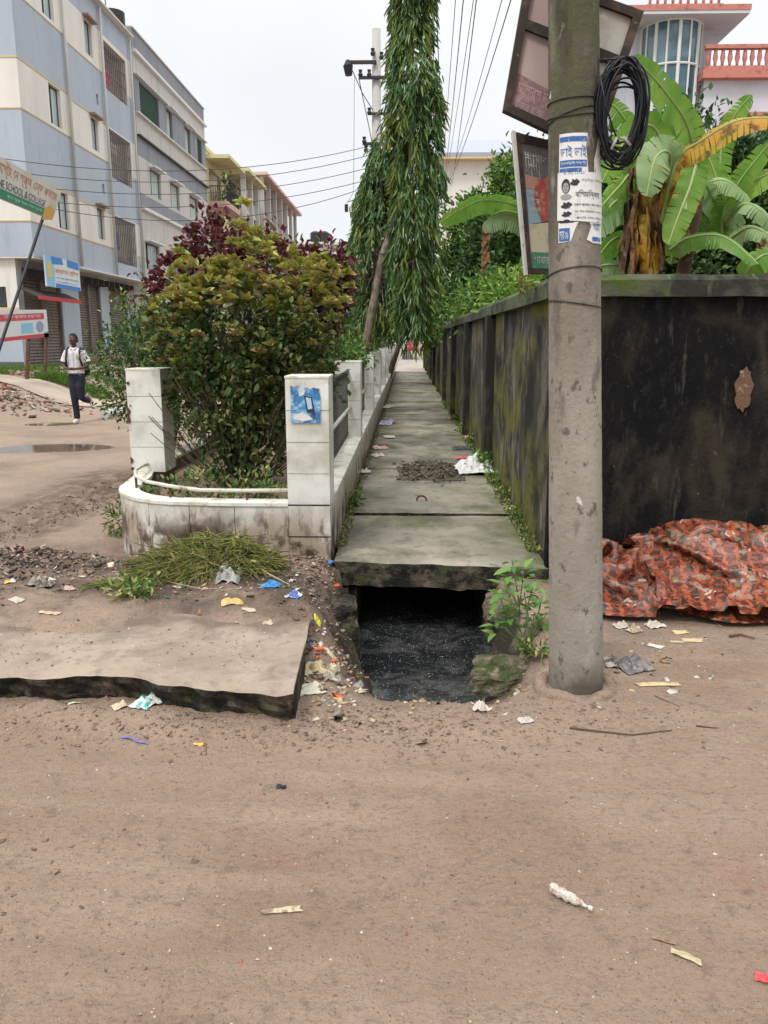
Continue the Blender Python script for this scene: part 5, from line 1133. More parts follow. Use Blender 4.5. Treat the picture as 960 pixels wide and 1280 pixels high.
weed('weeds rooted at the wall foot by the white bag', Vector((.9, 9.0, .12)), .12, 24, .07, [L_mid, L_bright], None, 1.1)
for k, y in enumerate((6.6, 7.4, 8.2, 10.3, 11.6, 13.2, 15.0, 17.5)):
    weed(['first mossy weed', 'second', 'third'][min(k, 2)]+' at the foot of the side wall, %s' % ['nearest the front slab', 'beside the ringed slab', 'past the ringed slab', 'past the first pilaster', 'between the first two pilasters', 'beyond the second pilaster', 'far along', 'farthest along'][k], Vector((.92, y, .08)), .06+.02*(k % 3), 9, .045+.004*k, [L_mid, L_cut, L_bright], None, .8)
# moss and crumbs in the joints either side of the slabs
def strip(name, label, x0, x1, y0, y1, z, n, Ln, mats, prob=None):
    P = np.stack([rng.uniform(x0, x1, n), y0+(y1-y0)*rng.random(n)**1.5, np.full(n, z)], 1); D = rdir(n)+np.array([0, 0, 1.2])
    V, F = leafcloud(P, D, Ln*rng.uniform(.5, 1.3, n), Ln*.4, .2, .2); me = np_mesh(name, V, F, mats, np.repeat(rng.choice(len(mats), n, p=prob), 2)); o = link(name, me, kind='stuff'); tag(o, label, 'moss'); return o
strip('moss_fringe', 'moss and leaf crumbs along the foot of the side wall', .87, .965, 5.5, 20, .085, 2600, .03, [L_mid, L_cut, L_bushdark], [.35, .35, .3])
strip('leaf_litter', 'leaf crumbs along the foot of the low white wall by the walkway', -.50, -.43, 5.6, 22, .085, 1500, .028, [L_cut, L_bushdark], [.4, .6])
# ------------------------------------------------------------------ buildings across the side street
M_blue = mat('blue_paint', (.42, .47, .54), [dict(c=(.37, .42, .49), s=.8, lo=.4, hi=.7, v=(1, 1, .4)), dict(c=(.22, .27, .34), s=3, lo=.58, hi=.75, v=(1, 1, .2), a=.5)], rough=.85)
M_cream = mat('cream_paint', (.72, .70, .65), [dict(c=(.64, .61, .55), s=1, lo=.45, hi=.7, v=(1, 1, .3)), dict(c=(.42, .39, .34), s=4, lo=.62, hi=.76, v=(1, 1, .12), a=.5)], rough=.85)
M_ochre = plain('ochre_trim', (.60, .47, .27), .8)
M_grey1 = mat('grey_paint', (.25, .27, .30), [dict(c=(.19, .21, .24), s=2, lo=.5, hi=.7, v=(1, 1, .2))], rough=.85)
M_grey2 = mat('pale_grey_paint', (.52, .51, .48), [dict(c=(.42, .41, .38), s=2, lo=.5, hi=.7, v=(1, 1, .2))], rough=.85)
M_ledge = plain('ledge_white', (.68, .68, .66), .7)
M_dkglass = mat('dark_glass', (.03, .035, .04), rough=.12, spec=.6)
M_ltglass = mat('curtained_glass', (.30, .40, .42), [dict(c=(.4, .5, .52), s=3, lo=.4, hi=.6, v=(1, 3, .3))], rough=.2, spec=.6)
M_framed = plain('window_frame', (.06, .055, .05), .6)
M_inside = mat('dim_interior', (.30, .27, .24), [dict(c=(.10, .085, .08), s=1.2, lo=.45, hi=.55), dict(c=(.4, .37, .33), s=2.5, lo=.55, hi=.6)], rough=.9)
M_shut = mat('roller_shutter', (.21, .18, .165), [dict(c=(.20, .15, .12), s=3, lo=.5, hi=.7), dict(c=(.07, .05, .045), s=8, lo=.55, hi=.7, v=(1, 1, .3))], rough=.6, metal=.2)
def Xf(X): return lambda h, z, d=0: (X-d, h, z)                # facade facing +X, depth goes in (-X)
def Yf(Y): return lambda h, z, d=0: (h, Y+d, z)                # facade facing -Y
def facade(par, fn, h0, h1, z0, z1, holes, bands, name='wall', depth=.22):
    hs = sorted({h0, h1}|{q for a in holes for q in a[:2]}); mats = []
    zs = sorted({z0, z1}|{q for a in holes for q in a[2:4]}|{q for a in bands for q in a[:2] if z0 < q < z1})
    b = B()
    for i in range(len(hs)-1):
        for j in range(len(zs)-1):
            hm, zm = (hs[i]+hs[i+1])/2, (zs[j]+zs[j+1])/2
            if any(a[0] < hm < a[1] and a[2] < zm < a[3] for a in holes): continue
            m = next(bn_[2] for bn_ in bands if bn_[0] <= zm <= bn_[1])
            if m not in mats: mats.append(m)
            b.add([fn(hs[i], zs[j]), fn(hs[i+1], zs[j]), fn(hs[i+1], zs[j+1]), fn(hs[i], zs[j+1])], [(0, 1, 2, 3)], mats.index(m))
    for a in holes:
        c_ = [(a[0], a[2]), (a[1], a[2]), (a[1], a[3]), (a[0], a[3])]
        m = next(bn_[2] for bn_ in bands if bn_[0] <= (a[2]+a[3])/2 <= bn_[1]); 
        if m not in mats: mats.append(m)
        for k in range(4):
            p, q = c_[k], c_[(k+1) % 4]; b.add([fn(*p), fn(*q), fn(*q, depth), fn(*p, depth)], [(0, 1, 2, 3)], mats.index(m))
    return b.build(name, mats, par, fix=False)
def pbox(b, fn, h0, h1, z0, z1, d0, d1, m=0):
    v = [fn(h, z, d_) for d_ in (d0, d1) for h, z in ((h0, z0), (h1, z0), (h1, z1), (h0, z1))]
    b.add(v, [(0, 1, 2, 3), (7, 6, 5, 4), (0, 4, 5, 1), (1, 5, 6, 2), (2, 6, 7, 3), (3, 7, 4, 0)], m)
def part(par, name, m, fn, *bx, kind=None):
    b = B(); pbox(b, fn, *bx); return b.build(name, m, par, kind=kind)
def window(par, fn, h0, h1, z0, z1, dark_left=.45, hood=True, light=None, mul=True):
    b = B(); w_ = .05
    for a in ((h0, h1, z0, z0+w_), (h0, h1, z1-w_, z1), (h0, h0+w_, z0+w_, z1-w_), (h1-w_, h1, z0+w_, z1-w_)): pbox(b, fn, *a, .10, .16)
    o = b.build('window', M_framed, par)
    hm = h0+(h1-h0)*dark_left
    part(o, 'pane', M_dkglass, fn, h0+w_, hm-.015, z0+w_, z1-w_, .14, .15); part(o, 'pane', light or M_ltglass, fn, hm+.015, h1-w_, z0+w_, z1-w_, .12, .13)
    part(o, 'frame', M_framed, fn, hm-.014, hm+.014, z0+w_, z1-w_, .11, .16)
    if hood: part(o, 'hood', M_ledge, fn, h0-.08, h1+.08, z1+.01, z1+.07, -.28, .0)
    return o
def grille(par, fn, h0, h1, z0, z1, m, vb=.2, hb=.5, extra=None):
    g_ = part(par, 'balcony_recess', M_inside, fn, h0, h1, z0, z1, 1.0, 1.05)
    b = B(); n = int((h1-h0)/vb)
    for k in range(n+1): pbox(b, fn, h0+(h1-h0)*k/n-.011, h0+(h1-h0)*k/n+.011, z0, z1, .05, .075)
    k = z0+hb*.3
    while k < z1: pbox(b, fn, h0, h1, k-.012, k+.012, .045, .08); k += hb
    b.build('grille', m, par, kind='stuff')
    return g_
M_grl = plain('grille_iron', (.20, .165, .16), .6); M_grlg = plain('grille_green', (.05, .11, .075), .6)
bb_ = thing('apartment_building', 'light blue and cream four-storey apartment building with shuttered shops at the left edge', 'building', (-14, 28, .6))
bands = [(-1, .9, plain('dark_plinth', (.12, .12, .13), .9)), (.9, 2.45, M_blue), (2.45, 3.95, M_cream), (3.95, 4.93, M_blue), (4.93, 6.18, M_cream), (6.18, 7.95, M_blue), (7.95, 9.27, M_cream), (9.27, 10.98, M_blue), (10.98, 12.35, M_cream), (12.35, 20, M_blue)]
XA, XB_ = -10.9, -11.05
def rect(p0, p1, X): a, c = PX(*p0, X), PX(*p1, X); return (a.y, c.y, c.z, a.z)
c1 = lambda x, y: (x/3.5556, y/3.5556)
c2 = lambda x, y: (x/3.5556, 180+y/3.5556)
wl_ = [(26.15, 26.98, 11.1, 12.25), (26.15, 26.98, 8.05, 9.2), (26.15, 26.98, 5.0, 6.12)]
facade(bb_, Xf(XA), 24.15, 27.6, 3.95, 13.2, wl_, bands)
for q in wl_: window(bb_, Xf(XA), *q, hood=False)
facade(bb_, Yf(24.15), -22, XA, 3.95, 13.2, [], bands)
wr = [(29.85, 30.5, 11.2, 12.3), (29.85, 30.5, 8.12, 9.2), (29.85, 30.5, 5.12, 6.22), ]
bal = [(31.5, 34.0, 10.55, 12.2), (31.5, 34.0, 7.5, 9.22), (31.5, 34.0, 4.45, 6.15)]
vent = [(30.35, 30.55, 13.0-.1, 13.15), (30.55, 30.75, 9.75, 10.1), (30.55, 30.75, 6.75, 7.1)]
facade(bb_, Xf(XB_), 27.6, 34.5, 3.95, 13.2, wr+bal+vent[1:], bands)
for q in wr: window(bb_, Xf(XB_), *q, hood=False); part(bb_, 'hood', plain('brown_hood', (.3, .22, .17)), Xf(XB_), q[0]-.12, q[1]+.15, q[3]+.02, q[3]+.08, -.22, 0)
for q in bal: grille(bb_, Xf(XB_), *q, M_grl)
for q in vent[1:]: part(bb_, 'vent', M_dkglass, Xf(XB_), *q, .15, .16)
part(bb_, 'laundry', plain('pink_cloth', (.62, .06, .18)), Xf(XB_), 31.6, 32.5, 10.9, 11.35, .12, .15)
part(bb_, 'laundry', plain('blue_cloth', (.10, .16, .3)), Xf(XB_), 32.2, 32.5, 5.0, 5.6, .2, .23)
part(bb_, 'laundry', plain('grey_cloth', (.4, .38, .35)), Xf(XB_), 32.2, 33.0, 8.5, 8.9, .2, .23)
for z in (4.93, 7.95, 10.98, 9.27, 6.18):
    part(bb_, 'trim', M_ochre, Xf(XA), 24.13, 27.62, z-.02, z+.02, -.015, .02); part(bb_, 'trim', M_ochre, Xf(XB_), 27.62, 31.3, z-.02, z+.02, -.015, .02); part(bb_, 'trim', M_ochre, Yf(24.15), -22, XA+.02, z-.02, z+.02, -.015, .02)
facade(bb_, Yf(27.6), XB_, XA, 3.95, 13.2, [], bands, 'bay_return'); facade(bb_, Yf(34.5), -22, XB_, 0, 13.2, [], bands, 'end_wall')
part(bb_, 'roof', M_cream, Xf(XA), 24.16, 34.49, 13.2, 13.26, -.08, 9); part(bb_, 'soffit', M_ledge, Xf(XA), 24.16, 34.49, 3.9, 3.949, .02, 6)
for y, X_ in ((27.5, -10.86), (31.2, -11.0), (34.35, -11.0)):
    b = B(); b.tube([(X_+.05, y, 3.95), (X_+.05, y, 13.1)], .05, 6); b.build('drain_pipe', M_grey2, bb_, smooth=True)
for k in range(6): 
    y = 27.5+k*1.1; b = B(); b.tube([(-11.3, y, 13.2), (-11.3+.05*math.sin(k), y, 13.9+.2*math.sin(k*3))], .02, 4); b.build('roof_rebar', M_rust, bb_)
b = B(); b.tube([(-11.4, 33.9, 13.26), (-11.4, 33.9, 13.9)], .45, 14); b.build('roof_tank', M_darkmetal, bb_)
# ground floor set back under the overhang
XG = -11.55
s1, s2, s3 = rect((28, 350), (84, 457), XG), rect((97, 352), (131, 441), XG), rect((135, 354), (163, 440), XG)
s1 = (s1[0], s1[1], s1[2], 3.45); s2 = (s2[0], s2[1], 1.05, 3.55); s3 = (s3[0], s3[1], 1.05, 3.55); mid = (s1[0]+s1[1])/2
gb_ = [(-1, 3.95, M_blue)]
facade(bb_, Xf(XG), 24.3, 34.5, -.2, 3.95, [s1, s2, s3], [(-1, 3.5, M_blue), (3.5, 3.95, M_grey2)])
facade(bb_, Yf(24.3), -22, XG, -.2, 3.95, [(-12.6, -11.9, 2.3, 3.1)], bands); part(bb_, 'window', M_dkglass, Yf(24.3), -12.6, -11.9, 2.3, 3.1, .2, .22)
part(bb_, 'trim', M_ochre, Yf(24.3), -22, XG+.01, 2.4, 2.5, -.02, .01)
def shutter(q, par):
    b = B(); fn = Xf(XG); n = 28; pts = []
    for k in range(n*4+1):
        z = q[2]+(q[3]-q[2])*k/(n*4); pts.append((z, .14+.022*(math.sin(k*PI/2)+.4*(k % 4 == 3))))
    b.add([fn(h, z, d_) for z, d_ in pts for h in (q[0]+.03, q[1]-.03)], [(2*k, 2*k+1, 2*k+3, 2*k+2) for k in range(len(pts)-1)])
    for h in (q[0], q[1]-.05): pbox(b, fn, h, h+.05, q[2], q[3], .04, .2)
    b.build('roller_shutter', M_shut, par, fix=False)
shutter((s1[0], mid, s1[2], s1[3]), bb_); shutter((mid, s1[1], s1[2], s1[3]), bb_)
m2_ = (s2[0]+s2[1])/2; shutter((s2[0], m2_, s2[2], s2[3]), bb_); shutter((m2_, s2[1], s2[2], s2[3]), bb_); shutter(s3, bb_)
for q in (s1, s2, s3): part(bb_, 'shutter_housing', M_framed, Xf(XG), q[0], q[1], q[3]-.05, q[3]+.22, -.1, .05)
for k in range(9): part(bb_, 'bracket', M_framed, Xf(XG), 29.3+k*.55, 29.36+k*.55, 3.5, 3.72, -.35, -.1)
st = thing('entrance_steps', 'wide pinkish concrete steps below the brown shutters', 'steps', (-10.9, 31, .4))
M_step = mat('pink_step', (.42, .25, .20), [dict(c=(.25, .18, .15), s=6, lo=.45, hi=.6)])
for k in range(3):
    part(st, 'step', M_step, Xf(-10.35-.38*k), 28.6+.25*k, 34.6, .2, .66+.19*k, 0, 1.3-.38*k)
# shop sign over the first shutter
a_ = rect((44, 317), (93, 360), -10.95)
ss = thing('shop_sign', 'blue and white rectangular shop sign hung above the leftmost brown shutter', 'sign', (-10.75, a_[0], 3.2))
fs_ = Xf(-10.72); y0, y1, z0, z1 = a_[0]+.1, a_[1]-.05, 3.12, 4.02
def fsd(u, v, d=0): return fs_(y0+(y1-y0)*u, z0+(z1-z0)*v, -d)
b = B(); b.prism([(0, 0), (1, 0), (1, 1), (0, 1)], lambda u, v, d: fsd(u, v, -.05+d), .05); b.build('panel', mat('sign_white', (.62, .66, .68), rough=.5), ss)
def sp(pts, c, nm='printed_panel', o=.002):
    b = B(); b.prism(pts, lambda u, v, d: fsd(u, v, o+d), .002); b.build(nm, c, ss)
M_sb = plain('sign_bright_blue', (.05, .22, .55)); M_lb = plain('sign_light_blue', (.25, .5, .7)); M_or = plain('sign_orange', (.62, .22, .08))
sp([(0, 0), (.22, 0), (.25, .5), (.2, 1), (0, 1)], M_lb); sp([(.18, .75), (.5, .8), (.48, 1), (.16, 1)], M_sb, o=.005); sp([(.62, .76), (.98, .72), (.98, .98), (.62, 1)], M_sb, o=.005); sp([(.25, 0), (.98, 0), (.98, .12), (.25, .14)], M_sb, o=.005)
sp([(.04, .3), (.16, .3), (.16, .8), (.04, .8)], plain('sign_yellow', (.6, .5, .15)), o=.005)
b = B(); lettering(b, 'ফ্যাশন হাউস', .26, .95, .42, .68, lambda u, v: fsd(u, v, .008)); b.build('lettering', M_or, ss, fix=False)
b = B(); lettering(b, 'এখানে সকল প্রকার সেবা দেওয়া হয়', .26, .95, .28, .36, lambda u, v: fsd(u, v, .008)); b.build('lettering', M_sb, ss, fix=False); b = B(); lettering(b, 'মোবাইল ০১৭১১', .3, .9, .17, .24, lambda u, v: fsd(u, v, .008)); b.build('lettering', M_sb, ss, fix=False)
aw = thing('awning', 'narrow black awning with a red edge below the blue shop sign', 'awning', (-11.0, y0, 2.8))
b = B(); fa = Xf(-10.8); 
b.add([fa(y0-.5, 3.05, .5), fa(y1+.1, 3.05, .5), fa(y1+.1, 2.82, 0), fa(y0-.5, 2.82, 0), fa(y0-.5, 3.0, .5), fa(y1+.1, 3.0, .5), fa(y1+.1, 2.78, 0), fa(y0-.5, 2.78, 0)], [(0, 1, 2, 3), (7, 6, 5, 4), (0, 3, 7, 4), (1, 5, 6, 2), (0, 4, 5, 1)]); b.build('canopy', M_framed, aw)
part(aw, 'red_edge', plain('red_edge', (.5, .05, .05)), fa, y0-.5, y1+.1, 2.72, 2.83, -.03, -.002)
# grey building
gbd = thing('apartment_building', 'grey and off-white four-storey apartment building between the blue one and the yellow one', 'building', (-14, 40, .6))
bg_ = [(-1, 6.95, M_grey2), (6.95, 7.5, M_grey1), (7.5, 8.95, M_grey2), (8.95, 9.72, M_grey1), (9.72, 10.6, M_grey2), (10.6, 12.0, M_grey1), (12.0, 12.86, M_grey2), (12.86, 13.8, M_grey1)]
XC = -11.0
hg4 = (35.4, 38.0, 10.65, 11.9); w4 = [(39.2, 40.1, 10.7, 11.9), (42.3, 43.3, 10.7, 11.9)]; g4b = (44.7, 45.6, 10.7, 11.9)
w3 = [(36.2, 37.7, 7.65, 8.75), (39.2, 40.7, 7.65, 8.75), (42.6, 44.2, 7.65, 8.75)]; w2 = [(35.0, 36.9, 4.5, 5.6), (38.5, 40.2, 4.5, 5.6), (42, 43.6, 4.5, 5.6)]
facade(gbd, Xf(XC), 34.75, 46.4, 0, 13.7, [hg4]+w4+[g4b]+w3+w2, bg_)
facade(gbd, Yf(34.75), -22, XC, 0, 13.7, [], bg_, 'end_wall'); facade(gbd, Yf(46.4), -22, XC, 0, 13.7, [], bg_, 'end_wall')
grille(gbd, Xf(XC), *hg4, M_grlg, .10, .12); grille(gbd, Xf(XC), *g4b, M_grlg, .12, .2)
M_mint = plain('mint_curtain', (.42, .52, .48))
for q in w4+w3: window(gbd, Xf(XC), *q, dark_left=.3, light=M_mint)
for q in w2: window(gbd, Xf(XC), *q, dark_left=.3)
for z, m, t1 in ((12.86, M_ledge, .12), (9.72, M_framed, .06), (6.9, M_ledge, .12), (12.02, M_ledge, .04), (10.58, M_ledge, .05)): part(gbd, 'ledge', m, Xf(XC), 34.75, 46.45, z-t1/2, z+t1/2, -.14, .0)
part(gbd, 'roof', M_grey2, Xf(XC), 34.76, 46.39, 13.68, 13.74, -.06, 9)
for q in w3[:]: pass
# yellow building
yb = thing('apartment_building', 'pale yellow apartment building with pink-edged balconies beyond the grey one', 'building', (-14, 50, .6))
M_yel = mat('pale_yellow_paint', (.60, .57, .33), [dict(c=(.5, .47, .28), s=1, lo=.5, hi=.7)], rough=.85); M_pink = plain('pink_edge', (.55, .38, .34), .8)
XD = -11.6
ph = [(49.6, 52.6, 9.55, 11.4), (49.6, 52.6, 6.6, 8.6)]
facade(yb, Xf(XD), 47, 54.5, 0, 12.2, ph, [(-1, 14, M_yel)]); facade(yb, Yf(47), -22, XD, 0, 12.2, [], [(-1, 10.3, M_yel), (10.3, 10.9, M_pink), (10.9, 14, M_yel)], 'end_wall')
part(yb, 'roof', M_yel, Xf(XD), 46.8, 54.6, 12.2, 12.4, -.1, 9)
for z in (9.2, 6.3):
    part(yb, 'balcony_slab', M_pink, Xf(XD), 49.3, 53, z, z+.3, -1.1, 0); part(yb, 'balcony_recess', M_inside, Xf(XD), 49.6, 52.6, z+.35, z+2.2, 1.0, 1.05)
    b = B()
    for k in range(24): pbox(b, Xf(XD), 49.4+k*.15, 49.43+k*.15, z+.3, z+1.15, -1.05, -1.02)
    for k in range(8): pbox(b, Xf(XD), 49.36, 49.39, z+.3, z+1.15, -1.05+k*.13, -1.02+k*.13)
    pbox(b, Xf(XD), 49.35, 53, z+1.12, z+1.17, -1.06, -1.0); pbox(b, Xf(XD), 49.35, 49.4, z+1.12, z+1.17, -1.0, 0); b.build('railing', M_darkmetal, yb, kind='stuff')
part(yb, 'balcony_roof', M_yel, Xf(XD), 48.8, 53.4, 11.75, 11.95, -1.4, 0)
foliage(yb, 'potted_greenery', [(-10.9, 51, 10.5, .25, .8, .6)], 14, 16, .15, .2, .5, [L_mid])
for k, (ya, yb2, zt, lab, m) in enumerate(((55.5, 61.5, 12.3, 'tan and grey apartment building with dark balconies beyond the yellow one', mat('tan_paint', (.42, .38, .33), [dict(c=(.3, .27, .24), s=1, lo=.45, hi=.65)])), (62.5, 82, 13.4, 'long grey-brown apartment block with columns and a flat overhanging roof, farthest in the row', mat('greybrown_paint', (.40, .36, .33), [dict(c=(.27, .24, .22), s=1, lo=.45, hi=.65, v=(1, 1, .3))])))):
    t = thing('apartment_building', lab, 'building', (-14, ya, .6)); fn = Xf(-11.8); hs = []
    nb = 2 if k == 0 else 6
    for j in range(nb):
        for z in (4.2, 7.2, 10.2 if zt > 12 else 9.4): hs.append((ya+.6+(yb2-ya-1.2)*j/nb+.3, ya+.6+(yb2-ya-1.2)*(j+1)/nb-.3, z, z+1.75))
    facade(t, fn, ya, yb2, 0, zt, hs, [(-1, 20, m)]); facade(t, Yf(ya), -22, -11.8, 0, zt, [], [(-1, 20, m)], 'end_wall')
    for q in hs: 
        grille(t, fn, *q, M_grl, .3, .6); part(t, 'balcony_slab', M_grey2, fn, q[0]-.2, q[1]+.2, q[2]-.25, q[2]-.02, -.9, 0); part(t, 'parapet', m, fn, q[0]-.2, q[1]+.2, q[2]-.02, q[2]+.7, -.9, -.82)
    part(t, 'roof', M_pink if k else M_yel, fn, ya-.3, yb2+.5, zt, zt+.2, -1.5, 9)
    for j in range(nb+1): part(t, 'column', M_grey2, fn, ya+.35+(yb2-ya-1.2)*j/nb, ya+.7+(yb2-ya-1.2)*j/nb, 0, zt, -1.1, -.8)
# small white house with water tanks behind the maroon bush
wh = thing('house', 'low white house with two dark rooftop water tanks far behind the maroon bushes', 'house', (-9, 85, 0))
c = PY(395, 306, 85); facade(wh, Yf(85), -12.5, -3.5, 0, c.z, [(-9.3, -8.1, 8, 9.6), (-7.3, -6.1, 8, 9.6)], [(-1, 20, M_ledge)]); part(wh, 'roof', M_ledge, Yf(85), -12.7, -3.3, c.z, c.z+.25, -.3, 8)
for q in ((-9.3, -8.1, 8, 9.6), (-7.3, -6.1, 8, 9.6)): window(wh, Yf(85), *q, hood=False)
for px in (393, 404):
    p = PY(px, 306, 85); b = B(); b.tube([(p.x, 86, c.z+.2), (p.x, 86, c.z+.3), (p.x, 86, c.z+1.25), (p.x, 86, c.z+1.4), (p.x, 86, c.z+1.45)], [.5, .52, .52, .3, .1], 14); b.build('water_tank', M_darkmetal, wh)
part(wh, 'tank_stand', M_grey2, Yf(85), -10.2, -7.4, c.z+.15, c.z+.25, .4, 1.8)
# building behind the pale tree
tb = thing('building', 'cream building with a grey sheet roof behind the trees, right of the drooping tree', 'building', (5, 60, 0))
a, c = PY(540, 192, 60), PY(650, 170, 60)
facade(tb, Yf(60), a.x, c.x, 0, a.z, [(2.3, 2.7, 11.3, 12.2)], [(-1, 30, M_cream)]); part(tb, 'window', M_dkglass, Yf(60), 2.3, 2.7, 11.3, 12.2, .2, .22)
b = B(); b.add([(a.x-.4, 59.2, a.z-.1), (c.x, 59.2, a.z-.1), (c.x, 66, a.z+2.2), (a.x-.4, 66, a.z+2.2), (a.x-.4, 59.2, a.z-.35), (c.x, 59.2, a.z-.35)], [(0, 1, 2, 3), (4, 5, 1, 0)]); b.build('sheet_roof', mat('sheet_roof', (.33, .36, .42), rough=.6), tb)
part(tb, 'eave', M_ochre, Yf(59.2), a.x-.4, c.x, a.z-.5, a.z-.36, 0, .8)
# house with round glazed stair bay at the upper right
rh = thing('house', 'white house with a curved glass bay and a pink balustrade at the upper right', 'house', (9.5, 31, 0))
M_hw = mat('house_white', (.55, .57, .62), [dict(c=(.45, .46, .5), s=1, lo=.5, hi=.7)], rough=.8); M_bp = mat('balustrade_pink', (.50, .20, .16), [dict(c=(.3, .12, .1), s=5, lo=.5, hi=.7)], rough=.8)
M_bglass = mat('blue_green_glass', (.05, .12, .16), [dict(c=(.14, .24, .28), s=.9, lo=.45, hi=.6)], rough=.1, spec=.7)
cx = PY(851, 60, 30).x; R_ = 1.0; Yh = 31.0
zt, zb = PY(848, 20, 30).z, PY(848, 125, 30).z
part(rh, 'core_wall', M_hw, Yf(Yh), cx-1.35, cx+1.45, 0, zt+.1, .2, 6)
nP = 8
for k in range(nP):
    a0, a1 = PI+PI*k/nP, PI+PI*(k+1)/nP
    for j in range(3):
        z0_, z1_ = zb-1.5+(zt-zb+1.5)*j/3+.03, zb-1.5+(zt-zb+1.5)*(j+1)/3-.03
        b = B(); q = [(cx+R_*math.cos(a), Yh+.2+R_*math.sin(a)) for a in (a0, a1)]; b.add([(q[0][0], q[0][1], z0_), (q[1][0], q[1][1], z0_), (q[1][0], q[1][1], z1_), (q[0][0], q[0][1], z1_)], [(0, 1, 2, 3)]); b.build('pane', M_bglass, rh, fix=False)
for k in range(nP+1):
    a0 = PI+PI*k/nP; b = B(); b.tube([(cx+1.02*R_*math.cos(a0), Yh+.2+1.02*R_*math.sin(a0), zb-1.5), (cx+1.02*R_*math.cos(a0), Yh+.2+1.02*R_*math.sin(a0), zt)], .035 if k % 2 else .06, 6); b.build('mullion', M_ledge, rh)
for j in range(4):
    z_ = zb-1.5+(zt-zb+1.5)*j/3; b = B(); b.tube([(cx+1.02*R_*math.cos(PI+PI*k/12), Yh+.2+1.02*R_*math.sin(PI+PI*k/12), z_) for k in range(13)], .04, 6); b.build('mullion', M_ledge, rh)
part(rh, 'roof_slab', M_hw, Yf(Yh), cx-2.1, cx+2.15, zt, zt+.25, -1.2, 6); part(rh, 'slab_edge', M_bp, Yf(Yh), cx-2.12, cx+2.17, zt+.1, zt+.27, -1.22, -1.195)
def balus(x0, x1, z, Y, h):
    part(rh, 'balustrade_rail', M_bp, Yf(Y), x0, x1, z, z+.14, 0, .22); part(rh, 'balustrade_rail', M_bp, Yf(Y), x0, x1, z+h-.12, z+h, 0, .22)
    n = int((x1-x0)/.24); b = B(); b.tube([(0, 0, 0), (0, 0, .15*h), (0, 0, .35*h), (0, 0, .6*h), (0, 0, h-.24)], [.05, .05, .09, .06, .07], 8); me = b.mesh('baluster', M_bp, smooth=True)
    for k in range(n): inst('baluster', me, (x0+(k+.5)*(x1-x0)/n, Y+.11, z+.13), rh)
balus(cx-1.2, cx+1.35, zt+.27, Yh-.9, .95)
wz = PY(900, 95, 30).z; wt = PY(900, 78, 30).z
x0w = PY(884, 100, 30).x
facade(rh, Yf(30.3), x0w, 18, 0, wz-.05, [(x0w+.9, x0w+2.6, wz-2.4, wz-1.4), (x0w+3.6, x0w+5, wz-2.4, wz-1.2)], [(-1, 30, M_hw)]); 
for q in ((x0w+.9, x0w+2.6, wz-2.4, wz-1.4), (x0w+3.6, x0w+5, wz-2.4, wz-1.2)): window(rh, Yf(30.3), *q); part(rh, 'hood', M_bp, Yf(30.3), q[0]-.2, q[1]+.2, q[3]+.1, q[3]+.22, -.5, 0)
part(rh, 'terrace_edge', M_bp, Yf(30.0), x0w-.15, 18, wz-.05, wz+.2, 0, .6); balus(x0w-.1, 18, wz+.2, 30.05, .80)
facade(rh, lambda h, z, d=0: (x0w+d, h, z), 30.3, 37, 0, wz-.05, [], [(-1, 30, M_hw)], 'side_wall')
part(rh, 'upper_wall', M_hw, Yf(36), cx+1.4, 18, 0, wz-.06, 0, .2)

# ------------------------------------------------------------------ signs on the left
sg = thing('school_sign', 'long white and green school sign on a leaning black pole at the left edge', 'sign', (-5, 11, 0))
q0, q1, q2, q3 = PX(-60, 160, -5), PX(77, 240, -5), PX(66, 275, -5), PX(-50, 227, -5)
TLs, TRs, BRs, BLs = q0, q1, q2, q3
def sf(u, v, d=0): 
    p = BLs.lerp(BRs, u).lerp(TLs.lerp(TRs, u), v); return Vector((p.x+d, p.y, p.z))
b = B(); b.prism([(0, 0), (1, 0), (1, 1), (0, 1)], lambda u, v, d: sf(u, v, -.03+d), .03); b.build('panel', mat('sign_offwhite', (.55, .53, .47), [dict(c=(.46, .40, .3), s=3, lo=.5, hi=.7)], rough=.6), sg)
b = B(); b.prism([(0, 0), (.86, 0), (.86, .24), (0, .24)], lambda u, v, d: sf(u, v, .001+d), .003); b.build('printed_band', plain('sign_deep_green', (.04, .22, .12)), sg)
b = B(); b.prism([(.87, -.12), (.98, -.02), (.985, .3), (.92, .42), (.86, .25)], lambda u, v, d: sf(u, v, .004+d), .003); b.build('emblem', plain('emblem_ochre', (.55, .33, .08)), sg)
b = B(); lettering(b, 'NE SCHOOL & COLLEGE', .36, .86, .27, .47, lambda u, v: sf(u, v, .004)); b.build('lettering', plain('letter_navy', (.04, .05, .12)), sg, fix=False)
b = B(); lettering(b, 'লেস্টোন স্কুল এন্ড কলেজ', .34, .97, .53, .95, lambda u, v: sf(u, v, .004)); b.build('lettering', plain('letter_orange', (.50, .20, .10)), sg, fix=False)
b = B(); lettering(b, 'প্লে গ্রুপ থেকে দশম শ্রেণী', .44, .84, .06, .18, lambda u, v: sf(u, v, .006)); b.build('lettering', plain('letter_pale', (.5, .62, .52)), sg, fix=False)
e0 = PX(57, 268, -5.05); e1 = PX(-25, 510, -5.35); e1.z = max(0, e1.z)
g0 = e0+(e1-e0)*((e0.z)/(e0.z-e1.z) if e0.z != e1.z else 1)
b = B(); b.tube([e0+Vector((0, 0, .05)), g0], .021, 8); b.build('post', M_black, sg)
g1 = sf(.15, .5, -.05); b = B(); b.tube([g1, Vector((g1.x-.1, g1.y-.1, -.05))], .03, 8); b.build('post', M_black, sg)
adv = thing('banner_sign', 'torn white and red banner sign on two rusty posts before the first shutter', 'sign', (-9.5, 20.5, .5))
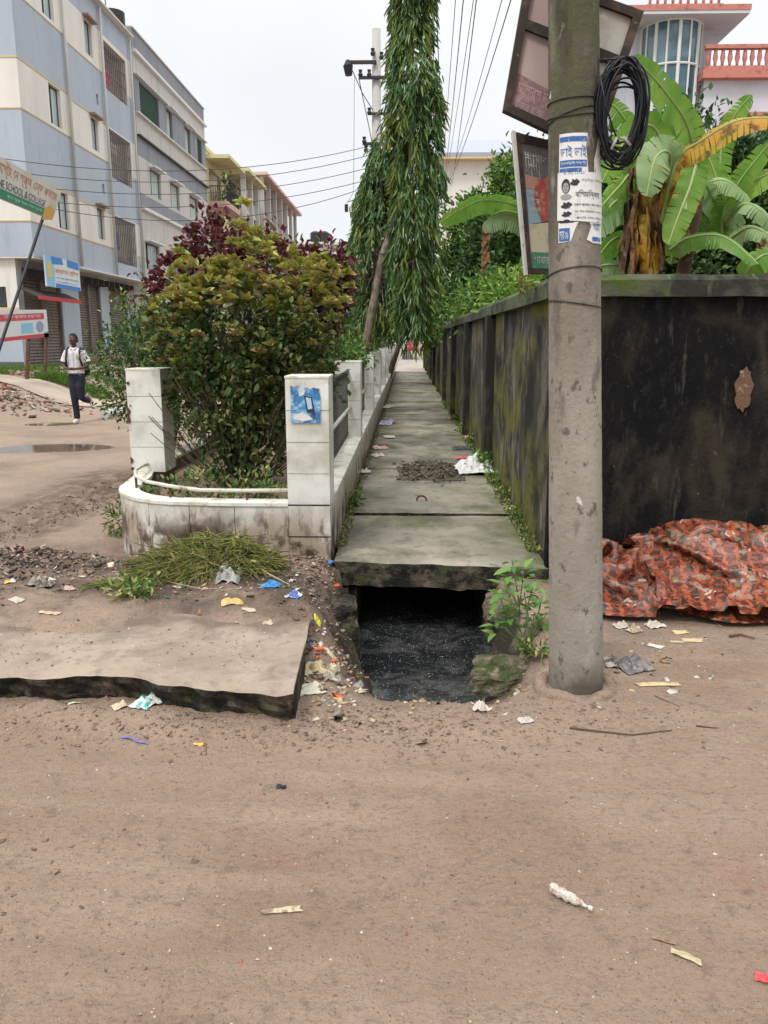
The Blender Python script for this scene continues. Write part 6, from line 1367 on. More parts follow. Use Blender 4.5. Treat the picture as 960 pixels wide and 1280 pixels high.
a0, a1, a2, a3 = PX(-40, 388, -9.6), PX(58, 387, -9.6), PX(61, 421, -9.6), PX(-40, 432, -9.6)
def af(u, v, d=0): p = a3.lerp(a2, u).lerp(a0.lerp(a1, u), v); return Vector((p.x+d, p.y, p.z))
b = B(); b.prism([(0, 0), (1, 0), (1, 1), (0, 1)], lambda u, v, d: af(u, v, -.04+d), .04); b.build('panel', MC['sign_white'], adv)
M_rd = plain('banner_red', (.52, .07, .08))
for pts, m in (([(0, .62), (.95, .66), (.95, .88), (0, .84)], M_rd), ([(0, 0), (1, 0), (1, .14), (0, .12)], M_rd), ([(.62, .2), (.78, .2), (.78, .55), (.62, .55)], M_lb), ([(.93, 0), (1, 0), (1, .2), (.93, .16)], plain('banner_green', (.06, .35, .2)))):
    b = B(); b.prism(pts, lambda u, v, d: af(u, v, .002+d), .003); b.build('printed_panel', m, adv)
b = B(); b.prism([(.88+.055*math.cos(k*PI/8), .4+.2*math.sin(k*PI/8)) for k in range(16)], lambda u, v, d: af(u, v, .003+d), .003); b.build('printed_seal', plain('seal_blue', (.25, .32, .5)), adv)
b = B(); lettering(b, 'সকল প্রকার কারখানা', .40, .9, .68, .83, lambda u, v: af(u, v, .007)); b.build('lettering', MC['sign_white'], adv, fix=False)
for px0, px1, py in ((36, 33, 476), (58, 55, 468)):
    p, q = PX(px0, 424, -9.65), PX(px1, py, -9.65); b = B(); b.tube([(p.x, p.y, p.z+.1), (q.x, q.y, gz(q.x, q.y)-.1)], .05, 6); b.build('post', M_rust, adv)

# ------------------------------------------------------------------ grass verge, rubble, concrete path on the left bank
def onground(P, dz=0): return np.stack([P[:, 0], P[:, 1], hg(P[:, 0], P[:, 1])+dz], 1)
def grass(name, label, boxes, n, ln, mats, prob=None):
    P = []; 
    for (x0, x1, y0, y1), k in boxes: P.append(np.stack([rng.uniform(x0, x1, k), rng.uniform(y0, y1, k)], 1))
    P = np.concatenate(P); k = fbm(P[:, 0]*.8, P[:, 1]*.8, 3) > -.25; P = onground(P[k]); D = rdir(len(P))*.5+np.array([0, 0, 1.])
    V, F = leafcloud(P, D, ln*rng.uniform(.5, 1.3, len(P)), ln*.13, .1, .2); me = np_mesh(name, V, F, mats, np.repeat(rng.choice(len(mats), len(P), p=prob), 2)); o = link(name, me, kind='stuff'); tag(o, label, 'grass')
grass('grass', 'green grass verge below the shop fronts across the side street', [((-13, -8.2, 21.5, 26), 5200), ((-9.4, -7.9, 26, 31), 2500), ((-9.9, -7.9, 20.7, 21.6), 2200), ((-12, -9.2, 20.7, 21.8), 2600), ((-9.8, -8.6, 14.6, 16), 900)], 0, .16, [L_grass, L_bright], [.7, .3])
b = B(); b.grid(lambda u, v: (-13.5+6.3*u, 18.6+2.0*v+.25*math.sin(u*5), gz(-13.5+6.3*u, 18.6+2.0*v)+.03), 14, 5); b.build('side_path', mat('pale_side_path', (.42, .35, .28), [dict(c=(.33, .27, .21), s=1.5, lo=.45, hi=.65)], bump=((20, .4, .02),)), kind='structure', fix=False)
b = B(); b.grid(lambda u, v: (-11.4+1.8*u, 24.6+4.2*v, gz(-11.4+1.8*u, 24.6+4.2*v)+.04), 5, 5); b.build('shop_apron', MC['pale_side_path'], kind='structure', fix=False)
def chips(name, label, cat, regions, size, mats, seed, flat_=.6, emb=.3, fn=None, sd=.45):
    r_ = np.random.default_rng(seed); V, F, MI = [], [], []
    cube = np.array([(x, y, z) for z in (-1, 1) for y in (-1, 1) for x in (-1, 1)], float); cf = np.array([(0, 2, 3, 1), (4, 5, 7, 6), (0, 1, 5, 4), (2, 6, 7, 3), (0, 4, 6, 2), (1, 3, 7, 5)])
    for (cx, cy, sx, sy), n in regions:
        P = np.stack([r_.normal(cx, sx, n), r_.normal(cy, sy, n)], 1); P = onground(P) if fn is None else fn(P)
        n = len(P); s_ = size*np.clip(np.exp(r_.normal(0, sd, n)), .3, 2.4)[:, None, None]
        v = cube[None]*r_.uniform(.3, 1, (n, 8, 3))*np.stack([np.ones(n), r_.uniform(.5, 1, n), flat_*r_.uniform(.45, 1, n)], 1)[:, None]*s_*.5
        a, tx, ty = r_.uniform(0, 6.3, n), r_.normal(0, .3, n), r_.normal(0, .3, n)
        z1 = v[..., 2]+v[..., 0]*tx[:, None]+v[..., 1]*ty[:, None]; c_, q_ = np.cos(a)[:, None], np.sin(a)[:, None]
        v = np.stack([v[..., 0]*c_-v[..., 1]*q_, v[..., 0]*q_+v[..., 1]*c_, z1+s_[..., 0]*flat_*(.5-emb)], 2)+P[:, None]
        F.append((cf[None]+(len(V) and sum(len(q)//8 for q in V) or 0)*8+np.arange(n)[:, None, None]*8).reshape(-1, 4)); V.append(v.reshape(-1, 3)); MI += list(np.repeat(r_.integers(len(mats), size=n), 6))
    me = np_mesh(name, np.concatenate(V), np.concatenate(F), mats, MI); o = link(name, me, kind='stuff'); tag(o, label, cat); return o
M_brick = mat('brick_bit', (.33, .13, .08), [dict(c=(.2, .09, .06), s=20, lo=.45, hi=.6)]); M_stone = mat('stone_bit', (.30, .25, .21), [dict(c=(.2, .16, .13), s=30, lo=.45, hi=.6)]); M_dstone = mat('dark_clod', (.14, .094, .07)); M_clod = mat('mud_clod', (.235, .158, .118), [dict(c=(.17, .113, .085), s=30, lo=.45, hi=.6)], bump=((90, .5, .004),)); M_pale = plain('pale_bit', (.5, .45, .38), .9)
chips('rubble', 'brick rubble on the bank by the leaning school sign post', 'rubble', [((-10.4, 22.2, .8, .5), 420), ((-8.7, 16.9, .7, .8), 420), ((-8.3, 24.5, .4, 1), 60)], .085, [M_brick, M_stone, M_dstone, M_stone, M_pale], 4)
chips('gravel', 'small pebbles and clods scattered over the dirt road', 'gravel', [((0, 2.4, 1.3, .7), 900), ((.2, 1.5, 1.0, .45), 500), ((1.5, 3.6, .8, .6), 420), ((-3.5, 9, 1.6, 2), 300)], .0065, [M_clod, M_dstone, M_pale, M_stone, M_clod, M_brick], 5, .5, .45)
chips('dirt_clods', 'churned dirt clods along the road edge in front of the concrete slab', 'dirt', [((-1.0, 2.96, .9, .09), 950), ((-.1, 3.12, .35, .16), 800), ((-1.3, 1.95, .3, .25), 200), ((.6, 3.15, .4, .12), 250)], .012, [M_clod, M_dstone, M_clod, M_clod], 6, .45, .5)
chips('mud_lumps', 'mud lumps thrown up along the tyre track in the side street', 'mud', [((-3.45+.21*(y-6.5)+o_, y, .08, .14), 45) for y in np.arange(6.0, 9.4, .25) for o_ in (-.15, .17, .36)], .016, [M_dstone, M_clod, M_dstone], 7, .5, .35)
chips('rubbish_mound', 'dark mound of rotten rubbish and soil at the left below the side street', 'rubbish heap', [((-2.35, 4.72, .26, .15), 1500), ((-3.0, 5.05, .25, .12), 380)], .021, [M_dstone, plain('rot_black', (.035, .028, .024), .9), M_clod, M_stone], 8, .5, .3)
chips('soil_crumbs', 'dark soil and rubbish crumbs in front of the stained planter wall', 'soil', [((-.85, 4.85, .28, .2), 1700), ((-.55, 4.5, .1, .3), 350), ((-1.5, 4.3, .8, .18), 500), ((-1.3, 4.8, .5, .2), 700)], .015, [M_dstone, M_clod, plain('rot_black2', (.05, .04, .03), .9), M_stone, M_clod], 9, .5, .35)
chips('leaf_scraps', 'dry leaf and straw scraps around the rubbish left of the drain', 'litter', [((-.8, 4.7, .35, .3), 150), ((-2.4, 4.6, .5, .3), 110), ((-.3, 3.35, .15, .2), 90), ((.45, 3.5, .3, .2), 90), ((1.3, 3.9, .3, .3), 60)], .028, [plain('straw', (.42, .33, .2), .9), plain('dry_leaf', (.28, .17, .09), .9), M_pale], 10, .12, .2)
chips('drain_rubbish', 'soaked rubbish lying at the muddy mouth of the open drain', 'rubbish', [((-.36, 3.75, .10, .2), 160), ((.05, 3.78, .3, .06), 120), ((-.33, 4.35, .04, .15), 60)], .024, [M_dstone, M_clod, M_stone, M_pale, M_brick], 12, .4, .3)
chips('slab_crumbs', 'grit and crumbs strewn over the dusty concrete slab', 'grit', [((-1.3, 3.5, .7, .3), 420)], .008, [M_clod, M_dstone, M_stone, M_pale], 21, .5, .3, fn=lambda P: np.stack([rng.uniform(-2.4, -.62, len(P)), 3.22+.5*rng.random(len(P))**.7, np.full(len(P), .150)], 1))
# cut grass heap
M_straw0 = plain('straw_stalk', (.45, .36, .20), .9)
def heap(name, label, cat, c, rx, ry, h, n, Ln, mats, prob, wd=.05):
    a = rng.uniform(0, 2*PI, n); r = np.sqrt(rng.random(n)); P = np.stack([c[0]+rx*r*np.cos(a), c[1]+ry*r*np.sin(a)], 1); z = hg(P[:, 0], P[:, 1])+h*(1-r**2)*rng.uniform(.3, 1.05, n)*(1+1.1*fbm(P[:, 0]*7, P[:, 1]*7, 3))
    D = rdir(n)*np.array([1, 1, .16])+np.array([0, 0, .03]); V, F = leafcloud(np.stack([P[:, 0], P[:, 1], z+.012], 1), D, Ln*rng.uniform(.4, 1.3, n), Ln*wd, .1, .12, jit=.35)
    o = link(name, np_mesh(name, V, F, mats, np.repeat(rng.choice(len(mats), n, p=prob), 2)), kind='stuff'); tag(o, label, cat)
heap('cut_grass_heap', 'heap of cut green grass and stalks dumped against the curved white wall', 'grass heap', (-1.2, 4.64), .42, .27, .10, 5200, .14, [L_cut, L_grass, L_bushdark, M_straw0], [.70, .08, .10, .12], .028)
heap('cut_leaf_heap', 'broad cut leaves and stalks mixed into the right side of the cut-grass heap', 'leaf heap', (-1.05, 4.66), .30, .2, .09, 520, .07, [L_cut, L_bushdark, L_mid], [.6, .25, .15], .35)
heap('cut_grass_heap', 'small flattened patch of cut grass left of the heap', 'grass heap', (-1.62, 4.30), .20, .10, .03, 700, .09, [L_cut, L_mid], [.8, .2], .04)
c = G(538, 588, .085); o_ = c
chips('dung_heap', 'flat heap of dark rotting plant muck on the walkway slab beside the white bag', 'muck heap', [((c.x, c.y, .16, .30), 1500)], .024, [plain('muck', (.09, .078, .055), .95), plain('muck2', (.15, .13, .09), .95), plain('muck3', (.05, .045, .033), .95)], 13, .5, .2,
      fn=lambda P: np.stack([P[:, 0], P[:, 1], .085+.06*np.exp(-((P[:, 0]-c.x)/.22)**2-((P[:, 1]-c.y)/.4)**2)], 1))
b = B(); b.grid(lambda u, v: (c.x-.36+.72*u, c.y-.65+1.3*v, .084+.055*max(0, 1-((u-.5)/.42)**2-((v-.5)/.42)**2)*(1+.3*mnoise.noise((u*8, v*8, 0)))), 24, 24); o = b.build('muck_base', plain('muck', (.07, .065, .045)), kind='stuff', fix=False); tag(o, 'matted base layer of the muck heap on the walkway', 'muck heap')

# ------------------------------------------------------------------ litter: every piece a thing
def scrap(name, label, cat, px, py, w_, h_, c, c2=None, up=.25, rot=0., seed=0, z=None, n=12, rough=.5, group=None, spec=.5, trans=0., alpha=None):
    p = GG(px, py) if z is None else G(px, py, z)
    m = mat('scrap_%s' % seed, c, [dict(c=c2, s=26, lo=.5, hi=.54, o=seed)] if c2 else [], rough=rough, spec=spec, bump=((70, .5, .004),), coords='obj', trans=trans)
    if alpha: m.node_tree.nodes['Principled BSDF'].inputs['Alpha'].default_value = alpha
    b = B(); r_ = random.Random(seed); ph = r_.uniform(0, 99); ra = rot+r_.uniform(-.3, .3)
    def f(u, v):
        x, y = (u-.5), (v-.5)
        k = 1+.22*mnoise.noise((math.atan2(y, x)*.9, ph, 0)) if max(abs(x), abs(y)) > .38 else 1
        x *= w_*k; y *= h_*k
        z_ = up*min(w_, h_)*(abs(mnoise.noise((u*2.6+ph, v*2.6, ph)))*1.5+.45*abs(mnoise.noise((u*6+ph, v*6, ph+5))))*(1-max(abs(2*u-1), abs(2*v-1))**3*.8)+.004
        xr, yr = x*math.cos(ra)-y*math.sin(ra), x*math.sin(ra)+y*math.cos(ra)
        return (xr, yr, z_)
    b.grid(f, n, n)
    if z is None:
        A_v = np.array(b.v); A_v[:, 2] += hg(A_v[:, 0]+p.x, A_v[:, 1]+p.y)-gz(p.x, p.y); b.v = [tuple(q_) for q_ in A_v]
    me = b.mesh(name, m, smooth=False)
    o = inst(name, me, p, label=label, cat=cat, group=group); s_ = o.modifiers.new('thickness', 'SOLIDIFY'); s_.thickness = .0012; return o
Wt, Cr, Tl, Rd, Bl, Yl = (.62, .62, .60), (.52, .43, .29), (.05, .38, .32), (.50, .06, .05), (.05, .2, .5), (.55, .40, .06)
items = [
 ('wrapper', 'crumpled white and teal packet in front of the concrete slab', 'packet', 187, 880, .14, .10, Wt, Tl, .5, .9),
 ('plastic_scrap', 'small pale green scrap left of the teal packet', 'scrap', 93, 883, .05, .028, (.45, .6, .35), None, .3, .2),
 ('paper_scrap', 'folded beige scrap just left of the teal packet', 'scrap', 150, 884, .06, .055, Cr, None, .5, .7),
 ('ribbon', 'thin blue-violet strip on the road below the slab', 'strip', 168, 926, .12, .012, (.14, .13, .4), None, .3, .05),
 ('wrapper', 'tiny yellow scrap on the road below the teal packet', 'scrap', 248, 932, .035, .014, Yl, None, .3, .1),
 ('cardboard_strip', 'dry speckled cardboard strip lying flat on the road at lower middle', 'cardboard', 352, 1139, .105, .022, (.46, .38, .25), (.22, .16, .1), .12, .02),
 ('pebble_scrap', 'black lump on the road above the cardboard strip', 'lump', 351, 984, .035, .02, (.02, .02, .025), None, .8, .2),
 ('tissue', 'white crumpled tissue on the dirt in front of the right bank', 'tissue', 602, 888, .075, .06, (.58, .52, .46), None, .7, .4),
 ('plastic_scrap', 'clear crumpled film scrap right of the white tissue', 'scrap', 657, 902, .06, .04, (.46, .42, .38), None, .5, .4),
 ('leaf', 'curled pale dry leaf on the road at lower right', 'leaf', 858, 1197, .075, .018, (.42, .36, .22), None, .7, -.5),
 ('leaf', 'smaller dark curled leaf above the pale one at lower right', 'leaf', 830, 1176, .06, .015, (.24, .17, .11), None, .7, -.5),
 ('plastic_scrap', 'red plastic scrap at the right edge of the road', 'scrap', 956, 1225, .045, .03, (.6, .06, .07), None, .4, -.4),
 ('card', 'small white card on the dirt in front of the tarpaulin', 'card', 819, 808, .075, .045, (.62, .55, .48), None, .1, -.7),
 ('foil_scrap', 'cream crumpled wrapper by the pole side of the tarpaulin', 'wrapper', 776, 784, .075, .06, (.58, .52, .42), None, .6, .2),
 ('foil_scrap', 'tan crumpled wrapper below the tarpaulin fold, second from the pole', 'wrapper', 793, 789, .08, .06, (.42, .32, .2), (.55, .5, .4), .6, .8),
 ('foil_scrap', 'white torn wrapper below the middle of the tarpaulin', 'wrapper', 818, 783, .10, .07, (.5, .45, .36), (.62, .6, .55), .5, .4),
 ('card', 'square yellowish card in front of the tarpaulin', 'card', 851, 791, .085, .05, (.52, .42, .22), None, .12, .05),
 ('card', 'long yellowish card below the square one', 'card', 866, 801, .10, .045, (.48, .38, .22), None, .15, -.1),
 ('card', 'flat beige flap right under the white torn wrapper', 'card', 846, 803, .07, .03, (.46, .36, .25), None, .15, -.3),
 ('plastic_strip', 'flattened yellow plastic strip on the dirt right of the pole foot', 'plastic strip', 824, 856, .20, .035, (.48, .40, .2), (.36, .26, .18), .25, -.05),
 ('plastic_sheet', 'crumpled grey plastic sheet on the ground right of the pole foot', 'plastic sheet', 790, 833, .17, .16, (.10, .09, .095), (.2, .18, .17), .4, .3),
 ('paper_scrap', 'crumpled pale scraps between pole foot and grey plastic', 'scrap', 764, 829, .07, .14, (.4, .37, .3), (.1, .08, .06), .6, .1),
 ('food_tray', 'white torn foam board with blue edge at the right end of the concrete slab', 'foam board', 384, 862, .15, .10, (.56, .52, .44), (.5, .45, .36), .3, .1),
 ('foam_piece', 'cream foam slab leaning in the drain mouth', 'foam piece', 413, 818, .095, .05, (.56, .50, .36), None, .4, .0),
 ('plastic_scrap', 'orange-red plastic piece left of the cream foam', 'scrap', 385, 820, .06, .05, (.62, .12, .04), None, .6, .8),
 ('plastic_scrap', 'orange and blue wrapper right of the cream foam', 'scrap', 432, 826, .07, .035, (.58, .16, .05), (.1, .12, .3), .5, -.3),
 ('sponge_piece', 'big yellowish foam chunk at the left of the drain mouth', 'foam piece', 392, 838, .12, .10, (.45, .38, .22), (.36, .28, .16), .5, .2),
 ('paper_scrap', 'grey soaked paper below the yellowish foam chunk', 'scrap', 416, 848, .09, .06, (.28, .25, .19), None, .6, .4),
 ('plastic_bag', 'bright blue plastic bag scrap on the soil heap left of the drain', 'plastic bag', 338, 734, .11, .06, (.03, .28, .62), (.1, .4, .7), .7, .2),
 ('paper_cup', 'crushed white and blue cup right of the blue bag', 'cup', 368, 744, .09, .05, (.6, .62, .64), (.06, .12, .35), .6, -.5),
 ('wrapper', 'yellow and orange wrapper below the clear bag', 'wrapper', 290, 750, .11, .045, (.60, .38, .06), (.55, .48, .36), .7, .5),
 ('plastic_bag', 'clear crumpled plastic bag on the edge of the cut-grass heap', 'plastic bag', 285, 720, .13, .17, (.40, .40, .38), (.5, .5, .48), .7, .2),
 ('paper_scrap', 'small flat cream scrap on the soil below the blue bag', 'scrap', 311, 763, .07, .045, (.45, .38, .28), None, .2, .1),
 ('paper_scrap', 'torn pinkish paper on the soil behind the slab', 'scrap', 255, 773, .11, .035, (.50, .36, .26), None, .4, .1),
 ('paper_scrap', 'torn pale scrap near the right end of the slab top', 'scrap', 331, 775, .08, .045, (.46, .35, .25), None, .5, .4),
 ('paper_scrap', 'tiny orange scrap left of the torn pinkish paper', 'scrap', 229, 770, .035, .025, (.50, .3, .14), None, .3, .1),
 ('wrapper', 'yellow scrap on the mossy block beside the drain', 'scrap', 397, 775, .035, .06, (.55, .52, .05), None, .5, .2),
 ('plastic_bag', 'dirty white crumpled bag on the dark rubbish mound at left', 'plastic bag', 50, 735, .13, .12, (.42, .39, .35), (.2, .16, .13), .6, .2),
 ('wrapper', 'pink scrap beside the dirty white bag on the mound', 'scrap', 88, 737, .07, .045, (.48, .3, .26), None, .5, .2),
 ('wrapper', 'small yellow and white scrap on the left of the rubbish mound', 'scrap', 12, 723, .06, .04, (.55, .42, .1), (.6, .6, .55), .5, .2),
 ('cardboard_strip', 'brown flat cardboard at the left edge above the rubbish mound', 'cardboard', 10, 688, .15, .05, (.42, .25, .12), None, .2, .0),
 ('paper_scrap', 'whitish flat scrap on the soil below the rubbish mound', 'scrap', 20, 750, .08, .05, (.42, .37, .32), None, .2, -.3),
 ('wrapper', 'pale orange wrapper on soil right of the rubbish mound', 'wrapper', 62, 766, .10, .025, (.5, .36, .26), None, .4, .1),
 ('plastic_strip', 'green shiny scrap on top of the rubbish mound', 'scrap', 107, 703, .06, .05, (.08, .2, .12), (.3, .35, .3), .6, .3),
]
for i, it in enumerate(items): scrap(*it, seed=i+1, trans=.35 if it[2] == 'plastic bag' else 0)
SZ = .088
witems = [
 ('plastic_bag', 'crumpled white plastic bag on the walkway right of the muck heap', 'plastic bag', 598, 588, .50, .60, (.64, .64, .63), (.55, .55, .53), .45, .1),
 ('wrapper', 'violet and white wrapper on the walkway, farthest along the left side', 'wrapper', 484, 529, .20, .7, (.30, .28, .55), (.6, .6, .64), .35, .1),
 ('paper_scrap', 'flat white card on the walkway below the violet wrapper', 'card', 487, 546, .17, .3, (.58, .57, .53), None, .08, .1),
 ('wrapper', 'pinkish red wrapper at the left edge of the walkway, middle of three', 'wrapper', 475, 560, .19, .28, (.5, .2, .18), (.6, .5, .46), .3, .2),
 ('paper_scrap', 'cream crumpled scrap touching the pinkish wrapper', 'scrap', 471, 570, .16, .2, (.5, .45, .36), None, .35, .2),
 ('wrapper', 'pale pink scrap nearest the camera on the walkway left side', 'wrapper', 457, 590, .12, .16, (.52, .3, .26), (.5, .5, .42), .4, .2),
 ('wrapper', 'crumpled red and white packet at the right of the walkway', 'packet', 590, 548, .16, .45, (.50, .10, .09), (.55, .45, .42), .4, .2),
 ('rag', 'dark flat rag on the walkway below the red packet', 'rag', 577, 561, .26, .3, (.05, .05, .06), None, .2, .1),
 ('wrapper', 'small bright red wrapper behind the muck heap', 'wrapper', 577, 573, .16, .12, (.58, .1, .1), None, .3, .0),
 ('wrapper', 'pink scrap between the muck heap and the white bag', 'wrapper', 580, 583, .12, .14, (.55, .22, .24), None, .3, .3),
 ('wrapper', 'small orange scrap far along the right side of the walkway', 'wrapper', 566, 523, .16, .22, (.5, .18, .08), None, .3, .1),
 ('paper_scrap', 'pale scrap far along the left foot of the white wall', 'scrap', 486, 509, .18, .6, (.5, .48, .42), None, .5, .0),
 ('twig_scrap', 'short pale torn strip near the right end of the first slab joint', 'strip', 640, 636, .05, .22, (.5, .48, .44), None, .5, -.4),
]
for i, it in enumerate(witems): scrap(*it, seed=100+i, z=SZ)
M_foam = plain('foam_bit', (.55, .48, .34), .9); M_blb = plain('blue_bit', (.06, .14, .4), .5); M_orb = plain('orange_bit', (.55, .12, .04), .5)
chips('plastic_bits', 'coloured plastic and foam bits in the rubbish at the left lip of the drain', 'rubbish', [((-.40, 3.58, .06, .18), 60), ((-.25, 3.6, .08, .12), 26), ((-.5, 4.6, .08, .2), 22)], .032, [M_foam, M_stone, M_pale, M_orb, M_dstone, M_foam, M_stone, M_stone, M_foam, M_blb, M_clod, M_dstone], 31, .3, .2)
chips('plastic_bits', 'bits of paper and plastic mixed into the dark rubbish mound at left', 'rubbish', [((-2.3, 4.68, .3, .15), 90), ((-1.0, 4.35, .4, .1), 45)], .028, [M_pale, M_foam, M_pale, M_stone, plain('green_bit', (.06, .2, .1)), plain('pink_bit', (.5, .3, .28))], 32, .25, .2)
# bottle-shaped crushed packet on the road
bt = thing('crushed_bottle', 'crushed dirty white plastic bottle lying on the road at lower right', 'bottle', G(690, 1110, .01))
p, q = G(690, 1110, .014), G(736, 1134, .012); b = B(); n = 14
b.tube([p.lerp(q, k/n)+Vector((0, 0, .003*math.sin(k*1.9))) for k in range(n+1)], [(.0145+.002*math.sin(k*2.3) if k < 9 else .0145-.0022*(k-8)) for k in range(n+1)], 10); b.build('body', mat('dirty_plastic', (.50, .46, .41), [dict(c=(.34, .22, .17), s=60, lo=.5, hi=.6)], rough=.4), bt)
b = B(); b.tube([q, q+(q-p)*.10], .0062, 10); b.build('cap', M_pvc, bt)
# sticks
def stick(name, label, pts, r_, m, z=None):
    w_ = [(GG(*q)+Vector((0, 0, r_*1.2))) if len(q) == 2 else (GG(q[0], q[1])+Vector((0, 0, q[2]))) for q in pts]
    b = B(); b.tube(w_, [r_*(1-.5*i/(len(w_)-1)) for i in range(len(w_))], 6); o = b.build(name, m, at=tuple(w_[0])); tag(o, label, 'stick')
M_stick = plain('stick_brown', (.12, .07, .05), .9); M_straw = MC['straw']
stick('stick', 'long thin bent stick lying on the road right of the pole foot', [(712, 911), (745, 915), (790, 920), (840, 914)], .0045, M_stick)
stick('stick', 'short dark twig right of the long bent stick', [(870, 908), (882, 910), (895, 911)], .004, M_stick)
stick('stick', 'dark forked stick in front of the right end of the tarpaulin', [(912, 797), (925, 795), (943, 800)], .008, M_stick)
stick('stick', 'straight straw-coloured stick on the slab at the left', [(66, 796), (88, 780)], .004, M_straw)
stick('stick', 'yellow stalk slanting across the soil above the blue bag', [(300, 712, .05), (335, 723, .03), (362, 733, .01)], .005, M_straw)
stick('stick', 'pale long stalk curving out from under the cut grass', [(178, 705, .05), (205, 730, .02), (250, 738, .01), (300, 738, .01)], .003, M_straw)
stick('stick', 'thin dark twig on the road below the bent stick, right side', [(818, 870), (836, 878), (850, 884)], .002, M_stick)
stick('stick', 'broken straw at the edge of the drain water', [(540, 868), (556, 857), (560, 852)], .006, M_stone)
stick('stick', 'thin grey stalk standing against the planter wall stain', [(330, 680, .12), (350, 700, .05), (366, 716, .01)], .003, M_straw)
t = thing('painted_kerb_stone', 'white concrete bar lying on the grass verge right of the schoolboy', 'concrete bar', (-8.4, 22.5, .6))
p, q = GG(128, 483), GG(152, 484); b = B(); b.tube([p+Vector((0, 0, .08)), q+Vector((0, 0, .08))], .09, 6); b.build('bar', M_ledge, t)
# gate at the far end
gt = thing('iron_gate', 'narrow iron gate between grey posts at the far end of the walkway', 'gate', (.1, 61, .1))
for x in (-.45, 1.05): b = B(); b.box(x-.12, x+.12, 60.9, 61.1, 0, 3.0); b.build('gate_post', M_grey2, gt)
for k in range(9):
    b = B(); b.box(-.28+k*.15, -.25+k*.15, 61, 61.03, .15, 2.2); b.build('bar', M_darkmetal, gt)
t = thing('parked_rickshaw', 'red and pink hooded cycle rickshaw glimpsed behind the far gate', 'rickshaw', (.5, 66, 0))
b = B(); b.grid(lambda u, v: (.05+1.0*u, 65.4+.7*math.sin(v*PI*.8), 1.0+1.5*v+.0*u), 6, 8); b.build('hood', mat('red_hood', (.45, .05, .07), [dict(c=(.6, .35, .4), s=3, lo=.5, hi=.6)], rough=.5), t)
b = B(); b.box(.1, 1.0, 65.2, 65.8, .7, 1.0); b.build('seat', M_rd, t, bevel=.05)
for x in (.0, 1.1): b = B(); b.tube([(x, 65.5+.45*math.cos(k*PI/10), .5+.45*math.sin(k*PI/10)) for k in range(21)], .035, 6, cap=False); b.build('wheel', M_black, t)
# corrugated fence posts seen between trunk and gate
ts = thing('pale_palisade', 'row of grey upright posts beyond the last white pillars', 'palisade', (-.8, 40, 0))
for k in range(10): b = B(); b.box(-1.5+k*.1, -1.42+k*.1, 42+k*1.2, 42.1+k*1.2, 0, 2.6); b.build('post', M_grey2, ts)

# ------------------------------------------------------------------ the schoolboy
def remesh(b, name, m, par, vox=.012, smooth=6):
    me = b.mesh('tmp', m); o = bpy.data.objects.new('tmp', me); col.objects.link(o)
    r = o.modifiers.new('r', 'REMESH'); r.mode = 'VOXEL'; r.voxel_size = vox; r.use_smooth_shade = True
    s_ = o.modifiers.new('s', 'SMOOTH'); s_.iterations = smooth; s_.factor = .5
    dg = bpy.context.evaluated_depsgraph_get(); out = bpy.data.meshes.new_from_object(o.evaluated_get(dg)); bpy.data.objects.remove(o); out.name = name
    out.materials.clear(); out.materials.append(m); return link(name, out, par, Vector())
def rings(b, rs, n=16):                                        # (cx, cy, z, rx, ry)
    vs = [(cx+rx*math.cos(2*PI*k/n), cy+ry*math.sin(2*PI*k/n), z) for cx, cy, z, rx, ry in rs for k in range(n)]
    b.add(vs, [(j*n+k, j*n+(k+1) % n, (j+1)*n+(k+1) % n, (j+1)*n+k) for j in range(len(rs)-1) for k in range(n)]+[tuple(range(n-1, -1, -1)), tuple((len(rs)-1)*n+k for k in range(n))])
def ball(b, c, r, n=10):
    rings(b, [(c[0], c[1], c[2]+r[2]*math.sin(e), max(1e-3, r[0]*math.cos(e)), max(1e-3, r[1]*math.cos(e))) for e in [(-.5+k/8)*PI for k in range(9)]], n)
boy = thing('person', 'schoolboy in white shirt and dark trousers walking with a backpack on the side street', 'person', (0, 0, 0))
M_skin = mat('skin', (.085, .045, .028), rough=.5); M_shirt = mat('shirt_white', (.66, .64, .67), [dict(c=(.52, .5, .54), s=9, lo=.45, hi=.65)], rough=.85, coords='obj'); M_trou = plain('trousers_navy', (.018, .02, .035), .85); M_shoe = plain('shoe_cream', (.60, .56, .46), .6)
def arm(sx): return [(sx*.165, .02, 1.335), (sx*.215, .03, 1.19), (sx*.225, -.0, 1.08), (sx*.14, -.13, 1.03), (sx*.05, -.19, 1.02)]
b = B()
rings(b, [(0, .01, .95, .12, .085), (0, .01, 1.1, .115, .08), (0, .01, 1.28, .14, .085), (0, .01, 1.36, .12, .07), (0, .005, 1.39, .05, .05), (0, -.0, 1.47, .042, .045)])
ball(b, (-.005, -.012, 1.555), (.072, .088, .105)); ball(b, (-.01, -.05, 1.50), (.05, .05, .045))
b.tube([(-.02, -.085, 1.57), (-.025, -.112, 1.535), (-.022, -.10, 1.525)], [.009, .014, .010], 6)
for sx in (-1, 1):
    ball(b, (sx*.074-.003, .0, 1.545), (.012, .02, .028)); a = arm(sx); b.tube(a, [.045, .038, .034, .03, .022], 10)
    w_ = Vector(a[-1]); b.tube([w_, w_+Vector((-sx*.045, -.01, .0))], [.024, .028], 8)
    for k in range(4): f0 = w_+Vector((-sx*.05, -.012, .022-.014*k)); b.tube([f0, f0+Vector((-sx*.03, -.012, 0)), f0+Vector((-sx*(.042-.003*k), .004, -.004))], [.0085, .008, .007], 6)
    b.tube([w_+Vector((-sx*.02, -.01, .018)), w_+Vector((-sx*.045, -.03, .03))], [.009, .008], 6)
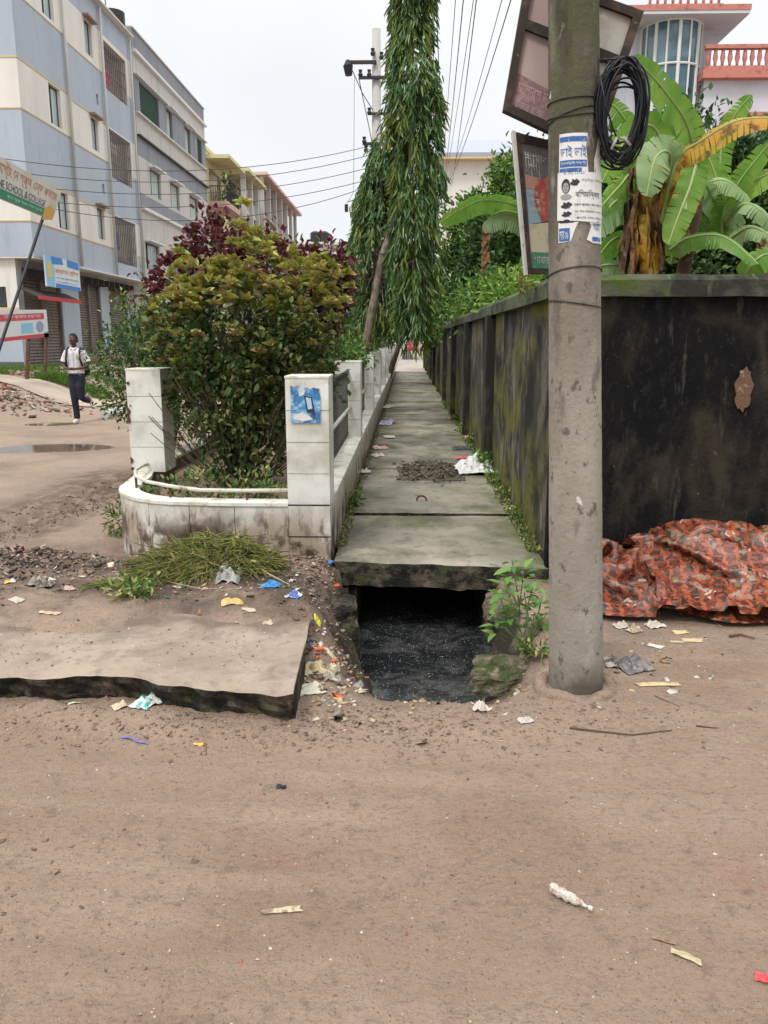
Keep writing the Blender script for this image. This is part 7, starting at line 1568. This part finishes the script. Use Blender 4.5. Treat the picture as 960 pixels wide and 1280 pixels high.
b.tube([(-.07, .02, .9), (-.06, -.04, .5), (-.055, .0, .08)], [.07, .05, .035], 10); b.tube([(.07, .02, .9), (.075, -.02, .5), (.07, .36, .42)], [.07, .05, .035], 10)
remesh(b, 'body', M_skin, boy, .008, 3)
b = B(); rings(b, [(0, .01, .93, .155, .115), (0, .01, 1.05, .15, .108), (0, .01, 1.2, .158, .11), (0, .01, 1.31, .172, .105), (0, .01, 1.37, .135, .085), (0, .005, 1.405, .062, .06)])
for sx in (-1, 1): b.tube([(sx*.14, .015, 1.335), (sx*.20, .028, 1.22), (sx*.222, .022, 1.14)], [.062, .062, .068], 12); b.tube([(sx*.055, -.03, 1.415), (sx*.045, -.075, 1.395), (sx*.02, -.092, 1.37)], [.014, .014, .012], 6)
remesh(b, 'shirt', M_shirt, boy, .01, 4)
b = B(); b.box(-.004, .004, -.108, -.104, .95, 1.36); b.build('button_placket', M_grey2, boy); b = B(); b.box(.06, .1, -.106, -.098, 1.21, 1.26); b.build('badge', plain('badge', (.35, .3, .06)), boy)
b = B(); rings(b, [(0, .01, .80, .145, .11), (0, .01, .9, .15, .112), (0, .01, .955, .14, .105)])
b.tube([(-.065, .01, .88), (-.06, -.03, .68), (-.055, -.04, .48), (-.052, -.0, .25), (-.052, .01, .085)], [.095, .085, .068, .06, .058], 12)
b.tube([(.07, .01, .88), (.07, -.05, .68), (.075, -.04, .49), (.07, .12, .44), (.068, .33, .40)], [.095, .085, .07, .062, .056], 12)
remesh(b, 'trousers', M_trou, boy, .01, 5)
def shoe(c, pit):
    b = B(); m_ = Matrix.Rotation(pit, 3, 'X')
    ps = [(0, .08, .045), (0, .04, .05), (0, -.05, .04), (0, -.13, .03), (0, -.165, .025)]; b.tube([m_@Vector(p)+Vector(c) for p in ps], [.032, .045, .045, .04, .022], 10); b.tube([m_@Vector((0, .04, .04))+Vector(c), m_@Vector((0, .03, .10))+Vector(c)], [.042, .045], 10)
    remesh(b, 'shoe', M_shoe, boy, .009, 3)
shoe((-.052, .0, 0), 0); shoe((.068, .38, .38), -1.2)
b = B(); ball(b, (-.004, .004, 1.585), (.08, .092, .09)); rings(b, [(0, .035, 1.50, .07, .05), (0, .03, 1.58, .078, .06)])
h = remesh(b, 'hair', plain('hair_black', (.008, .007, .007), .7), boy, .008, 3)
for v in h.data.vertices:
    if v.co.y < -.03 and v.co.z < 1.615: v.co.y = -.03+(v.co.y+.03)*.15; v.co.z += .0
for sx in (-1, 1):
    b = B(); ball(b, (sx*.03-.012, -.094, 1.562), (.013, .008, .007), 8); b.build('eye', plain('eye_white', (.5, .48, .45)), boy, smooth=True); b = B(); ball(b, (sx*.03-.014, -.1, 1.562), (.006, .005, .006), 8); b.build('pupil', M_black, boy, smooth=True)
b = B(); b.tube([(-.038, -.092, 1.496), (-.014, -.101, 1.494), (.012, -.092, 1.496)], [.003, .007, .003], 6); b.build('mouth', plain('lips', (.12, .04, .035)), boy, smooth=True)
bp_ = thing('backpack', 'black school backpack worn by the schoolboy', 'backpack', (0, 0, 0))
b = B(); rings(b, [(.05, .17, .86, .10, .06), (.05, .19, .95, .15, .09), (.05, .19, 1.15, .15, .09), (.04, .16, 1.33, .11, .06)]); remesh(b, 'bag', M_black, bp_, .012, 5)
for sx in (-1, 1):
    b = B(); b.tube([(sx*.12, .09, 1.36), (sx*.115, .0, 1.405), (sx*.12, -.08, 1.34), (sx*.13, -.108, 1.2), (sx*.15, -.05, 1.06), (sx*.15, .10, .98)], .02, 8); b.build('strap', M_black, bp_, smooth=True)
for o in (boy, bp_): o.location = (-6.33, 15.4, gz(-6.33, 15.4)+.012); o.rotation_euler = (0, 0, math.radians(2)); o.scale = (1.02, 1.02, 1.02)
